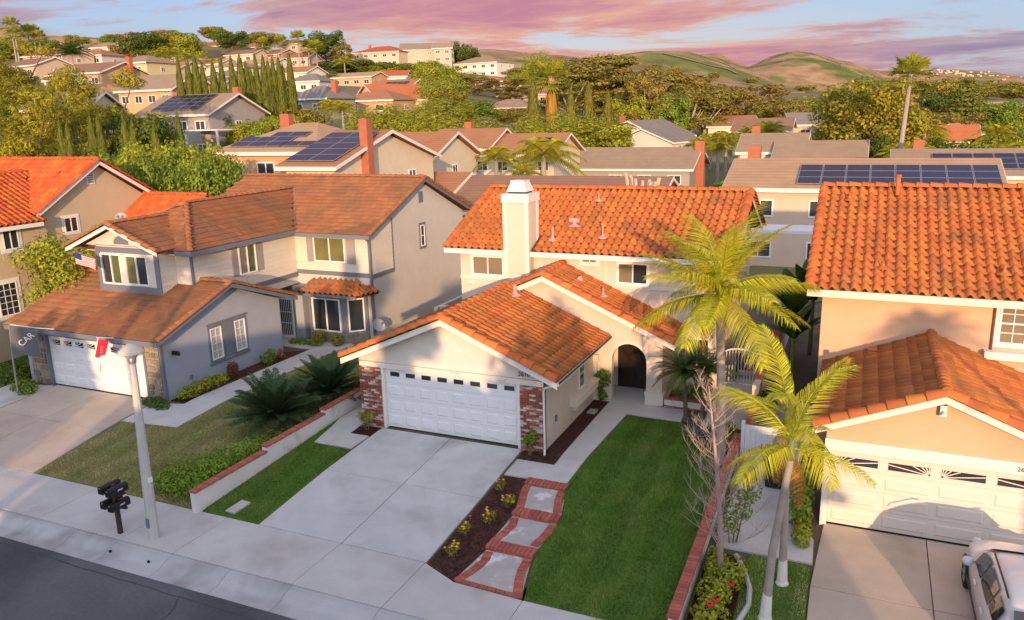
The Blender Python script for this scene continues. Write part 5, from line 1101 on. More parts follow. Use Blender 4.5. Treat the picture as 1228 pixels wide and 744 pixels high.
shrub('shrub', 'sparse woody shrub at the left brick pillar', 'shrub', (-.55, -.5, 0), [(0, 0, .35, .26, .22, .25), (.15, .05, .5, .18, .15, .18), (-.18, 0, .48, .15, .15, .16)], 420, .04, m_leaf_ol, seed=15)
shrub('shrub', 'small leafy shrub at the right brick pillar', 'shrub', (5.42, -.42, 0), [(0, 0, .5, .22, .2, .2), (.08, 0, .68, .16, .15, .16), (-.12, 0, .4, .15, .15, .15)], 480, .045, m_leaf, seed=16)
shrub('shrub', 'tall leafy shrub at the left of the arched entry', 'shrub', (6.02, 4.95, 0), [(0, 0, .75, .32, .3, .3), (.12, 0, 1.0, .24, .22, .22), (-.1, .1, .5, .2, .2, .2), (.05, 0, .2, .22, .2, .18)], 900, .055, m_leaf, seed=17)
YB = m_yellow = mat('rose_yellow', (.62, .38, .03), rough=.6, var=.1, rand=.2)
def rose(label, x, y, s, seed, nfl=9):
    t = shrub('rose_bush', label, 'rose bush', (x, y, gz(y)), [(0, 0, .2 * s, .2 * s, .2 * s, .16 * s), (.08, .05, .3 * s, .14 * s, .14 * s, .12 * s)], 260, .03, m_leaf_ol, 'rose bushes in the mulch bed', seed=seed); rs = np.random.default_rng(seed)
    for k in range(nfl):
        a = rs.uniform(0, 6.28); r = rs.uniform(.03, .2) * s; f = MB(); c = Vector((r * math.cos(a), r * math.sin(a), .26 * s + rs.uniform(-.06, .14))); f.lathe(c, [(.008, -.02), (.032, 0), (.038, .02), (.018, .035), (.002, .03)], 7); f.build('flower', m_yellow, t, local=True)
for i, (lb, x, y, s) in enumerate((('yellow rose bush nearest the garage in the mulch bed', 5.42, -2.75, .9), ('yellow rose bush beside the middle brick step', 6.0, -3.45, .95), ('yellow rose bush in the middle of the mulch bed', 5.85, -4.35, .95), ('yellow rose bush at the driveway edge of the mulch bed', 5.45, -5.05, .9), ('yellow rose bush closest to the sidewalk', 5.62, -6.0, .95))): rose(lb, x, y, s, 40 + i)
mf = MB(); mf.lathe((5.32, -4.4, gz(-4.4) + .12), [(.004, -.14), (.004, 0), (.035, .01), (.04, .03), (.01, .04)], 7); o = mf.build('poppy', mat('flower_orange', (.70, .10, .02), rough=.6)); tag(o, 'single orange-red flower alone in the mulch bed', 'flower')
# agaves
def agave(label, x, y, s, seed, mt):
    t = thing('agave', label, 'agave', (x, y, gz(y))); rr = random.Random(seed)
    for k in range(22):
        az = k * 2.399; el = 1.25 - 1.0 * k / 22; L = s * rr.uniform(.8, 1.05); m = MB(); d = Vector((math.cos(az) * math.cos(el), math.sin(az) * math.cos(el), math.sin(el))); sd = Vector((-math.sin(az), math.cos(az), 0)); u = d.cross(sd) * -1
        m.add([d * .03 - sd * .035 * s, d * .03 + sd * .035 * s, d * L * .45 + sd * .06 * s + u * .03 * s, d * L, d * L * .45 - sd * .06 * s + u * .03 * s, d * L * .45 - u * .02 * s, d * .03 - u * .02], [(0, 6, 5, 4), (6, 1, 2, 5), (4, 5, 3), (5, 2, 3)]); m.build('leaf', mt, t, local=True)
m_agave = mat('agave_blue', (.17, .235, .22), rough=.6, var=.1, rand=.12, spec=.4)
agave('large blue-grey agave at the lawn edge below the tall palm', 9.95, 2.7, .62, 1, m_agave); agave('smaller blue-grey agave behind the large one', 10.4, 3.15, .5, 2, m_agave); agave('blue-grey agave closest to the planter wall', 10.75, 2.2, .5, 3, m_agave)
mound('shrub', 'bright green low plant beside the agaves', 'shrub', (10.85, 2.9, 0), [(0, 0, .25, .4, .4, .3), (.1, -.4, .2, .3, .3, .25)], 900, .06, m_leaf, 18)
# bare tree
def bare_tree(label, base, seed, m_palebark=mat('pink_grey_bark', (0.42, 0.31, 0.26), rough=.85, var=.1, scale=6)):
    t = thing('bare_tree', label, 'tree', base); rr = random.Random(seed); T_ = [Vector((0, 0, -.1)), Vector((-.05, .02, 1.2)), Vector((-.14, .02, 2.3)), Vector((-.26, .0, 3.4)), Vector((-.42, -.05, 4.7))]
    mb = MB(); mb.tube(T_, [.075, .065, .05, .035, .01], 8); mb.build('trunk', m_palebark, t, smooth=True, local=True)
    def at(z):
        for i in range(4):
            if T_[i].z <= z <= T_[i + 1].z: return T_[i].lerp(T_[i + 1], (z - T_[i].z) / (T_[i + 1].z - T_[i].z))
    def twig(mb, p, d, L, r, dep):
        q = [p]; dd = d.copy()
        for k in range(4):
            dd = (dd + Vector((rr.uniform(-.18, .18), rr.uniform(-.18, .18), .16))).normalized(); q.append(q[-1] + dd * L / 4)
        mb.tube(q, [r * (1 - .75 * k / 4) for k in range(5)], 5, cap=False)
        if dep: 
            for k in range(rr.choice((3, 4, 5))):
                i = rr.choice((1, 2, 3)); s = Vector((rr.uniform(-1, 1), rr.uniform(-1, 1), rr.uniform(0, .9))).normalized(); twig(mb, q[i], (dd * .5 + s).normalized(), L * rr.uniform(.35, .6), r * .55, dep - 1)
    for k in range(44):
        z = .8 + 3.7 * (k / 44) ** 1.0 + rr.uniform(-.1, .1); az = k * 2.4 + rr.uniform(-.4, .4); L = (1.6 - .22 * z) * rr.uniform(.7, 1.15); b = MB(); twig(b, at(min(z, 4.6)), Vector((math.cos(az), math.sin(az), .25 + .1 * z)).normalized(), max(.35, L), .011, 2); b.build('branch', m_palebark, t, local=True)
bare_tree('leafless pale tree in the planter in front of the peach house', (11.95, -4.75, -.3), 12)
shrub('shrub', 'lanky leafy shrub behind the bare tree at the planter wall', 'shrub', (11.95, -3.2, -.2), [(.1, .1, .9, .35, .3, .3), (.3, .25, 1.35, .35, .3, .3), (-.1, 0, .5, .3, .25, .25), (.35, .3, 1.8, .22, .22, .25)], 620, .06, m_leaf, seed=19)
t = mound('ground_cover', 'green flowering plants with red blooms around the bare tree', 'flower bed', (11.95, -5.3, -.3), [(0, 0, .15, .4, .7, .28), (.25, .6, .2, .35, .5, .35), (0, -1, .12, .4, .6, .25), (-.2, .9, .2, .25, .6, .3)], 2600, .055, m_leaf_yel, 20)
m_red = mat('flower_red', (.62, .02, .03), rough=.6)
for x, y, z in ((.35, -.35, .5), (.05, -1.15, .42), (.12, -.9, .40)): f = MB(); f.lathe((x, y, z), [(.01, -.03), (.07, 0), (.08, .03), (.03, .05)], 8); f.build('flower', m_red, t, local=True)
shrub('shrub', 'green leafy shrub against the peach garage wall behind the palms', 'shrub', (13.45, -1.9, -.1), [(0, 0, .5, .3, .5, .5), (0, .6, .8, .3, .4, .5), (.05, 1.2, 1.0, .3, .5, .6)], 1600, .07, m_leaf, seed=21)
mound('shrub', 'low green hedge between the side path and the right driveway', 'hedge', (13.55, -2.6, -.15), [(0, 0, .2, .25, .4, .3), (0, .5, .3, .25, .3, .35)], 900, .05, m_leaf_yel, 22)
shrub('shrub', 'arching palm-like shrub on the wall beside the iron gate', 'shrub', (11.9, 4.2, .6), [(0, 0, .35, .4, .4, .3), (.2, .3, .5, .3, .3, .25)], 900, .09, m_palm_gr, seed=23)
# banana-like plants in the gap between the houses
m_banana = foliage('banana_leaf', (.05, .12, .02), trans=.3, rand=.15, spec=.45, rough=.4)
def banana(label, base, n, s, seed):
    t = thing('banana_plant', label, 'banana plant', base); rr = random.Random(seed); m = MB(); m.tube([(0, 0, -.1), (0, 0, 1.6 * s)], [.1, .07], 8); m.build('stem', m_shaft, t, local=True)
    for k in range(n):
        az = k * 2.4 + rr.uniform(-.3, .3); el = rr.uniform(.7, 1.35); L = s * rr.uniform(1.3, 1.9); m = MB(); d = Vector((math.cos(az) * math.cos(el), math.sin(az) * math.cos(el), math.sin(el))); sd = Vector((-math.sin(az), math.cos(az), 0)); p = Vector((0, 0, 1.4 * s)); V = []
        for j in range(6):
            u = j / 5; w = .26 * s * math.sin(math.pi * (u * .85 + .1)); c = p + d * L * u - Z3 * (L * .35 * u * u); V += [c - sd * w - Z3 * w * .25, c, c + sd * w - Z3 * w * .25]
        m.add(V, [f for j in range(5) for f in ((3 * j, 3 * j + 1, 3 * j + 4, 3 * j + 3), (3 * j + 1, 3 * j + 2, 3 * j + 5, 3 * j + 4))]); m.build('leaf', m_banana, t, local=True)
banana('broad-leaved banana plant in the dark gap beside the peach house, in front', (12.3, 9.0, 0), 9, 1.35, 1); banana('banana plant further back in the dark gap between the houses', (12.1, 11.5, 0), 9, 1.6, 2); banana('third banana plant against the peach house side wall', (12.7, 13.5, 0), 8, 1.7, 3)
# tree between beige and blue-grey houses
def leafy_tree(label, base, h, lobes, n, size, mt, seed, group=None, bark=None, name='tree', trunk_r=.12):
    t = thing(name, label, 'tree', base, group=group); rs = np.random.default_rng(seed); V, F = crown_cloud(lobes, n, size, rs=rs); obj('crown', fastmesh('crown', V, F, mt), t); m = MB(); m.tube([(0, 0, -.3), (0.02, 0, h * .35), (0, .02, h * .6)], [trunk_r * 1.3, trunk_r, trunk_r * .7], 8)
    for l in lobes[:8]: m.tube([(0, 0, h * .38), (l[0] * .5, l[1] * .5, (h * .4 + l[2]) / 2), (l[0] * .9, l[1] * .9, l[2])], [trunk_r * .55, trunk_r * .4, trunk_r * .15], 6)
    m.build('trunk', bark or m_bark, t, local=True); return t
leafy_tree('glossy green tree in the gap between beige and blue-grey houses', (-18.3, 2.3, 0), 5, [(0, 0, 4.4, 1.2, 1.1, .9), (-1.0, .3, 3.7, 1.1, 1.0, .9), (.8, -.3, 3.6, 1.0, 1.0, 1.0), (1.2, .6, 4.7, 1.0, .9, .7), (.1, -.4, 5.2, .9, .9, .6), (-.5, -.6, 2.9, 1.1, .9, .8), (1.6, 1.0, 5.4, .8, .8, .5), (-1.2, -.6, 4.6, .8, .8, .6), (.4, -.6, 2.4, .9, .8, .7)], 6500, .085, m_leaf_yel, 31)
# ------------------------------------------------------------------ street furniture, flags, vehicles
m_pole = mat('concrete_pole', (0.52, 0.50, 0.47), rough=.9, var=.06, fine=.05, scale=3, bump=.3, bscale=90)
t = thing('street_lamp', 'pale concrete street lamp with a mushroom cap on the sidewalk', 'street lamp', (-2.24, -8.02, -.40))
m = MB(); m.tube([(0, 0, -.1), (.02, 0, 1.5), (.07, 0, 3.4), (.12, 0, 4.95)], [.15, .135, .105, .075], 8); P = m.build('pole', m_pole, t, local=True)
m = MB(); m.box(-.05, .05, -.158, -.13, .35, .62); m.build('access_plate', m_greytrim, P, local=True)
m = MB(); m.box(.10, .17, -.06, .06, 1.62, 1.75); m.build('sign_bracket', m_whitebright, P, local=True)
m = MB(); m.lathe((.12, 0, 4.85), [(.09, 0), (.11, .12), (.06, .2), (.06, .34)], 12); m.build('neck', m_metal, t, smooth=True, local=True)
m = MB(); m.lathe((.12, 0, 5.08), [(.0, .06), (.24, .05), (.32, .04), (.32, .06), (.27, .13), (.17, .21), (.08, .27), (.0, .29)], 24); m.build('lamp_cap', mat('lamp_cap_white', (.60, .53, .44), rough=.4, var=.03), t, smooth=True, local=True)
m = MB(); m.lathe((.12, 0, 4.98), [(.0, 0), (.14, .03), (.17, .10), (.16, .14)], 16); m.build('diffuser', mat('diffuser', (.55, .53, .48), rough=.3), t, smooth=True, local=True)
# mailboxes
t = thing('mailbox_post', 'brown wooden post with cross arms carrying four black mailboxes', 'post', (-3.28, -8.19, -.40))
m_wood = mat('brown_post_wood', (.055, .035, .026), rough=.8, var=.2, scale=6)
m = MB(); m.box(-.05, .05, -.05, .05, -.05, 1.42); m.build('post', m_wood, t, local=True)
m = MB(); m.box(-.3, .3, .02, .10, .74, .80); m.build('arm', m_wood, t, local=True); m = MB(); m.box(-.3, .3, .02, .10, 1.16, 1.22); m.build('arm', m_wood, t, local=True)
m_mail = mat('mailbox_black', (.012, .012, .014), rough=.32, var=.1, spec=.5)
def mailbox(label, x, z, dy):
    t = thing('mailbox', label, 'mailbox', (-3.28 + x, -8.19 + dy, -.40 + z), group='mailboxes on the post'); m = MB(); pr = [(-.09, 0), (.09, 0), (.09, .13)] + [(.09 * math.cos(a), .13 + .09 * math.sin(a)) for a in [math.pi * k / 8 for k in range(1, 8)]] + [(-.09, .13)]
    m.prism([(x_, -.28, z_) for x_, z_ in pr], (0, .56, 0)); m.build('body', m_mail, t, local=True, bevel=.006)
    m = MB(); m.prism([(x_ * 1.05, -.295, z_ * 1.03 - .002) for x_, z_ in pr], (0, .03, 0)); D = m.build('door', m_mail, t, local=True); m = MB(); m.box(-.02, .02, -.32, -.296, .16, .19); m.build('handle', m_metal, D, local=True)
    m = MB(); m.box(.092, .10, -.05, .10, .09, .13); m.build('number_plate', mat('plate_pale', (.5, .5, .48), rough=.5), t, local=True); m = MB(); m.box(-.1, -.093, .05, .08, .06, .2); m.build('flag', m_wood, t, local=True)
mailbox('upper black mailbox on the side away from the lamp pole', -.17, 1.225, .02); mailbox('upper black mailbox on the side towards the lamp pole', .17, 1.225, -.04); mailbox('lower black mailbox on the side away from the lamp pole', -.17, .805, .02); mailbox('lower black mailbox on the side towards the lamp pole', .17, .805, -.04)
# flags
def cloth(O, U, D, w, h, nu, nv, wave, sag=0.0, seed=0, shear=0.0):
    O, U, D = Vector(O), Vector(U), Vector(D); N = U.cross(D).normalized(); V = []
    for j in range(nv + 1):
        for i in range(nu + 1):
            a, b = i / nu, j / nv; V.append(O + U * w * a + D * (h * b + sag * a * a + shear * a) + N * (wave * math.sin(a * 7 + b * 2 + seed) * (.25 + a)))
    F = [(j * (nu + 1) + i, j * (nu + 1) + i + 1, (j + 1) * (nu + 1) + i + 1, (j + 1) * (nu + 1) + i) for j in range(nv) for i in range(nu)]; return V, F
t = thing('flag', 'American flag hanging from a slanted pole on the dormer', 'flag', (-14.95, 1.5, 4.9))
m = MB(); m.tube([(-14.96, 1.55, 4.86), (-15.05, .55, 5.28)], .014, 6); m.build('pole', m_whitebright, t); m = MB(); m.lathe((-15.05, .55, 5.28), [(0, -.03), (.03, 0), (0, .03)], 8); m.build('finial', mat('brass', (.5, .35, .1), rough=.3, metal=1), t)
V, F = cloth((-15.05, .62, 5.25), (.93, .28, -.22), (-.02, .05, -1), .86, .50, 26, 13, .05, .10, 1); m = MB(); m.add(V, F); mi = []
for j in range(13):
    for i in range(26): mi.append(2 if (i < 10 and j < 7) else (0 if j % 2 == 0 else 1))
m.mi = mi; m.build('cloth', [mat('flag_red', (.50, .03, .04), rough=.9), mat('flag_white', (.75, .73, .70), rough=.9), mat('flag_blue', (.03, .04, .16), rough=.9)], t)
t = thing('pennant', 'small red pennant hanging from a short pole over the left garage door', 'flag', (-11.2, -1.25, 2.3))
m = MB(); m.tube([(-11.15, -1.2, 2.45), (-11.3, -1.85, 2.62)], .013, 6); m.build('pole', m_whitebright, t)
V, F = cloth((-11.3, -1.80, 2.60), (.80, .30, -.30), (-.42, .02, -.90), .50, .85, 12, 14, .035, 0, 2); m = MB(); m.add(V, F); m.mi = [1 if i in (0, 11) or (j + i * .6) > 15.5 else (2 if (i in (5, 6) and 3 < j < 10 and j % 2) else 0) for j in range(14) for i in range(12)]; m.build('cloth', [mat('pennant_red', (.55, .02, .05), rough=.9), m_white, mat('pennant_print', (.62, .22, .24), rough=.9)], t)
m = MB(); m.tube([(-11.42, -1.76, 1.6), (-11.44, -1.78, 1.25)], .012, 5); m.build('tassel', mat('flag_red', (.5, .03, .04)), t)
t = thing('banner_flag', 'grey banner flag with white letters CAR on a white pole at the left garage', 'flag', (-15.95, -2.1, -.15))
m = MB(); m.tube([(-15.95, -2.1, -.2), (-15.80, -2.15, 1.5), (-15.55, -2.2, 2.88)], .03, 8); m.build('pole', m_metal, t); m = MB(); m.tube([(-15.55, -2.2, 2.86), (-14.9, -1.6, 2.62), (-14.2, -1.0, 2.45)], .018, 6); m.build('arm', m_whitebright, t)
V, F = cloth((-15.53, -2.2, 2.80), (.74, .62, -.22), (-.16, .02, -1), .95, 1.15, 12, 12, .03, 0, 4, .0); m = MB(); m.add(V, F); m.build('cloth', mat('banner_grey', (.115, .12, .135), rough=.9, var=.1), t)
lt = obj('lettering', text_mesh('CAR', .34, m_whitebright, 'lettering'), t)
U_, D_ = Vector((.74, .62, -.22)).normalized(), Vector((-.16, .02, -1)).normalized(); N_f = U_.cross(D_).normalized(); N_f = N_f if N_f.y < 0 else -N_f
xt = (-D_ * .72 + U_ * .69).normalized(); yt = N_f.cross(xt).normalized(); Mt = Matrix((xt, yt, N_f)).transposed().to_4x4(); Mt.translation = Vector((-15.53, -2.2, 2.80)) + U_ * .36 + D_ * .80 + N_f * .05 - wloc(t); lt.matrix_local = Mt
# satellite dishes
def dish(label, loc, az, el, r=.3, h=.7):
    t = thing('satellite_dish', label, 'satellite dish', loc); d = Vector((math.cos(az) * math.cos(el), math.sin(az) * math.cos(el), math.sin(el))); u = d.orthogonal().normalized(); v = d.cross(u); c = Vector((0, 0, h)) + d * .08; m = MB(); V = []
    for k in range(5):
        q = r * k / 4
        for j in range(16): w = 2 * math.pi * j / 16; V.append(c + (u * math.cos(w) + v * math.sin(w)) * q + d * (q * q / r * .28))
    m.add(V, [(k * 16 + j, k * 16 + (j + 1) % 16, (k + 1) * 16 + (j + 1) % 16, (k + 1) * 16 + j) for k in range(4) for j in range(16)]); m.build('reflector', mat('dish_grey', (.30, .31, .34), rough=.5), t, smooth=True, local=True)
    m = MB(); m.tube([(0, 0, -.05), (0, 0, h), Vector((0, 0, h)) + d * .07], .022, 6); m.build('mast', m_metal, t, local=True); m = MB(); m.tube([c - Z3 * r * .9, c + d * .38 - Z3 * .08], .012, 6); m.box(*(lambda q: (q.x - .04, q.x + .04, q.y - .04, q.y + .04, q.z - .04, q.z + .04))(c + d * .40 - Z3 * .06)); m.build('feed_arm', m_metal, t, local=True)
dish('grey satellite dish beside the bay window of the blue-grey house', (-5.95, 8.6, .0), R(-25), R(35), .32, .85); dish('small satellite dish on the dormer roof of the blue-grey house', (-14.4, 2.6, 6.05), R(-60), R(30), .26, .3)
# trash bin
t = thing('trash_bin', 'black wheeled trash bin standing on the side path of the peach house', 'trash bin', (12.62, .05, 0)); m = MB(); m.add([(-.22, -.25, .04), (.22, -.25, .04), (.22, .25, .04), (-.22, .25, .04), (-.29, -.34, .95), (.29, -.34, .95), (.29, .34, .95), (-.29, .34, .95)], [(3, 2, 1, 0), (0, 1, 5, 4), (1, 2, 6, 5), (2, 3, 7, 6), (3, 0, 4, 7)]); m.build('body', mat('bin_black', (.018, .018, .02), rough=.5, var=.1), t, local=True)
m = MB(); m.add([(-.31, -.38, .95), (.31, -.38, .95), (.31, .36, .95), (-.31, .36, .95), (-.28, -.33, 1.04), (.28, -.33, 1.04), (.28, .30, 1.06), (-.28, .30, 1.06)], [(0, 1, 5, 4), (1, 2, 6, 5), (2, 3, 7, 6), (3, 0, 4, 7), (4, 5, 6, 7), (3, 2, 1, 0)]); m.build('lid', mat('bin_black', (.018, .018, .02)), t, local=True)
for s in (-1, 1): m = MB(); m.tube([(s * .26, .24, .1), (s * .32, .24, .1)], .1, 12); m.build('wheel', m_black, t, local=True)
m = MB(); m.tube([(-.22, .40, .98), (.22, .40, .98)], .02, 6); m.build('handle', m_black, t, local=True)
# arched white iron gate and flank walls
m_iron = mat('white_iron', (.74, .72, .70), rough=.45)
t = thing('iron_gate', 'white arched iron-bar gate between the cream house and the side wall', 'gate', (10.45, 6.85, 0))
m = MB(); gxa, gxb, gy = 9.98, 11.36, 6.85; tp = lambda x: 1.45 + .42 * math.sin(math.pi * min(1, max(0, (x - gxa) / (gxb - gxa) * .62 + .19)))
m.tube([(gxa + (gxb - gxa) * k / 12, gy, tp(gxa + (gxb - gxa) * k / 12)) for k in range(13)], .028, 6)
for z in (.12, .55): m.tube([(gxa, gy, z), (gxb, gy, z)], .022, 6)
for x in (gxa, gxb): m.tube([(x, gy, 0), (x, gy, tp(x))], .035, 6)
m.build('frame', m_iron, t)
for k in range(1, 13): x = gxa + (gxb - gxa) * k / 13; q = MB(); q.tube([(x, gy, .12), (x, gy, tp(x))], .013, 5); q.build('bar', m_iron, t)
for k in range(13): x = gxa + (gxb - gxa) * (k + .5) / 13; q = MB(); q.tube([(x, gy, .12), (x, gy, .55)], .010, 5); q.build('bar', m_iron, t)
SWL = thing('garden_wall', 'curving cream side wall with red cap running back from the gate', 'wall', (11.55, 6, 0)); m = MB(); m.prism([(11.44, 2.3, 0), (11.44, 4.2, 0), (11.44, 4.2, 1.0), (11.44, 3.3, .62), (11.44, 2.3, .5)], (.22, 0, 0)); m.build('wall_section', m_cream, SWL); m = MB(); m.box(11.44, 11.66, 4.204, 20, 0, 1.45); m.build('wall_section', m_cream, SWL)
pts = [(11.55, 2.3, .5), (11.55, 3.3, .62), (11.55, 4.2, 1.02), (11.55, 5.0, 1.45)]
for a, b in zip(pts[:-1], pts[1:]): brick_row(SWL, a, b, .105, .27, .06)
brick_row(SWL, (11.55, 5.0, 1.45), (11.55, 20, 1.45), .30, .27, .06)
t = thing('vinyl_gate', 'white vinyl panel gate across the side path behind the trash bin', 'gate', (12.0, 1.6, 0)); m = MB(); m.box(11.48, 11.58, 1.55, 1.65, 0, 1.2); m.build('post', m_whitebright, t); m = MB(); m.box(12.55, 12.65, 1.55, 1.65, 0, 1.2); m.build('post', m_whitebright, t); m = MB(); m.box(11.58, 12.55, 1.575, 1.625, .95, 1.08); m.build('rail', m_whitebright, t); m = MB(); m.box(11.58, 12.55, 1.575, 1.625, .05, .18); m.build('rail', m_whitebright, t)
for k in range(6): x = 11.585 + k * .161; q = MB(); q.box(x, x + .155, 1.585, 1.615, .18, .95); q.build('board', m_whitebright, t)
t = thing('fence', 'white vinyl fence panel beside the peach house wall', 'fence', (13.1, 1.6, 0))
for k in range(5): x = 12.70 + k * .14; q = MB(); q.box(x, x + .135, 1.585, 1.615, .05, 1.15); q.build('board', m_whitebright, t)
# brick planter by the entry
t = thing('entry_planter', 'low white entry planter with red brick rim beside the arch pillar', 'planter', (9.0, 5.3, 0)); m = MB(); m.box(8.35, 9.85, 5.05, 5.25, 0, .28); m.build('wall_section', m_whitewall, t); brick_row(t, (8.35, 5.15, .28), (9.85, 5.15, .28), .105, .22, .06); brick_row(t, (8.35, 5.15, .03), (9.85, 5.15, .0), .105, .26, .05)
mound('shrub', 'leafy planting in the entry planter by the arch', 'shrub', (9.1, 5.6, .25), [(0, 0, .2, .55, .25, .3), (.4, .05, .3, .3, .25, .3)], 900, .06, m_leaf, 25)
# side patio clutter behind gate
t = thing('patio_bench', 'brown outdoor bench behind the iron gate', 'bench', (10.8, 9.2, 0)); m = MB(); m.box(10.2, 11.3, 9.0, 9.5, .40, .46); m.build('seat', m_wood, t); m = MB(); m.box(10.2, 11.3, 9.5, 9.55, .46, .9); m.build('backrest', m_wood, t)
for x in (10.22, 11.22):
    for y in (9.02, 9.42): m = MB(); m.box(x, x + .06, y, y + .06, 0, .4); m.build('leg', m_wood, t)
# fence between main house and blue-grey house
t = thing('side_gate', 'white barred side gate between the cream house and its grey neighbour', 'gate', (-1.9, 9.2, 0))
for k in range(9): x = -2.9 + k * .26; q = MB(); q.box(x, x + .05, 9.2, 9.25, 0, 1.9); q.build('bar', m_iron, t)
m = MB(); m.box(-2.95, -.62, 9.19, 9.26, 1.9, 1.97); m.build('rail', m_iron, t)
t = thing('garden_wall', 'grey block wall on the boundary behind the blue-grey house', 'wall', (-3.2, 16, 0)); m = MB(); m.box(-3.3, -3.1, 9.3, 26, -.1, 1.8); m.build('wall_section', m_greystucco, t)

# ------------------------------------------------------------------ white SUV
def suv(label, loc, rotz):
    t = thing('parked_car', label, 'car', loc, rotz); m_car = mat('car_white', (.66, .65, .64), rough=.25, var=.02, spec=.5, coat=.6); m_tyre = mat('tyre', (.02, .02, .02), rough=.85); m_rim = mat('rim', (.45, .45, .46), rough=.3, metal=.8); m_trim = mat('car_trim', (.02, .02, .022), rough=.45)
    # s (from nose), half width, belt z, roof half width, top z
    ST = [(0.0, .60, .62, .50, .70), (.10, .78, .74, .62, .84), (.35, .88, .84, .70, .95), (.95, .92, .95, .74, 1.04), (1.22, .93, .98, .76, 1.08), (1.55, .93, 1.00, .69, 1.33), (1.92, .93, 1.01, .66, 1.55), (2.3, .93, 1.02, .65, 1.63), (3.0, .93, 1.03, .645, 1.655), (3.7, .92, 1.05, .63, 1.63), (4.15, .90, 1.06, .60, 1.57), (4.45, .87, 1.02, .60, 1.22), (4.58, .82, .92, .60, 1.0), (4.64, .74, .70, .55, .74)]
    def sec(s): 
        q, w, bz_, rw, zt = s; return [(w * .86, .22), (w * .97, .34), (w, .58), (w * .985, bz_ - .10), (w * .95, bz_), (rw + .02, zt - .06), (rw * .86, zt - .005), (rw * .45, zt + .015), (0, zt + .02)]
    m = MB(); n = 9; V = []
    for s in ST:
        half = sec(s); full = [(-x, z) for x, z in half] + [(x, z) for x, z in half[-2::-1]]; V += [(x, 2.3 - s[0], z) for x, z in full]
    k = 2 * n - 1; F = [(i * k + j, (i + 1) * k + j, (i + 1) * k + j + 1, i * k + j + 1) for i in range(len(ST) - 1) for j in range(k - 1)] + [tuple(range(k)), tuple(range((len(ST) - 1) * k, len(ST) * k))[::-1], ]
    m.add(V, F); b = m.build('body', m_car, t, smooth=True, local=True); md = b.modifiers.new('sub', 'SUBSURF'); md.levels = 2; md.render_levels = 2
    def interp(s):
        for i in range(len(ST) - 1):
            if ST[i][0] <= s <= ST[i + 1][0]: u = (s - ST[i][0]) / (ST[i + 1][0] - ST[i][0]); return tuple(ST[i][c] * (1 - u) + ST[i + 1][c] * u for c in range(5))
    def sidewin(s0, s1, sg, u0=.12, u1=.86, n=8):
        m = MB(); V = []
        for i in range(n + 1):
            s = s0 + (s1 - s0) * i / n; q = interp(s); a = Vector((sg * q[1] * .95, 2.3 - s, q[2])); b = Vector((sg * (q[3] + .02), 2.3 - s, q[4] - .06)); off = Vector((sg * .022, 0, .008)); V += [a.lerp(b, u0) + off, a.lerp(b, u1) + off]
        m.add(V, [(2 * i, 2 * i + 1, 2 * i + 3, 2 * i + 2) for i in range(n)]); return m.build('side_window', mat('car_glass', (.02, .025, .02), rough=.05, spec=.8, var=.2), t, smooth=True, local=True)
    for sg in (-1, 1):
        sidewin(1.62, 2.42, sg); sidewin(2.50, 3.42, sg); sidewin(3.50, 4.05, sg, .16, .8)
        m = MB(); m.tube([(sg * (.66), 2.3 - 2.2, 1.655), (sg * .67, 2.3 - 2.5, 1.70), (sg * .65, 2.3 - 3.6, 1.70), (sg * .63, 2.3 - 3.9, 1.64)], .02, 6); m.build('roof_rail', m_trim, t, local=True)
        m = MB(); c = Vector((sg * 1.03, 2.3 - 1.72, 1.08)); m.tube([(sg * .90, 2.3 - 1.66, 1.04), c], .03, 6); m.lathe(c, [(0, -.09), (.09, -.07), (.115, 0), (.09, .07), (0, .09)], 12); m.build('wing_mirror', m_car, t, smooth=True, local=True)
        for s in (2.28, 3.32): m = MB(); m.box(sg * .945 - .02, sg * .945 + .02, 2.3 - s - .10, 2.3 - s + .10, .90, .935); m.build('door_handle', m_car, t, local=True)
        m = MB(); m.box(sg * .955 - .012, sg * .955 + .012, 2.3 - 3.5, 2.3 - 1.35, .48, .53); m.build('side_moulding', m_trim, t, local=True)
        for s in (.92, 3.62):
            w = MB(); c = Vector((sg * .86, 2.3 - s, .34)); 
            V = []; pr = [(.20, -.10), (.30, -.11), (.34, -.06), (.34, .06), (.30, .11), (.20, .10)]
            for r_, x_ in pr:
                for j in range(20): a = 2 * math.pi * j / 20; V.append(c + Vector((x_ * sg, r_ * math.cos(a), r_ * math.sin(a))))
            w.add(V, [(i * 20 + j, i * 20 + (j + 1) % 20, (i + 1) * 20 + (j + 1) % 20, (i + 1) * 20 + j) for i in range(5) for j in range(20)]); W2 = w.build('wheel', m_tyre, t, smooth=True, local=True)
            r2 = MB(); r2.tube([c + Vector((sg * .02, 0, 0)), c + Vector((sg * .09, 0, 0))], [.21, .20], 20)
            for j in range(5): a = 2 * math.pi * j / 5; r2.obox(c + Vector((sg * .09, 0, 0)), (sg, 0, 0), (0, math.cos(a), math.sin(a)), (0, -math.sin(a), math.cos(a)), (0, .02), (0, .19), (-.025, .025))
            r2.build('rim', m_rim, W2, local=True)
            ar = MB(); ar.tube([c + Vector((sg * .085, .40 * math.cos(a), .40 * math.sin(a) + .02)) for a in [math.pi * q / 12 for q in range(13)]], .022, 5); ar.build('wheel_arch', m_trim, t, local=True)
        m = MB(); m.lathe((sg * .66, 2.3 - .12, .72), [(0, 0), (.10, .02), (.12, .06), (.08, .11), (0, .12)], 10); m.build('headlight', mat('headlight', (.6, .6, .6), rough=.1), t, smooth=True, local=True)
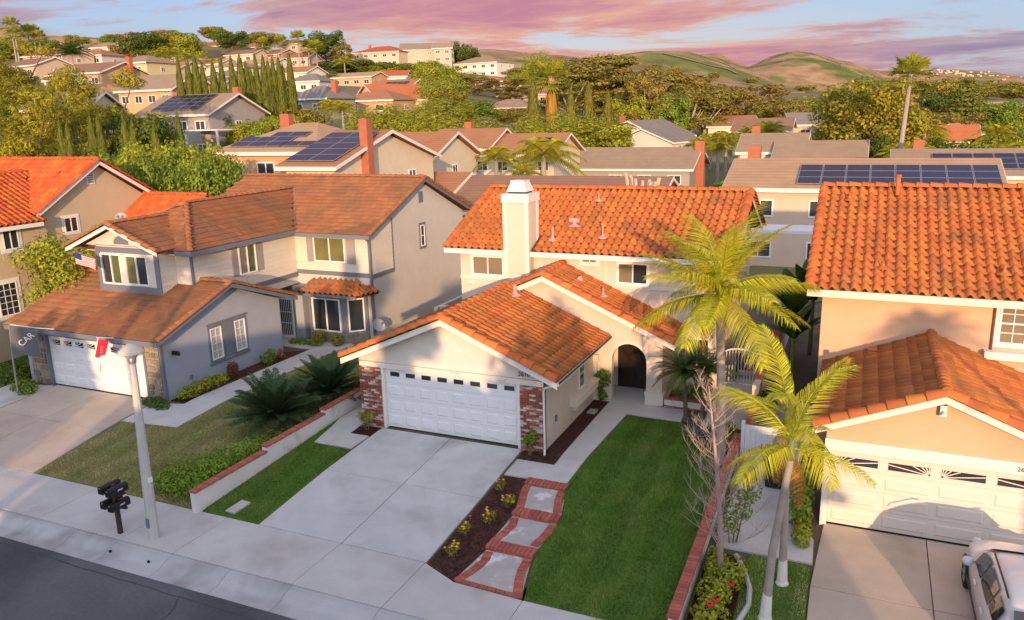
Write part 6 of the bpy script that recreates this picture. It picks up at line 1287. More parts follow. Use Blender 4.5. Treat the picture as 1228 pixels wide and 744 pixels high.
        m = MB(); m.box(sg * .80 - .06, sg * .80 + .06, 2.3 - 4.60, 2.3 - 4.50, .78, 1.02); m.build('tail_light', mat('tail_red', (.35, .01, .01), rough=.2), t, local=True)
    def span(s0, u0, s1, u1, mt, name, w0=.93, w1=.95):
        q0, q1 = interp(s0), interp(s1); m = MB(); V = []
        for i in range(7):
            a = -1 + 2 * i / 6; bow = .04 * (1 - a * a); V += [(a * (q0[3] + .02) * w0, 2.3 - s0, q0[4] + bow * .6 + u0), (a * (q1[3] + .0) * w1, 2.3 - s1, q1[4] + bow * .6 + u1)]
        m.add(V, [(2 * i, 2 * i + 2, 2 * i + 3, 2 * i + 1) for i in range(6)]); m.build(name, mt, t, smooth=True, local=True)
    cg = mat('car_glass', (.02, .025, .02)); span(1.26, .028, 1.95, .02, cg, 'windscreen'); span(4.17, .012, 4.42, .06, cg, 'rear_window')
    m = MB(); m.box(-.55, .55, 2.27, 2.31, .48, .62); m.build('grille', m_trim, t, local=True); m = MB(); m.box(-.80, .80, -2.36, -2.28, .40, .60); m.build('bumper', m_trim, t, local=True)
    return t
suv('white sport utility car parked nose-in at the cream fan-light garage door', (17.96, -4.45, gz(-4.45) - .0), 0.0)
# ------------------------------------------------------------------ neighbourhood behind
def at(px, py, d):
    """point seen at frame pixel (px, py), d metres ahead on the level"""
    v = _f + _r * ((px - 614) / FPX) - _u * ((py - 372) / FPX); return CAM + v * (d / v.dot(_fh))
def shingle(name, col, pitch=.16, **k):
    M = mat(name, tuple(min(.8, c * 1.2) for c in col), rough=.92, var=.10, scale=.7, fine=.06, spec=.15, **k); nt = M.node_tree; b = nt.nodes['Principled BSDF']; src = b.inputs['Base Color'].links[0].from_socket
    g_ = nt.nodes.new('ShaderNodeNewGeometry'); sp = nt.nodes.new('ShaderNodeSeparateXYZ'); nt.links.new(g_.outputs['Position'], sp.inputs[0]); w = nt.nodes.new('ShaderNodeMath'); w.operation = 'MODULO'; nt.links.new(sp.outputs[2], w.inputs[0]); w.inputs[1].default_value = pitch
    r_ = nt.nodes.new('ShaderNodeMapRange'); nt.links.new(w.outputs[0], r_.inputs[0]); r_.inputs[1].default_value = 0; r_.inputs[2].default_value = pitch * .3; r_.inputs[3].default_value = .72; r_.inputs[4].default_value = 1
    mx = nt.nodes.new('ShaderNodeMix'); mx.data_type = 'RGBA'; mx.blend_type = 'MULTIPLY'; mx.inputs[0].default_value = 1; nt.links.new(src, mx.inputs[6]); nt.links.new(r_.outputs[0], mx.inputs[7]); nt.links.new(mx.outputs[2], b.inputs['Base Color']); return M
RF = dict(tan=shingle('roof_tan', (.40, .255, .145)), brown=shingle('roof_brown', (.25, .145, .095)), grey=shingle('roof_grey', (.22, .19, .165)), greytan=shingle('roof_grey_tan', (.30, .215, .14)), orange=shingle('roof_orange', (.44, .15, .06)), red=shingle('roof_red', (.40, .105, .045)), rust=shingle('roof_rust', (.34, .165, .085)))
WL = dict(cream=mat('far_cream', (.68, .57, .41), var=.05), orange=mat('far_orange', (.58, .36, .19), var=.05), white=mat('far_white', (.70, .66, .58), var=.04), grey=mat('far_grey', (.36, .32, .29), var=.05), yellow=mat('far_yellow', (.62, .52, .28), var=.05), peach=mat('far_peach', (.66, .49, .36), var=.05), olive=mat('far_olive', (.44, .42, .30), var=.05), tan=mat('far_tan', (.54, .42, .29), var=.05))
m_solar = mat('solar_panel', (.012, .016, .04), rough=.18, var=.1, spec=.6); m_solar_fr = mat('solar_frame', (.42, .44, .47), rough=.4, metal=.6)
m_chim = mat('far_chimney_brick', (.40, .13, .07), var=.12, scale=3); m_farpane = glass_mat('far_pane', (.05, .055, .06), .1)
BOXES = []; NAMES = []
def bghouse(label, px, py, d, w, dep, h, slope=.42, rot=0, wall='cream', roof='tan', kind='gable', anchor='F', win=3, chim=None, solar=None, garage=None, group=None, balcony=False, base=3.0, ov=.5, chim_w=None, swin=1, door=None):
    P = at(px, py, d) if not isinstance(px, tuple) else Vector(px); Rm = Matrix.Rotation(rot * math.pi / 180, 3, 'Z'); run = dep / 2 + ov; rise = run * slope
    off = {'C': Vector((0, 0, 0)), 'F': Vector((0, dep / 2 + ov, 0)), 'R': Vector((-w / 2 - ov, dep / 2 + ov, 0)), 'T': Vector((0, 0, -rise))}[anchor]; c = P + Rm @ off; z0 = c.z - h + (.0 if anchor == 'T' else 0)
    t = thing('house', label, 'house', (c.x, c.y, z0), rot * math.pi / 180, group=group); hw, hd = w / 2, dep / 2; wm, rm = WL[wall], RF[roof]
    if not isinstance(px, tuple): NAMES.append((px, d, label)); BOXES.append((px - (w * .5 + 1) * FPX / d, px + (w * .5 + 1) * FPX / d, py, d))
    m = MB(); m.box(-hw, hw, -hd, hd, -base, h + .02)
    if kind == 'gable':
        for s in (-1, 1): m.prism([(s * (hw - .1), -hd, h + .02), (s * (hw - .1), hd, h + .02), (s * (hw - .1), 0, h + hd * slope)], (s * .1, 0, 0))
    m.build('wall', wm, t, local=True)
    r = MB(); X = hw + ov; Y = hd + ov; zr = h + Y * slope; ez_ = h - .02
    if kind == 'gable':
        for s in (-1, 1): r.prism([(-X, s * Y, ez_), (X, s * Y, ez_), (X, 0, zr), (-X, 0, zr)], (0, 0, .14))
    else:
        k = min(Y, X * .8); V = [(-X, -Y, ez_), (X, -Y, ez_), (X, Y, ez_), (-X, Y, ez_), (-X + k, 0, zr), (X - k, 0, zr)]; V2 = [(a, b, z_ + .14) for a, b, z_ in V]
        r.add(V2 + V, [(0, 1, 5, 4), (1, 2, 5), (2, 3, 4, 5), (3, 0, 4), (6, 7, 1, 0), (7, 8, 2, 1), (8, 9, 3, 2), (9, 6, 0, 3), (9, 8, 7, 6)])
    Ro = r.build('roof', rm, t, local=True)
    f = MB(); f.box(-X, X, -Y - .05, -Y - .002, ez_ - .16, ez_ + .10)
    if kind == 'gable':
        for s in (-1, 1):
            for q in (-1, 1): f.prism([(s * X, q * Y, ez_ + .10), (s * X, 0, zr + .10), (s * X, 0, zr - .12), (s * X, q * Y, ez_ - .12)], (s * .05, 0, 0))
    f.build('fascia', m_white, t, local=True)
    if chim is not None: cm = MB(); x, y = chim; cw = chim_w or .45; cm.box(x - cw, x + cw, y - .35, y + .35, h - 1 if abs(x) < hw else -1, zr + .9); C_ = cm.build('chimney', m_chim, Ro, local=True)
    lv = [h - 1.25] + ([h - 4.0] if h > 4.4 else [])
    for zz in lv:
        for k in range(win):
            x = -hw + w * (k + .5) / win; q = .8 if (k % 2) else .6
            if garage is not None and zz < 3 and abs(x - garage) < 3.2: continue
            window(t, (x, -hd, zz), '-y', min(1.7, w / win * .55), 1.15, 2, fw=.10, proud=.06, gm=m_farpane, local=True)
        for s, fc in ((1, '+x'), (-1, '-x')):
            for k in range(swin): y = -hd + dep * (k + .5) / swin; window(t, (s * hw, y, zz), fc, 1.1, 1.0, 2, fw=.09, proud=.06, gm=m_farpane, local=True)
    if garage is not None:
        g_ = MB(); g_.box(garage - 2.4, garage + 2.4, -hd - .04, -hd - .001, 0, 2.1); G = g_.build('garage_door', m_doorwhite, t, local=True)
        for k in range(6): q = MB(); q.box(garage - 2.1 + k * .72, garage - 1.6 + k * .72, -hd - .06, -hd - .041, 1.6, 1.85); q.build('door_window', m_farpane, G, local=True)
    if door: q = MB(); q.box(door[0] - .5, door[0] + .5, -hd - .05, -hd - .001, 0, 2.05); q.build('door', door[1], t, local=True)
    if solar:
        for (a0, b0, nx, ny, pw, ph) in solar:
            sl_ = math.atan(slope); U = Vector((1, 0, 0)); V_ = Vector((0, math.cos(sl_), math.sin(sl_))); N = U.cross(V_); O = Vector((a0, -Y, ez_ + .14)) + V_ * b0
            for i in range(nx):
                for j in range(ny):
                    q = MB(); q.obox(O, U, V_, N, (i * pw + .0, (i + 1) * pw - .03), (j * ph, (j + 1) * ph - .03), (.10, .14)); S = q.build('solar_panel', m_solar_fr, t, local=True); q = MB(); q.obox(O, U, V_, N, (i * pw + .04, (i + 1) * pw - .07), (j * ph + .04, (j + 1) * ph - .07), (.1405, .147)); q.build('cell_sheet', m_solar, S, local=True)
    if balcony:
        q = MB(); q.box(-hw + .3, -hw + 4.2, -hd - 1.3, -hd - .001, h - 2.75, h - 2.6)
        for k in range(14): q.box(-hw + .3 + k * .29, -hw + .36 + k * .29, -hd - 1.3, -hd - 1.25, h - 2.6, h - 1.75)
        q.box(-hw + .3, -hw + 4.2, -hd - 1.32, -hd - 1.23, h - 1.78, h - 1.7); q.build('balcony', mat('balcony_wood', (.30, .22, .15)), t, local=True)
    return t
# second row
bghouse('tan-roofed two-storey house with balcony and stepped solar panels behind the blue-grey house', 312, 184, 61, 9.2, 11, 5.2, .33, 0, 'orange', 'tan', 'hip', win=3, balcony=True, chim=(-3.3, 1.5), solar=[(-3.6, .8, 3, 2, 1.7, 1.05), (-1.2, 2.9, 2, 1, 1.7, 1.05), (1.2, .8, 2, 1, 1.7, 1.05)])
bghouse('cream gabled house with tall brick chimney and dark solar roof', 402, 202, 51, 3.8, 13, 5.0, .30, 0, 'cream', 'rust', anchor='R', win=2, swin=2, solar=[(-2.1, .7, 2, 5, 2.0, 1.15)], chim=(2.2, -3.0), chim_w=.30)
bghouse('cream gable end with small red window beside the brick chimney house', 478, 191, 72, 6.0, 9, 5.0, .42, 0, 'cream', 'rust', win=1, swin=1)
bghouse('long brown shingle roof showing just behind the ridge of the cream house', 672, 213, 62, 16.5, 11, 4.2, .36, 0, 'tan', 'brown', anchor='T', win=3)
bghouse('small low house with rust roof tucked left of the long brown roof', 530, 208, 66, 4.5, 6, 3.0, .38, 0, 'cream', 'rust', anchor='T', win=1)
bghouse('cream house with two rows of solar panels on a tan roof behind the peach house', 1027, 229, 50, 15.5, 9.5, 5.2, .30, 0, 'peach', 'tan', win=4, solar=[(-3.6, .5, 8, 3, 1.45, 1.15)], chim=(-7.2, 2.5))
bghouse('brown-roofed house with dark solar array at the right edge of the picture', 1180, 180, 72, 14, 10, 4.6, .36, 0, 'tan', 'greytan', anchor='T', win=3, solar=[(-4.2, 1.2, 5, 3, 1.6, 1.1)], chim=(-5.2, 1.0))
bghouse('white gabled house with taupe roof, lower half of the pair beyond the solar roof', 985, 170, 88, 8.5, 9, 3.6, .42, 0, 'white', 'greytan', anchor='T', win=2)
bghouse('white gabled two-storey half of the taupe-roofed pair beyond the solar roof', 930, 161, 93, 6.5, 8, 5.2, .42, 0, 'white', 'greytan', anchor='T', win=2, chim=(-2.2, .5))
bghouse('grey ranch house with white garage door, red front door and brick end chimney', 752, 178, 108, 19, 11, 3.1, .40, 0, 'grey', 'greytan', 'gable', anchor='T', win=5, garage=-6.6, chim=(9.85, -1), chim_w=.6, door=(2.6, mat('far_red_door', (.5, .02, .03))))
bghouse('bright white two-gabled house above the grey ranch house', 775, 164, 142, 11, 12, 5.5, .42, 72, 'white', 'grey', anchor='C', win=2, swin=2, chim=(-3, 3))
bghouse('lower front gable of the bright white two-gabled house', 788, 170, 134, 9, 11, 5.0, .36, 72, 'white', 'grey', anchor='C', win=2, swin=2)
bghouse('tan gabled house half hidden right of the white two-gabled house', 815, 172, 145, 7, 9, 4.2, .42, 70, 'cream', 'rust', win=1)
bghouse('cream two-storey house with rust roof among the feather palms', 545, 179, 94, 8, 9, 5.2, .42, 0, 'cream', 'rust', win=2, chim=(-1, 1))
bghouse('rust-roofed house wing with solar panel among the feather palms', 612, 186, 91, 10, 9, 4.6, .42, 0, 'cream', 'rust', win=4, solar=[(1.0, 2.0, 2, 2, 1.6, 1.0)])
bghouse('bright orange barrel-tile roof beyond the right-hand solar roof', 1133, 171, 118, 8.5, 9, 3.6, .45, 0, 'cream', 'orange', win=1)
bghouse('little white gabled house beside the bright orange roof', 1176, 162, 128, 7, 7, 3.8, .42, 75, 'white', 'tan', win=1)
# hillside
bghouse('grey house with wide solar roof and white windows on the lower hillside', 203, 139, 100, 11.5, 10, 5.2, .45, 0, 'grey', 'greytan', win=4, chim=(4.2, 2), solar=[(-4.0, 1.0, 5, 4, 1.5, 1.15)])
bghouse('long grey-roofed orange house above the solar roof on the hillside', 170, 109, 124, 11, 9, 3.6, .48, 0, 'orange', 'greytan', win=4)
bghouse('orange house with brown roof and white pergola on the hillside', 86, 89, 146, 13, 10, 5.2, .36, 0, 'orange', 'brown', win=4, chim=(6.9, 1))
bghouse('pale yellow house with balcony on the hillside behind round tree', 152, 76, 166, 9.5, 8, 5.2, .35, 0, 'yellow', 'greytan', 'hip', win=2)
bghouse('long red tile roof at the foot of the crest palms', 48, 67, 205, 14, 9, 3.2, .4, 0, 'peach', 'red', win=3)
bghouse('dark roofed cottage hidden behind the pines at the left', 62, 133, 92, 7, 8, 3.4, .45, 20, 'cream', 'grey', win=2, chim=(1.5, 0))
bghouse('grey hipped house with brick chimney right of the cypress row', 366, 119, 132, 7.5, 8, 5.0, .45, 0, 'grey', 'grey', 'hip', win=2, chim=(2.6, 0))
for i, (lb, px, py, d, w, h, wl, rf) in enumerate((
  ('small white house on the left slope under the date palm', 100, 67, 212, 10, 4, 'white', 'rust'), ('tan house with brown roof left under the crest palms', 20, 80, 176, 11, 4.5, 'tan', 'brown'), ('cream house right of the yellow house on the slope', 190, 84, 196, 10, 5, 'cream', 'rust'), ('white house at the right end behind the cypress row', 362, 98, 188, 8, 5, 'white', 'grey'), ('orange house tucked under the crest at the cypress tips', 318, 66, 272, 11, 5, 'orange', 'rust'), ('pale house under the long low crest house', 285, 66, 268, 11, 5, 'cream', 'brown'), ('white cottage on the slope under the white mansion', 585, 98, 262, 9, 4, 'white', 'rust'),
  ('orange house on the crest right of the palm clump', 249, 56, 292, 12, 5, 'orange', 'rust'), ('white house on the crest between two round trees', 301, 57, 300, 14, 5, 'white', 'rust'), ('long low tan house on the crest beside the tall palms', 337, 54, 306, 17, 3.8, 'tan', 'brown'),
  ('pale peach house high at the right of the crest palms', 397, 72, 285, 9, 5, 'peach', 'rust'), ('cream house with solar roof above the cypress row, leftmost', 243, 78, 238, 11, 5, 'cream', 'tan'), ('white house with flat tan roof above the cypress row', 272, 82, 226, 12, 5, 'white', 'greytan'),
  ('tan-roofed white house in the middle above the cypress row', 305, 78, 240, 13, 5.2, 'white', 'tan'), ('white house with rust roof at the right above the cypress row', 346, 88, 226, 11, 6, 'white', 'rust'), ('orange-walled house left among cypress tips', 262, 93, 205, 9, 5, 'orange', 'grey'),
  ('cream house with blue solar strip behind the cypress tips', 238, 103, 185, 11, 5, 'cream', 'brown'), ('white terrace house at the left shoulder of the crest', 205, 70, 255, 10, 5, 'white', 'tan'), ('white low house below the round crest tree', 168, 64, 250, 9, 4, 'white', 'grey'),
  ('pale house with red chimney left of the round crest tree', 122, 57, 262, 10, 4, 'white', 'greytan'), ('tan house at the right shoulder of the cypress row', 352, 70, 262, 9, 5, 'peach', 'rust'))):
    bghouse(lb, px, py, d, w, 9, h, .36, random.uniform(-8, 12), wl, rf, 'hip' if i % 3 == 0 else 'gable', win=3, swin=1, group='houses on the upper hillside')
bghouse('large peach mansion with red roof and terrace on the crest', 449, 63, 318, 20, 14, 8, .34, 4, 'peach', 'red', 'hip', win=5, swin=2, chim=(-6, 0))
bghouse('pale olive mansion with stepped gables on the crest', 508, 60, 322, 18, 15, 8.5, .38, 28, 'olive', 'greytan', win=4, swin=3); bghouse('tall end gable of the pale olive mansion', 530, 58, 318, 7, 8, 9, .5, 20, 'olive', 'greytan', win=2, swin=2)
bghouse('white hipped mansion at the right end of the crest', 568, 76, 318, 20, 13, 7.5, .36, -6, 'white', 'greytan', 'hip', win=5, swin=2)
bghouse('orange two-storey house with porch under the peach mansion', 420, 93, 228, 13, 8, 5.6, .3, 0, 'orange', 'tan', win=4); bghouse('white house with red roof under the olive mansion', 468, 92, 240, 9, 8, 4, .4, 20, 'white', 'red', win=2)
bghouse('sprawling orange-roofed house half hidden behind willows, left part', 437, 121, 146, 11, 9, 3.6, .38, 0, 'orange', 'rust', 'hip', win=2); bghouse('yellow gable of the sprawling orange-roofed house, right part', 487, 120, 150, 10, 12, 4.2, .45, 55, 'yellow', 'orange', win=1, swin=1); bghouse('house with dark solar roof above the sprawling orange roof', 462, 108, 170, 10, 9, 3.6, .42, 0, 'white', 'rust', win=2, solar=[(-1.5, .8, 4, 3, 1.4, 1.0)])
bghouse('orange-walled house with grey hip roof in the green belt', 604, 130, 176, 12, 9, 3.6, .36, 0, 'orange', 'greytan', 'hip', win=3); bghouse('white gabled house with solar panels right of the brown trees', 634, 112, 216, 9, 9, 4.2, .45, 20, 'white', 'rust', win=1, chim=(-3, 0), solar=[(-1, 1, 3, 2, 1.4, 1)]); bghouse('cream gable beside the dead-skirted fan palm', 652, 113, 205, 6, 9, 4.2, .45, 60, 'cream', 'brown', win=1)
for lb, px, py, d, w, h, wl, rf, rt in (('white house glimpsed behind the feather palm cluster', 880, 152, 165, 10, 4, 'white', 'rust', 20), ('tan house half hidden right of the feather palm cluster', 912, 158, 135, 9, 4, 'cream', 'brown', 0), ('dark-roofed house between trees left of the very large tree', 985, 150, 140, 10, 4, 'tan', 'grey', 10), ('small white house under the dull red-brown tree', 955, 147, 190, 9, 4, 'white', 'tan', -20), ('white house among trees right of the eucalyptus grove', 868, 132, 230, 12, 5, 'white', 'tan', 15), ('peach house among the flats trees below the hill', 940, 131, 260, 12, 5, 'peach', 'rust', 0), ('white house below the conifer on the right', 1182, 140, 210, 10, 4.5, 'white', 'rust', 25), ('tan house behind the bright orange roof', 1128, 145, 200, 11, 4.5, 'cream', 'brown', -10)): bghouse(lb, px, py, d, w, 9, h, .4, rt, wl, rf, win=2, swin=1)
FT = [(924, 116, 760), (934, 114, 800), (945, 116, 770), (955, 113, 820), (966, 115, 800), (977, 116, 780), (988, 118, 760), (1010, 117, 820), (870, 120, 700), (888, 122, 680), (1100, 124, 480), (1115, 127, 440), (1124, 126, 450), (1150, 126, 430), (1176, 128, 420), (1190, 127, 440), (1208, 129, 430), (1222, 129, 420), (1218, 140, 330), (1200, 143, 320), (1170, 140, 340)]
FT.sort(); NTH = 'first second third fourth fifth sixth seventh eighth ninth tenth eleventh twelfth'.split(); NL = sum(1 for q in FT if q[0] < 1040)
for i, (px, py, d) in enumerate(FT): bghouse('tiny pale far house %s, %s from the left' % (('below the middle hill', NTH[i]) if i < NL else ('right of the leaning fan palm', NTH[i - NL])), px, py, d, random.uniform(11, 15), 9, 5, .4, random.uniform(-30, 40), random.choice(('white', 'cream', 'peach')), random.choice(('tan', 'rust', 'brown')), win=2, swin=1, group='far town left' if px < 1040 else 'far town right', base=6)
# tiny houses on the far right ridge: one mass
m = MB()
for k in range(70):
    px = random.gauss(1140, 40); d = random.uniform(3350, 3950); p = tw(px, d); s = random.uniform(3, 7); m.box(p.x - s, p.x + s, p.y - s, p.y + s, p.z - 4, p.z + random.uniform(3, 6))
o = m.build('ridge_town', WL['tan']); tag(o, 'tiny pale houses scattered along the far right ridge', 'town', kind='stuff')
# white chimney and vents belonging to roofs behind
t = thing('patio_cover', 'white lattice patio cover beside the cream solar house', 'patio cover', tuple(at(952, 268, 43) - Vector((0, 0, 3)))); m = MB(); m.box(-2.6, 2.6, -1.2, 1.2, 2.6, 2.75); m.build('canopy', m_whitebright, t, local=True)
for x in (-2.4, 2.4): m = MB(); m.box(x - .06, x + .06, -1.1, -1.0, 0, 2.6); m.build('post', m_whitebright, t, local=True)
t = thing('pergola', 'white pergola in front of the orange hillside house', 'pergola', tuple(at(72, 98, 139) - Vector((0, 0, 2.4))))
for x in (-3.5, 0, 3.5): m = MB(); m.box(x - .15, x + .15, -.15, .15, -1, 2.4); m.build('post', m_whitebright, t, local=True)
m = MB(); m.box(-4.2, 4.2, -.3, 2.6, 2.4, 2.7); m.build('canopy', m_whitebright, t, local=True)
t = thing('patio_cover', 'pale patio cover attached to the grey solar house on the hillside', 'patio cover', tuple(at(247, 156, 96) - Vector((0, 0, 2.4)))); m = MB(); m.box(-2.6, 2.6, -1, 2, 2.3, 2.45); m.build('canopy', m_white, t, local=True)
for x in (-2.4, 2.4): m = MB(); m.box(x - .1, x + .1, -.9, -.7, -1, 2.3); m.build('post', m_white, t, local=True)
t = thing('fence', 'pale board fence curving up the slope right of the cypress row', 'fence', tuple(tw(390, 100)));
for k in range(26): px = 352 + k * 3.2; d_ = 92 + k * .9; p = tw(px, d_); q = MB(); q.box(p.x - .17, p.x + .17, p.y - .03, p.y + .03, p.z - .4, p.z + 2.0); q.build('board', WL['cream'], t)
t = thing('garden_wall', 'long tan garden wall under the orange hillside house', 'wall', tuple(tw(55, 128))); a, b = tw(20, 128), tw(100, 128); m = MB(); z_ = at(55, 103, 128).z; m.prism([(a.x, a.y, z_ - 5), (b.x, b.y, z_ - 5), (b.x, b.y, z_), (a.x, a.y, z_)], (.2, .4, 0)); m.build('wall_section', WL['orange'], t)
BOXES.append((648, 676, 85, 137)); BOXES.append((1070, 1120, 70, 78))
# parked car in the street beyond
c = copy_tree([o for o in COL.objects if o.name.startswith('parked_car')][0]); p = at(857, 229, 92); c.location = p - Vector((0, 0, 1.3)); c.rotation_euler = (0, 0, R(195)); c['label'] = 'small pale car parked in the street beyond the cream house ridge'
bpy.data.objects['parked_car']['group'] = 'parked cars'
c['group'] = 'parked cars'
# ------------------------------------------------------------------ trees behind
def lobes_round(seed, n=11, flat=1.0, r=.2):
    q = random.Random(seed); L = []
    for k in range(n):
        a = k * 2.4; z = .34 + .5 * (k + .5) / n; rad = .33 * math.sqrt(max(.05, 1 - ((z - .56) / .46) ** 2)) * q.uniform(.55, 1.1); L.append((rad * math.cos(a), rad * math.sin(a), z, r * q.uniform(.75, 1.2), r * q.uniform(.75, 1.2), r * .8 * flat * q.uniform(.7, 1.1)))
    return L
def lobes_euc(seed, n=16):
    q = random.Random(seed); L = []
    for k in range(n):
        a = k * 2.4 + q.uniform(-.4, .4); z = .28 + .66 * q.random(); rad = (.42 - .25 * abs(z - .55)) * q.uniform(.3, 1.0); L.append((rad * math.cos(a), rad * math.sin(a), z, q.uniform(.09, .16), q.uniform(.09, .16), q.uniform(.06, .11)))
    return L
def trunk_mesh(name, lobes, mt, r=.03, top=.62):
    m = MB(); m.tube([(0, 0, -.25), (.01, 0, .2), (0, .01, top)], [r * 1.4, r, r * .5], 7)
    for l in lobes[::2]: m.tube([(0, 0, .22), (l[0] * .5, l[1] * .5, .2 + (l[2] - .2) * .55), (l[0] * .95, l[1] * .95, l[2])], [r * .6, r * .42, r * .12], 5)
    me = bpy.data.meshes.new(name); me.from_pydata(m.v, [], m.f); me.materials.append(mt); me.update(); return me
KINDS = {}
def kind(name, lobes, n, size, mt, bark, fill=.35, asp=.55, r=.03):
    V, F = crown_cloud(lobes, n, size, fill, np.random.default_rng(hash(name) % 1000 if False else sum(map(ord, name))), asp=asp); KINDS[name] = (fastmesh('crown_' + name, V, F, mt), trunk_mesh('trunk_' + name, lobes, bark, r))
m_eucbark = mat('euc_bark', (.42, .34, .26), var=.15, scale=2)
kind('round_a', lobes_round(1), 7000, .025, m_leaf, m_bark); kind('round_b', lobes_round(2, 13), 7000, .025, m_leaf_yel, m_bark); kind('round_c', lobes_round(3, 10), 7000, .025, m_leaf_dk, m_bark); kind('round_d', lobes_round(4, 12), 7000, .025, m_leaf_ol, m_bark)
kind('euc_a', lobes_euc(5, 22), 7000, .020, foliage('euc_olive', (.165, .145, .055)), m_eucbark, .5, r=.02); kind('euc_b', lobes_euc(6, 22), 7000, .020, foliage('euc_bronze', (.19, .145, .06)), m_eucbark, .5, r=.02)
kind('pine', lobes_euc(7, 24), 10000, .021, foliage('pine_yellow', (.20, .185, .03)), m_bark, .4, .25, r=.022); kind('willow', [(l[0], l[1], l[2] * .9, l[3] * .8, l[4] * .8, l[5] * 1.7) for l in lobes_round(8, 14)], 7000, .028, foliage('willow_leaf', (.20, .21, .04)), m_bark, .4, .22)
kind('big', lobes_round(9, 26, 1.0, .14), 13000, .015, foliage('big_tree_leaf', (.20, .175, .036)), m_bark, .45, r=.022); kind('hedge', lobes_round(10, 16, 1.3, .19), 8000, .021, m_leaf_yel, m_bark); kind('hedge_b', lobes_round(11, 16, 1.3, .19), 8000, .021, m_leaf, m_bark)
rs = np.random.default_rng(77); n = 2600; z = rs.uniform(0, 1, n); rad = .5 * np.clip(np.minimum(z * 5, 1) * (1 - z) ** .55 * 1.25, 0, 1) * rs.uniform(.75, 1.1, n); a = rs.uniform(0, 6.283, n); P = np.stack([rad * np.cos(a), rad * np.sin(a), z], 1); N = np.stack([np.cos(a), np.sin(a), .3 + 0 * a], 1) + rs.normal(size=(n, 3)) * .35
V, F = leaf_quads(P, N, .06 * rs.uniform(.6, 1.2, n), .5, rs); V[:, 2] = V[:, 2] * 1.0
# (column crown is scaled tall, so its leaves stretch upright)
def col_mesh(name, mt): return fastmesh(name, V, F, mt)
tm = MB(); tm.tube([(0, 0, -.1), (0, 0, .9)], [.06, .02], 6); tme = bpy.data.meshes.new('trunk_column'); tme.from_pydata(tm.v, [], tm.f); tme.materials.append(m_bark)
KINDS['cypress'] = (col_mesh('crown_cypress', foliage('cypress_leaf', (.095, .105, .028), var=.1, rand=.3)), tme); KINDS['cypress_dk'] = (col_mesh('crown_cypress_dk', foliage('cypress_dark', (.11, .105, .03), var=.1)), tme)
rs = np.random.default_rng(5); n = 3800; lay = rs.integers(0, 15, n); zz = (lay + rs.uniform(-.2, .25, n)) / 15 * .92 + .06; rr_ = .5 * (1 - zz) ** .8 * np.sqrt(rs.uniform(.1, 1, n)); a = rs.uniform(0, 6.28, n); P = np.stack([rr_ * np.cos(a), rr_ * np.sin(a), zz - rr_ * .12], 1); N = rs.normal(size=(n, 3)) * .4 + np.array([0, 0, 1.]) + np.stack([np.cos(a), np.sin(a), 0 * a], 1) * .6
Vc, Fc = leaf_quads(P, N, .035 * rs.uniform(.6, 1.2, n), .4, rs); KINDS['conifer'] = (fastmesh('crown_conifer', Vc, Fc, foliage('conifer_leaf', (.11, .12, .035))), tme)
# palm heads
def fan_head(name, n, mt, dead=False):
    q = random.Random(n); m = MB()
    for k in range(n):
        az = k * 2.4; el = 1.35 - 1.75 * k / n + q.uniform(-.1, .1); d = Vector((math.cos(az) * math.cos(el), math.sin(az) * math.cos(el), math.sin(el))); sd = Vector((-math.sin(az), math.cos(az), 0)); u = sd.cross(d); st = q.uniform(.34, .46); b = d * st
        m.add([-sd * .008, sd * .008, b + sd * .008, b - sd * .008], [(0, 1, 2, 3)])
        for j in range(11):
            w = -1.25 + 2.5 * j / 10; f = (d * math.cos(w) + sd * math.sin(w)).normalized(); L = .5 * (1 - .25 * abs(w) / 1.25) * q.uniform(.9, 1.1); nrm = f.cross(u).normalized() * .034; e = b + f * L - Z3 * (.16 + .05 * abs(w)) * L
            m.add([b, b + f * L * .6 + nrm + u * .01, e, b + f * L * .6 - nrm], [(0, 1, 2, 3)])
    me = bpy.data.meshes.new(name); me.from_pydata([tuple(v) for v in m.v], [], m.f); me.materials.append(mt); me.update(); return me
def feather_head(name, n, mt, droop=1.0, L=1.0, seed=1):
    q = random.Random(seed); m = MB()
    for k in range(n):
        az = k * 2.4; el = 1.2 - 1.3 * k / n; d = Vector((math.cos(az) * math.cos(el), math.sin(az) * math.cos(el), math.sin(el))); sd = Vector((-math.sin(az), math.cos(az), 0))
        for j in range(22):
            t_ = (j + 1) / 22; p = d * L * t_ - Z3 * droop * .45 * L * t_ ** 2.2
            for s in (-1, 1):
                l = .30 * L * math.sin(math.pi * (.12 + .83 * t_)) ** .6 * q.uniform(.8, 1.1); e = p + (sd * s * .8 + d * .45 - Z3 * .55 * droop) * l; w = d * .016 * L; m.add([p - w, p + w, e], [(0, 1, 2)])
    me = bpy.data.meshes.new(name); me.from_pydata([tuple(v) for v in m.v], [], m.f); me.materials.append(mt); me.update(); return me
HEAD = {'fan': fan_head('fan_head', 34, foliage('fan_leaf', (.20, .20, .035), rand=.3)), 'queen': feather_head('queen_head', 22, foliage('queen_leaf', (.20, .19, .03), rand=.3), 1.25), 'queen_b': feather_head('queen_head_b', 18, foliage('queen_leaf', (.115, .125, .024)), 1.0, seed=4), 'date': feather_head('date_head', 40, m_palm_gr, .8, seed=7)}
PT = {}
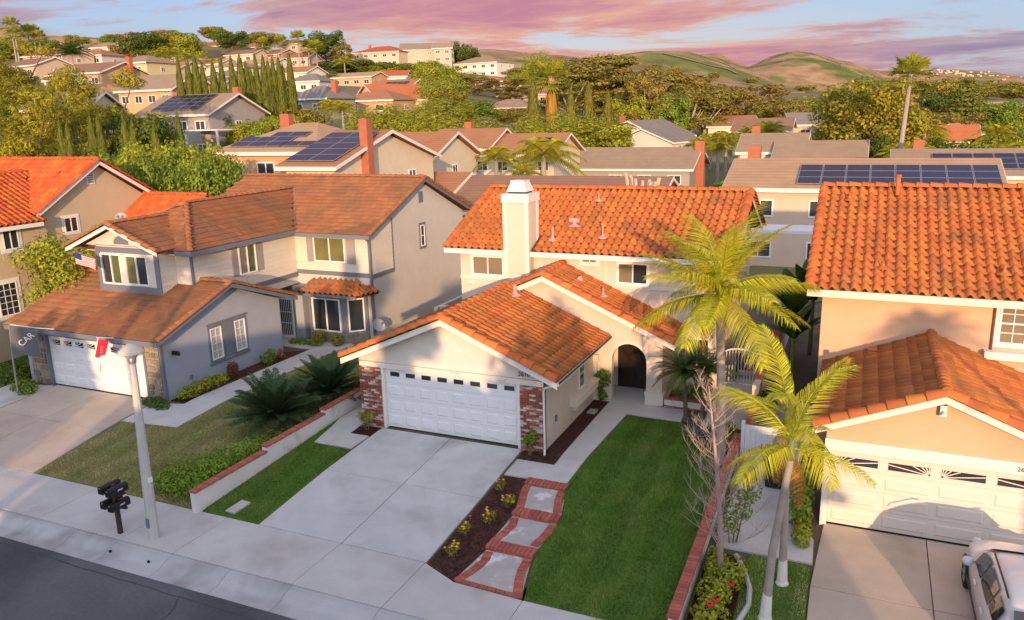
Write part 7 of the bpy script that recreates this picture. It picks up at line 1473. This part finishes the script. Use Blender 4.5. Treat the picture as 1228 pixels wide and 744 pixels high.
def palm(label, px, top_py, d, head='fan', size=2.2, lean=0.0, rad=.22, skirt=False, base_z=None, group=None, mt=None, base_px=None):
    top = at(px, top_py, d); bx_ = base_px or px; g0 = tw(bx_, d); bz0 = g0.z if base_z is None else base_z; b = at(bx_, 150, d) if base_px else top.copy(); b.z = bz0; t = thing('palm_tree', label, 'palm', tuple(b), group=group); tp = top - b; tp.z -= size * .8; m = MB(); ring_trunk(m, [(0, 0, -1.5), (tp.x * .45, tp.y * .45, tp.z * .5), tp + Vector((0, 0, size * .25))], rad * 1.25, rad * .8, 8, 18, .04); m.build('trunk', mt or m_palmbark, t, local=True)
    h = obj('crown', HEAD[head], t); h.location = tp; h.scale = (size, size, size); h.rotation_euler = (0, 0, random.uniform(0, 6))
    if skirt:
        s = MB(); rr = random.Random(3)
        for k in range(120): a = rr.uniform(0, 6.28); r0 = rad * rr.uniform(.8, 1.3); z1 = tp.z - rr.uniform(0, size * 1.0); c = Vector((r0 * math.cos(a), r0 * math.sin(a), z1)); e = c + Vector((math.cos(a) * size * .13, math.sin(a) * size * .13, -size * rr.uniform(.5, .9))); w = Vector((-math.sin(a), math.cos(a), 0)) * .16; s.add([c - w, c + w, e], [(0, 1, 2)])
        s.build('dead_skirt', m_dry, t, local=True)
    return t
def tree(label, k, px, top_py, d, w, group=None, rot=None, base_z=None):
    top = at(px, top_py, d); b = Vector((top.x, top.y, float(terr(px, d)) if base_z is None else base_z)); h = max(1.5, top.z - b.z); t = thing('tree' if not k.startswith('cyp') else 'cypress_tree', label, 'tree', tuple(b), random.uniform(0, 6.28) if rot is None else rot, group=group); t.scale = (w, w, h / (1.0 if k in ('cypress', 'cypress_dk', 'conifer') else .96)); me, tr = KINDS[k]; obj('crown', me, t); obj('trunk', tr, t); return t
# cypress row
CY = [(211, 73), (222.5, 76), (231, 71), (240.4, 79), (253, 79), (262, 69.5), (274.6, 72), (285, 70), (292.6, 78), (298, 85), (304, 70), (313, 71), (319, 78), (324.5, 73), (332, 73), (337, 81), (344.7, 68)]
ORD = 'first second third fourth fifth sixth seventh eighth ninth tenth eleventh twelfth thirteenth fourteenth fifteenth sixteenth seventeenth'.split()
for i, (px, ty) in enumerate(CY): tree('%s slim cypress from the left in the tall hillside row' % ORD[i], 'cypress', px + 1.5, ty - 2, 106 + i * .5, 1.35 + .5 * ((i * 7) % 5) / 4, 'cypress row on the hillside')
for i, (px, ty, d) in enumerate(((71, 147, 62), (80, 151, 62), (107, 139, 64), (117, 141, 64), (147, 137, 62), (158, 148, 60), (184, 151, 58), (212, 138, 62))): tree('%s small cypress from the left behind the beige house' % ORD[i], 'cypress', px, ty, d, 1.15, 'small cypresses behind the beige house')
for i, (px, ty) in enumerate(((639, 98), (662, 101), (684, 108), (706, 101), (729, 111))): tree('%s dark cypress from the left in front of the eucalyptus trees' % ORD[i], 'cypress_dk', px, ty, 150 if i == 1 else 132, 2.4, 'dark cypresses before the eucalyptus')
# hedge trees behind the beige and blue-grey houses
for i, (px, ty, d, w, k) in enumerate(((140, 186, 47, 3.6, 'hedge'), (160, 178, 48, 4.0, 'hedge'), (182, 173, 50, 4.2, 'hedge'), (203, 178, 48, 4.0, 'hedge_b'), (224, 171, 50, 4.4, 'hedge'), (246, 174, 48, 4.0, 'hedge'), (262, 190, 46, 3.4, 'hedge_b'), (172, 190, 45, 3.6, 'hedge_b'), (232, 190, 45, 3.6, 'hedge_b'))): tree('%s bushy tree from the left in the tall hedge behind the beige house' % ORD[i], k, px, ty, d, w * 1.25, 'tall hedge behind the beige house')
NAMED = [
 ('loose golden-green pine at the far left edge', 'pine', 8, 52, 120, 15), ('broad golden-green pine below the orange hillside house', 'pine', 42, 103, 84, 15), ('tall golden-green pine left of the solar house', 'pine', 118, 86, 80, 11), ('low pine clump at the left behind the beige roof', 'pine', 20, 118, 66, 9), ('bare-topped pine between the pine clumps', 'pine', 85, 125, 74, 8),
 ('dark shrub tree beside the grey solar house', 'round_c', 172, 133, 78, 7), ('green bush under the small cypresses', 'round_a', 130, 168, 56, 5), ('round tree right of the cypress row', 'round_d', 362, 128, 112, 7), ('green tree at the foot of the cypress row, left', 'round_a', 325, 137, 104, 6), ('bushy tree at the foot of the cypress row, middle', 'round_b', 300, 145, 98, 5), ('dark bush left at the foot of the cypress row', 'round_c', 262, 138, 102, 5), ('pale bush beside the fence', 'round_b', 345, 140, 100, 5),
 ('big dark round tree on the crest at the left', 'round_c', 168, 37, 252, 15), ('brown thin tree beside the big round crest tree', 'euc_b', 148, 42, 250, 13), ('tree clump behind the palm on the crest, left', 'round_d', 208, 37, 262, 14), ('feathery crest tree right of the palm clump', 'round_b', 222, 41, 258, 12), ('dark conical crest tree beside the orange house', 'round_c', 277, 37, 276, 12), ('tall crest tree behind the orange house', 'round_d', 255, 32, 300, 12), ('second tall crest tree behind the orange house', 'round_a', 266, 36, 292, 11), ('round olive crest tree beside the white crest house', 'round_d', 316, 38, 295, 12), ('small crest tree behind the white house', 'round_a', 302, 40, 315, 9), ('large round dark tree at the right of the crest palms', 'round_c', 390, 36, 286, 14), ('pine on the crest between the mansions', 'round_c', 546, 50, 340, 15), ('low tree right of the crest pine', 'round_c', 563, 57, 345, 10), ('pale willow tree left of the peach mansion', 'euc_b', 410, 55, 275, 9),
 ('dark green hedge tree under the peach mansion, left', 'round_c', 407, 72, 262, 16), ('dark green hedge tree under the peach mansion, middle', 'round_a', 425, 70, 266, 16), ('dark green hedge tree under the peach mansion, right', 'round_c', 444, 73, 262, 15), ('clipped hedge tree under the olive mansion, first', 'hedge_b', 480, 79, 262, 13), ('clipped hedge tree under the olive mansion, second', 'hedge', 497, 77, 262, 14), ('clipped hedge tree under the olive mansion, third', 'hedge_b', 514, 75, 264, 14), ('clipped hedge tree under the olive mansion, fourth', 'hedge', 530, 80, 258, 13), ('wide green tree under the white mansion', 'willow', 550, 86, 246, 18), ('brown-leaved tree under the white mansion, left', 'euc_b', 572, 93, 225, 17), ('brown-leaved tree under the white mansion, right', 'euc_b', 596, 96, 215, 18), ('brown-leaved tree at the right end of the green belt', 'euc_b', 618, 104, 205, 14),
 ('huge bronze eucalyptus behind the fan palm, left crown', 'euc_a', 682, 88, 176, 20), ('huge bronze eucalyptus with the tallest crown', 'euc_a', 712, 71, 180, 26), ('huge bronze eucalyptus right of the tallest', 'euc_b', 748, 84, 178, 20), ('spreading eucalyptus in the middle of the grove', 'euc_a', 782, 90, 172, 24), ('spreading eucalyptus right of the middle', 'euc_b', 815, 92, 172, 22), ('eucalyptus at the right of the grove', 'euc_a', 846, 104, 168, 19), ('lower eucalyptus before the grove, left', 'euc_b', 758, 108, 158, 18), ('lower eucalyptus before the grove, right', 'euc_a', 826, 112, 155, 18), ('brown eucalyptus below the hill slope', 'euc_b', 905, 104, 200, 22), ('second brown eucalyptus below the hill slope', 'euc_b', 884, 112, 190, 16), ('bushy tree right of the brown eucalyptus', 'round_d', 940, 118, 180, 15), ('dull red-brown tree in the middle distance', 'euc_b', 952, 126, 165, 12), ('yellow-green tree left of the large right-hand tree', 'round_b', 975, 116, 190, 15), ('green tree beside the large right-hand tree', 'round_a', 1000, 120, 175, 14), ('dark tree behind the taupe roofs', 'round_c', 1012, 138, 130, 10),
 ('very large yellow-olive tree left of the tall leaning fan palm', 'big', 1047, 86, 96, 17), ('yellow-olive tree joined to the very large tree, right side', 'big', 1078, 118, 100, 10), ('small dark tree under the very large tree', 'round_c', 1040, 160, 88, 6), ('dark eucalyptus left of the conifer', 'round_c', 1134, 108, 190, 14), ('tall pointed conifer on the right', 'conifer', 1163, 89, 160, 15), ('round green tree right of the conifer', 'round_a', 1197, 117, 170, 11), ('pale brown round tree left of the conifer foot', 'round_d', 1112, 133, 150, 14), ('grey-brown bush tree at the conifer foot', 'euc_b', 1150, 138, 140, 9), ('broad green tree at the right edge of the picture', 'round_b', 1218, 128, 180, 12), ('dark green bush before the bright orange roof', 'round_a', 1163, 164, 96, 9), ('leafy tree at the right picture edge by the solar roof', 'round_b', 1222, 150, 92, 7), ('small tree beside the bright orange roof, left', 'round_b', 1108, 150, 108, 6),
 ('green willow tree behind the cream gable, left', 'willow', 452, 128, 112, 13), ('tall green willow tree behind the cream gable, right', 'willow', 478, 125, 116, 14), ('green willow tree over the parked driveway', 'willow', 505, 133, 108, 12), ('broad dark willow tree in the middle of the green belt', 'willow', 535, 118, 130, 16), ('broad green tree left of the orange-walled house', 'round_a', 560, 118, 140, 13), ('green tree in front of the orange-walled house', 'willow', 570, 140, 112, 12), ('olive tree right of the orange-walled house', 'round_d', 622, 128, 150, 11), ('yellow-green tree below the dead-skirted fan palm', 'willow', 650, 135, 118, 12), ('yellow-green tree behind the ranch house, left', 'willow', 690, 138, 122, 15), ('yellow-green tree behind the ranch house, right', 'round_b', 715, 143, 122, 12), ('shrub tree between ranch house and white gables', 'round_b', 735, 150, 128, 7),
]
for lb, k, px, ty, d, w in NAMED: tree(lb, k, px, ty, d, w)
PALMS = [('tall crest fan palm at the far left, first', 11, 19, 190, 'fan', 2.3), ('tall crest fan palm at the far left, second', 16, 30, 188, 'fan', 2.1), ('crest fan palm of the trio above the red roof, left', 31, 28, 196, 'fan', 2.2), ('crest fan palm of the trio above the red roof, middle', 38, 28, 200, 'fan', 2.2), ('crest fan palm of the trio above the red roof, right', 45, 35, 195, 'fan', 2.0), ('stout date palm above the brown-roofed orange house', 83, 45, 186, 'date', 3.4),
 ('crest fan palm beside the long low tan house, left', 314, 43, 262, 'fan', 3.0), ('crest fan palm beside the long low tan house, middle', 336, 40, 256, 'fan', 2.8), ('tallest crest fan palm beside the long low tan house', 356, 35, 258, 'fan', 3.2), ('crest fan palm left of the large dark tree, first', 369, 47, 262, 'fan', 3.0), ('crest fan palm left of the large dark tree, second', 378, 46, 255, 'fan', 3.0),
 ('feather palm below the crest trees, left', 190, 50, 240, 'queen', 4), ('feather palm below the crest trees, second', 200, 46, 242, 'queen', 4.4), ('feather palm below the crest trees, third', 225, 52, 236, 'queen', 4), ('feather palm in front of the orange crest house', 258, 60, 240, 'queen', 4), ('feather palm on the slope beside the grey hipped house', 395, 108, 118, 'queen', 2.6), ('feather palm on the slope below the orange porch house', 409, 110, 114, 'queen', 2.4), ('slim bare-trunked palm before the peach mansion', 412, 62, 250, 'queen_b', 3.2), ('feather palm in the green belt behind the willows', 547, 103, 160, 'queen', 4.2)]
for lb, px, ty, d, hd, s in PALMS: palm(lb, px, ty, d, hd, s * 1.25, rad=.17)
palm('thick fan palm with a pale dead skirt before the eucalyptus grove', 661, 69, 138, 'fan', 4.8, rad=.62, skirt=True, mt=mat('fan_trunk_tan', (.40, .27, .15), var=.15, scale=2))
palm('very tall leaning fan palm with a long bare trunk on the right', 1095, 63, 78, 'fan', 3.1, rad=.22, base_px=1079)
palm('large feather palm in front of the rust-roofed houses, tallest', 651, 140, 84, 'queen', 5.0, rad=.3); palm('feather palm in front of the rust-roofed house, middle', 594, 160, 80, 'queen', 3.0, rad=.22); palm('feather palm in front of the rust-roofed house, left', 548, 176, 82, 'queen', 2.4, rad=.2); palm('low feather palm with orange dead fronds before the rust roofs', 629, 184, 78, 'queen_b', 2.4, rad=.25)
for i, (px, ty, d, s) in enumerate(((840, 156, 118, 2.6), (853, 148, 122, 3.2), (872, 146, 120, 3.4), (888, 150, 124, 3.0), (902, 140, 130, 3.6), (862, 160, 112, 2.6), (832, 164, 126, 2.4))): palm('%s feather palm in the cluster behind the parked pale car' % ORD[i], px, ty, d, 'queen', s, group='feather palms behind the pale car')
palm('feather palm with hanging orange dead fronds right of the palm cluster', 923, 132, 118, 'queen', 3.8, skirt=True); palm('feather palm beside the tall leaning fan palm, right', 1112, 128, 98, 'queen', 3.4); palm('low feather palm at the foot of the tall leaning fan palm', 1080, 158, 84, 'queen', 3.0); palm('feather palm below the tall leaning fan palm, right', 1104, 160, 86, 'queen', 2.8); palm('feather palm at the right edge behind the orange roof', 1198, 136, 92, 'queen', 3.0); palm('ragged broad palm right of the dark bush at the orange roof', 1205, 158, 84, 'queen_b', 2.6); palm('feather palm at the right picture edge above the solar roof', 1218, 222, 46, 'queen', 1.6, rad=.15)
# pollarded pale tree behind the ridge
t = thing('bare_tree', 'pale pollarded leafless tree showing above the ridge of the cream house', 'tree', tuple(at(768, 232, 44) - Vector((0, 0, 4)))); q = random.Random(6); m = MB(); m.tube([(0, 0, -2), (0, 0, 3.2)], [.3, .25], 8); m.build('trunk', m_palebark, t, local=True)
for k in range(15):
    a = q.uniform(0, 6.28); rr_ = q.uniform(.3, 1.5); m = MB(); p1 = Vector((rr_ * math.cos(a) * .7, rr_ * math.sin(a) * .6, 3.6 + q.uniform(0, .5))); p2 = p1 + Vector((math.cos(a) * .25, math.sin(a) * .2, q.uniform(.5, 1.2))); m.tube([(0, 0, 3.0), p1, p2], [.16, .11, .085], 6); m.build('branch', m_palebark, t, local=True)
# fillers: belts of trees that nothing in the picture tells apart
LOOK = dict(willow='drooping green', round_a='green', round_b='yellow-green', round_c='dark green', round_d='olive', euc_a='bronze-olive', euc_b='brownish', pine='golden feathery', hedge='bushy green', hedge_b='bushy green')
USED = {}
def near_label(px, d, k, h, hmid, what):
    best = min(NAMES, key=lambda q: abs(q[0] - px) / 60 + abs(q[1] - d) / 40); nm = best[2]
    for cut in (' with ', ' behind ', ' under ', ' beyond ', ' showing ', ' among ', ' above ', ' half ', ' tucked ', ' beside ', ' on the ', ' in the ', ' at the ', ' between ', ' left ', ' right ', ' high ', ','):
        i = nm.find(cut)
        if i > 10: nm = nm[:i]
    side = 'in front of' if d < best[1] - 8 else ('behind' if d > best[1] + 8 else ('left of' if px < best[0] else 'right of'))
    lb = '%s %s %s %s the %s' % ('tall' if h > hmid else 'low', LOOK[k], what, side, nm); lb = ' '.join(lb.split()[:16]); USED[lb] = USED.get(lb, 0) + 1
    if USED[lb] > 1 and USED[lb] <= 12: lb = ' '.join((('%s ' % ORD[USED[lb] - 1]) + lb).split()[:16])
    return lb
def scatter(n, px0, px1, d0, d1, kinds, h0, h1, w0, w1, what, group, seed, name='tree', stuff=None):
    q = random.Random(seed); c = 0; tries = 0; SV, SF, nb = [], [], 0
    while c < n and tries < n * 30:
        tries += 1; d = math.exp(q.uniform(math.log(d0), math.log(d1))); px = q.uniform(px0, px1); h = q.uniform(h0, h1); w = q.uniform(w0, w1); b = tw(px, d)
        pr = project(b + Vector((0, 0, h))); pb = project(b)
        if pr is None: continue
        hwp = w * .45 * FPX / d; bad = False
        for (a0, a1, ey, hd) in BOXES:
            if d < hd + 4 and pr[0] + hwp > a0 and pr[0] - hwp < a1 and pr[1] < ey + 5 * FPX / hd * .75 and pb[1] > ey - 12: bad = True; break
        if bad: continue
        c += 1; k = q.choice(kinds)
        if stuff:
            me = KINDS[k][0]; co = np.empty(len(me.vertices) * 3); me.vertices.foreach_get('co', co); co = co.reshape(-1, 4, 3)[::5].reshape(-1, 3); cc = co.reshape(-1, 4, 3); cc = cc.mean(1, keepdims=True) + (cc - cc.mean(1, keepdims=True)) * 2.0
            co = cc.reshape(-1, 3) * np.array([w, w, h]) + np.array(b); SV.append(co); SF.append(np.arange(len(co)).reshape(-1, 4) + nb); nb += len(co); continue
        t = thing(name, near_label(px, d, k, h, (h0 + h1) / 2, what), what, tuple(b), q.uniform(0, 6.28), group=group); t.scale = (w, w, h); obj('crown' if name == 'tree' else 'foliage', KINDS[k][0], t); obj('trunk', KINDS[k][1], t)
    if stuff: o = obj('far_wood', fastmesh('far_wood', np.concatenate(SV), np.concatenate(SF), m_leaf_ol)); tag(o, stuff, 'wood', kind='stuff')
scatter(54, 390, 650, 96, 235, ['willow', 'round_a', 'round_d', 'willow', 'round_b'], 6, 11, 8, 13, 'tree', 'green belt trees', 1)
scatter(52, 640, 1240, 130, 330, ['round_a', 'round_b', 'round_d', 'euc_b', 'willow', 'round_c'], 7, 13, 9, 15, 'tree', 'wooded flats trees', 2)
scatter(58, -40, 400, 75, 240, ['round_a', 'round_b', 'round_d', 'round_b', 'pine'], 3, 6, 4, 7.5, 'tree', 'left hillside trees', 3)
scatter(34, -20, 420, 215, 330, ['round_b', 'round_a', 'round_d', 'round_c'], 3, 6.5, 5, 9, 'tree', 'crest trees', 4)
scatter(30, 400, 640, 225, 330, ['round_c', 'round_a', 'round_b', 'round_d'], 3, 6, 8, 13, 'bush', 'slope bushes', 5, 'bush')
scatter(110, 640, 1250, 340, 900, ['round_a', 'round_d', 'round_c', 'euc_b'], 7, 13, 13, 26, 'tree', None, 6, stuff='far woods around the valley town under the hills')
scatter(26, 420, 1240, 66, 100, ['round_a', 'round_b', 'hedge_b', 'round_c'], 2.5, 4, 3, 5, 'shrub', 'second row shrubs', 7, 'shrub')

# ------------------------------------------------------------------ across the street, behind the camera: what throws the long shadows
def across(label, x0, x1, y, h, dep, slope, wall, roof):
    return bghouse(label, ((x0 + x1) / 2, y, -.4 + h), 0, 0, x1 - x0, dep, h, slope, 180, wall, roof, win=3, swin=1, group='houses across the street')
across('cream two-storey house across the street opposite the driveway', 4.8, 16.5, -27.5, 5.2, 10, .42, 'cream', 'orange'); across('tan two-storey house across the street opposite the blue-grey house', -19, -3.8, -27.5, 5.2, 10, .42, 'tan', 'brown'); across('peach two-storey house across the street opposite the big lawn', 18.3, 24.8, -27.5, 5.2, 10, .42, 'peach', 'orange'); across('white two-storey house across the street far to the right', 34.2, 45, -27.5, 5.2, 10, .42, 'white', 'rust')
def across_tree(label, x, y, h, w, k):
    t = thing('tree', label, 'tree', (x, y, -.4), random.uniform(0, 6.28), group='trees across the street'); t.scale = (w, w, h); obj('crown', KINDS[k][0], t); obj('trunk', KINDS[k][1], t)
across_tree('leafy street tree across the road opposite the garage', 12.0, -27.0, 8.8, 3.4, 'euc_a'); across_tree('second street tree across the road left of the first', 8.8, -30.0, 10.6, 4.2, 'euc_b'); across_tree('street tree across the road opposite the left garage', -3.6, -27.0, 8.3, 3.4, 'round_a'); across_tree('street tree across the road opposite the lawn', 17.0, -27.5, 9.2, 4.4, 'round_b'); across_tree('tree across the road at the right', 24.0, -29, 7.0, 2.2, 'round_d')
for i, (x, y, h) in enumerate(((-1.0, -25.0, 9.0), (-.2, -27.5, 8.5), (1.1, -26.0, 9.5), (28.7, -26.5, 9.0))):
    t = thing('palm_tree', '%s slim palm from the left across the street between the houses' % ORD[i], 'palm', (x, y, -.4), group='palms across the street'); m = MB(); ring_trunk(m, [(0, 0, -.3), (.1, 0, h * .5), (0, 0, h)], .14, .10, 8, 18, .04); m.build('trunk', m_palmbark, t, local=True); o = obj('crown', HEAD['queen'], t); o.location = (0, 0, h); o.scale = (1.8, 1.8, 1.8)
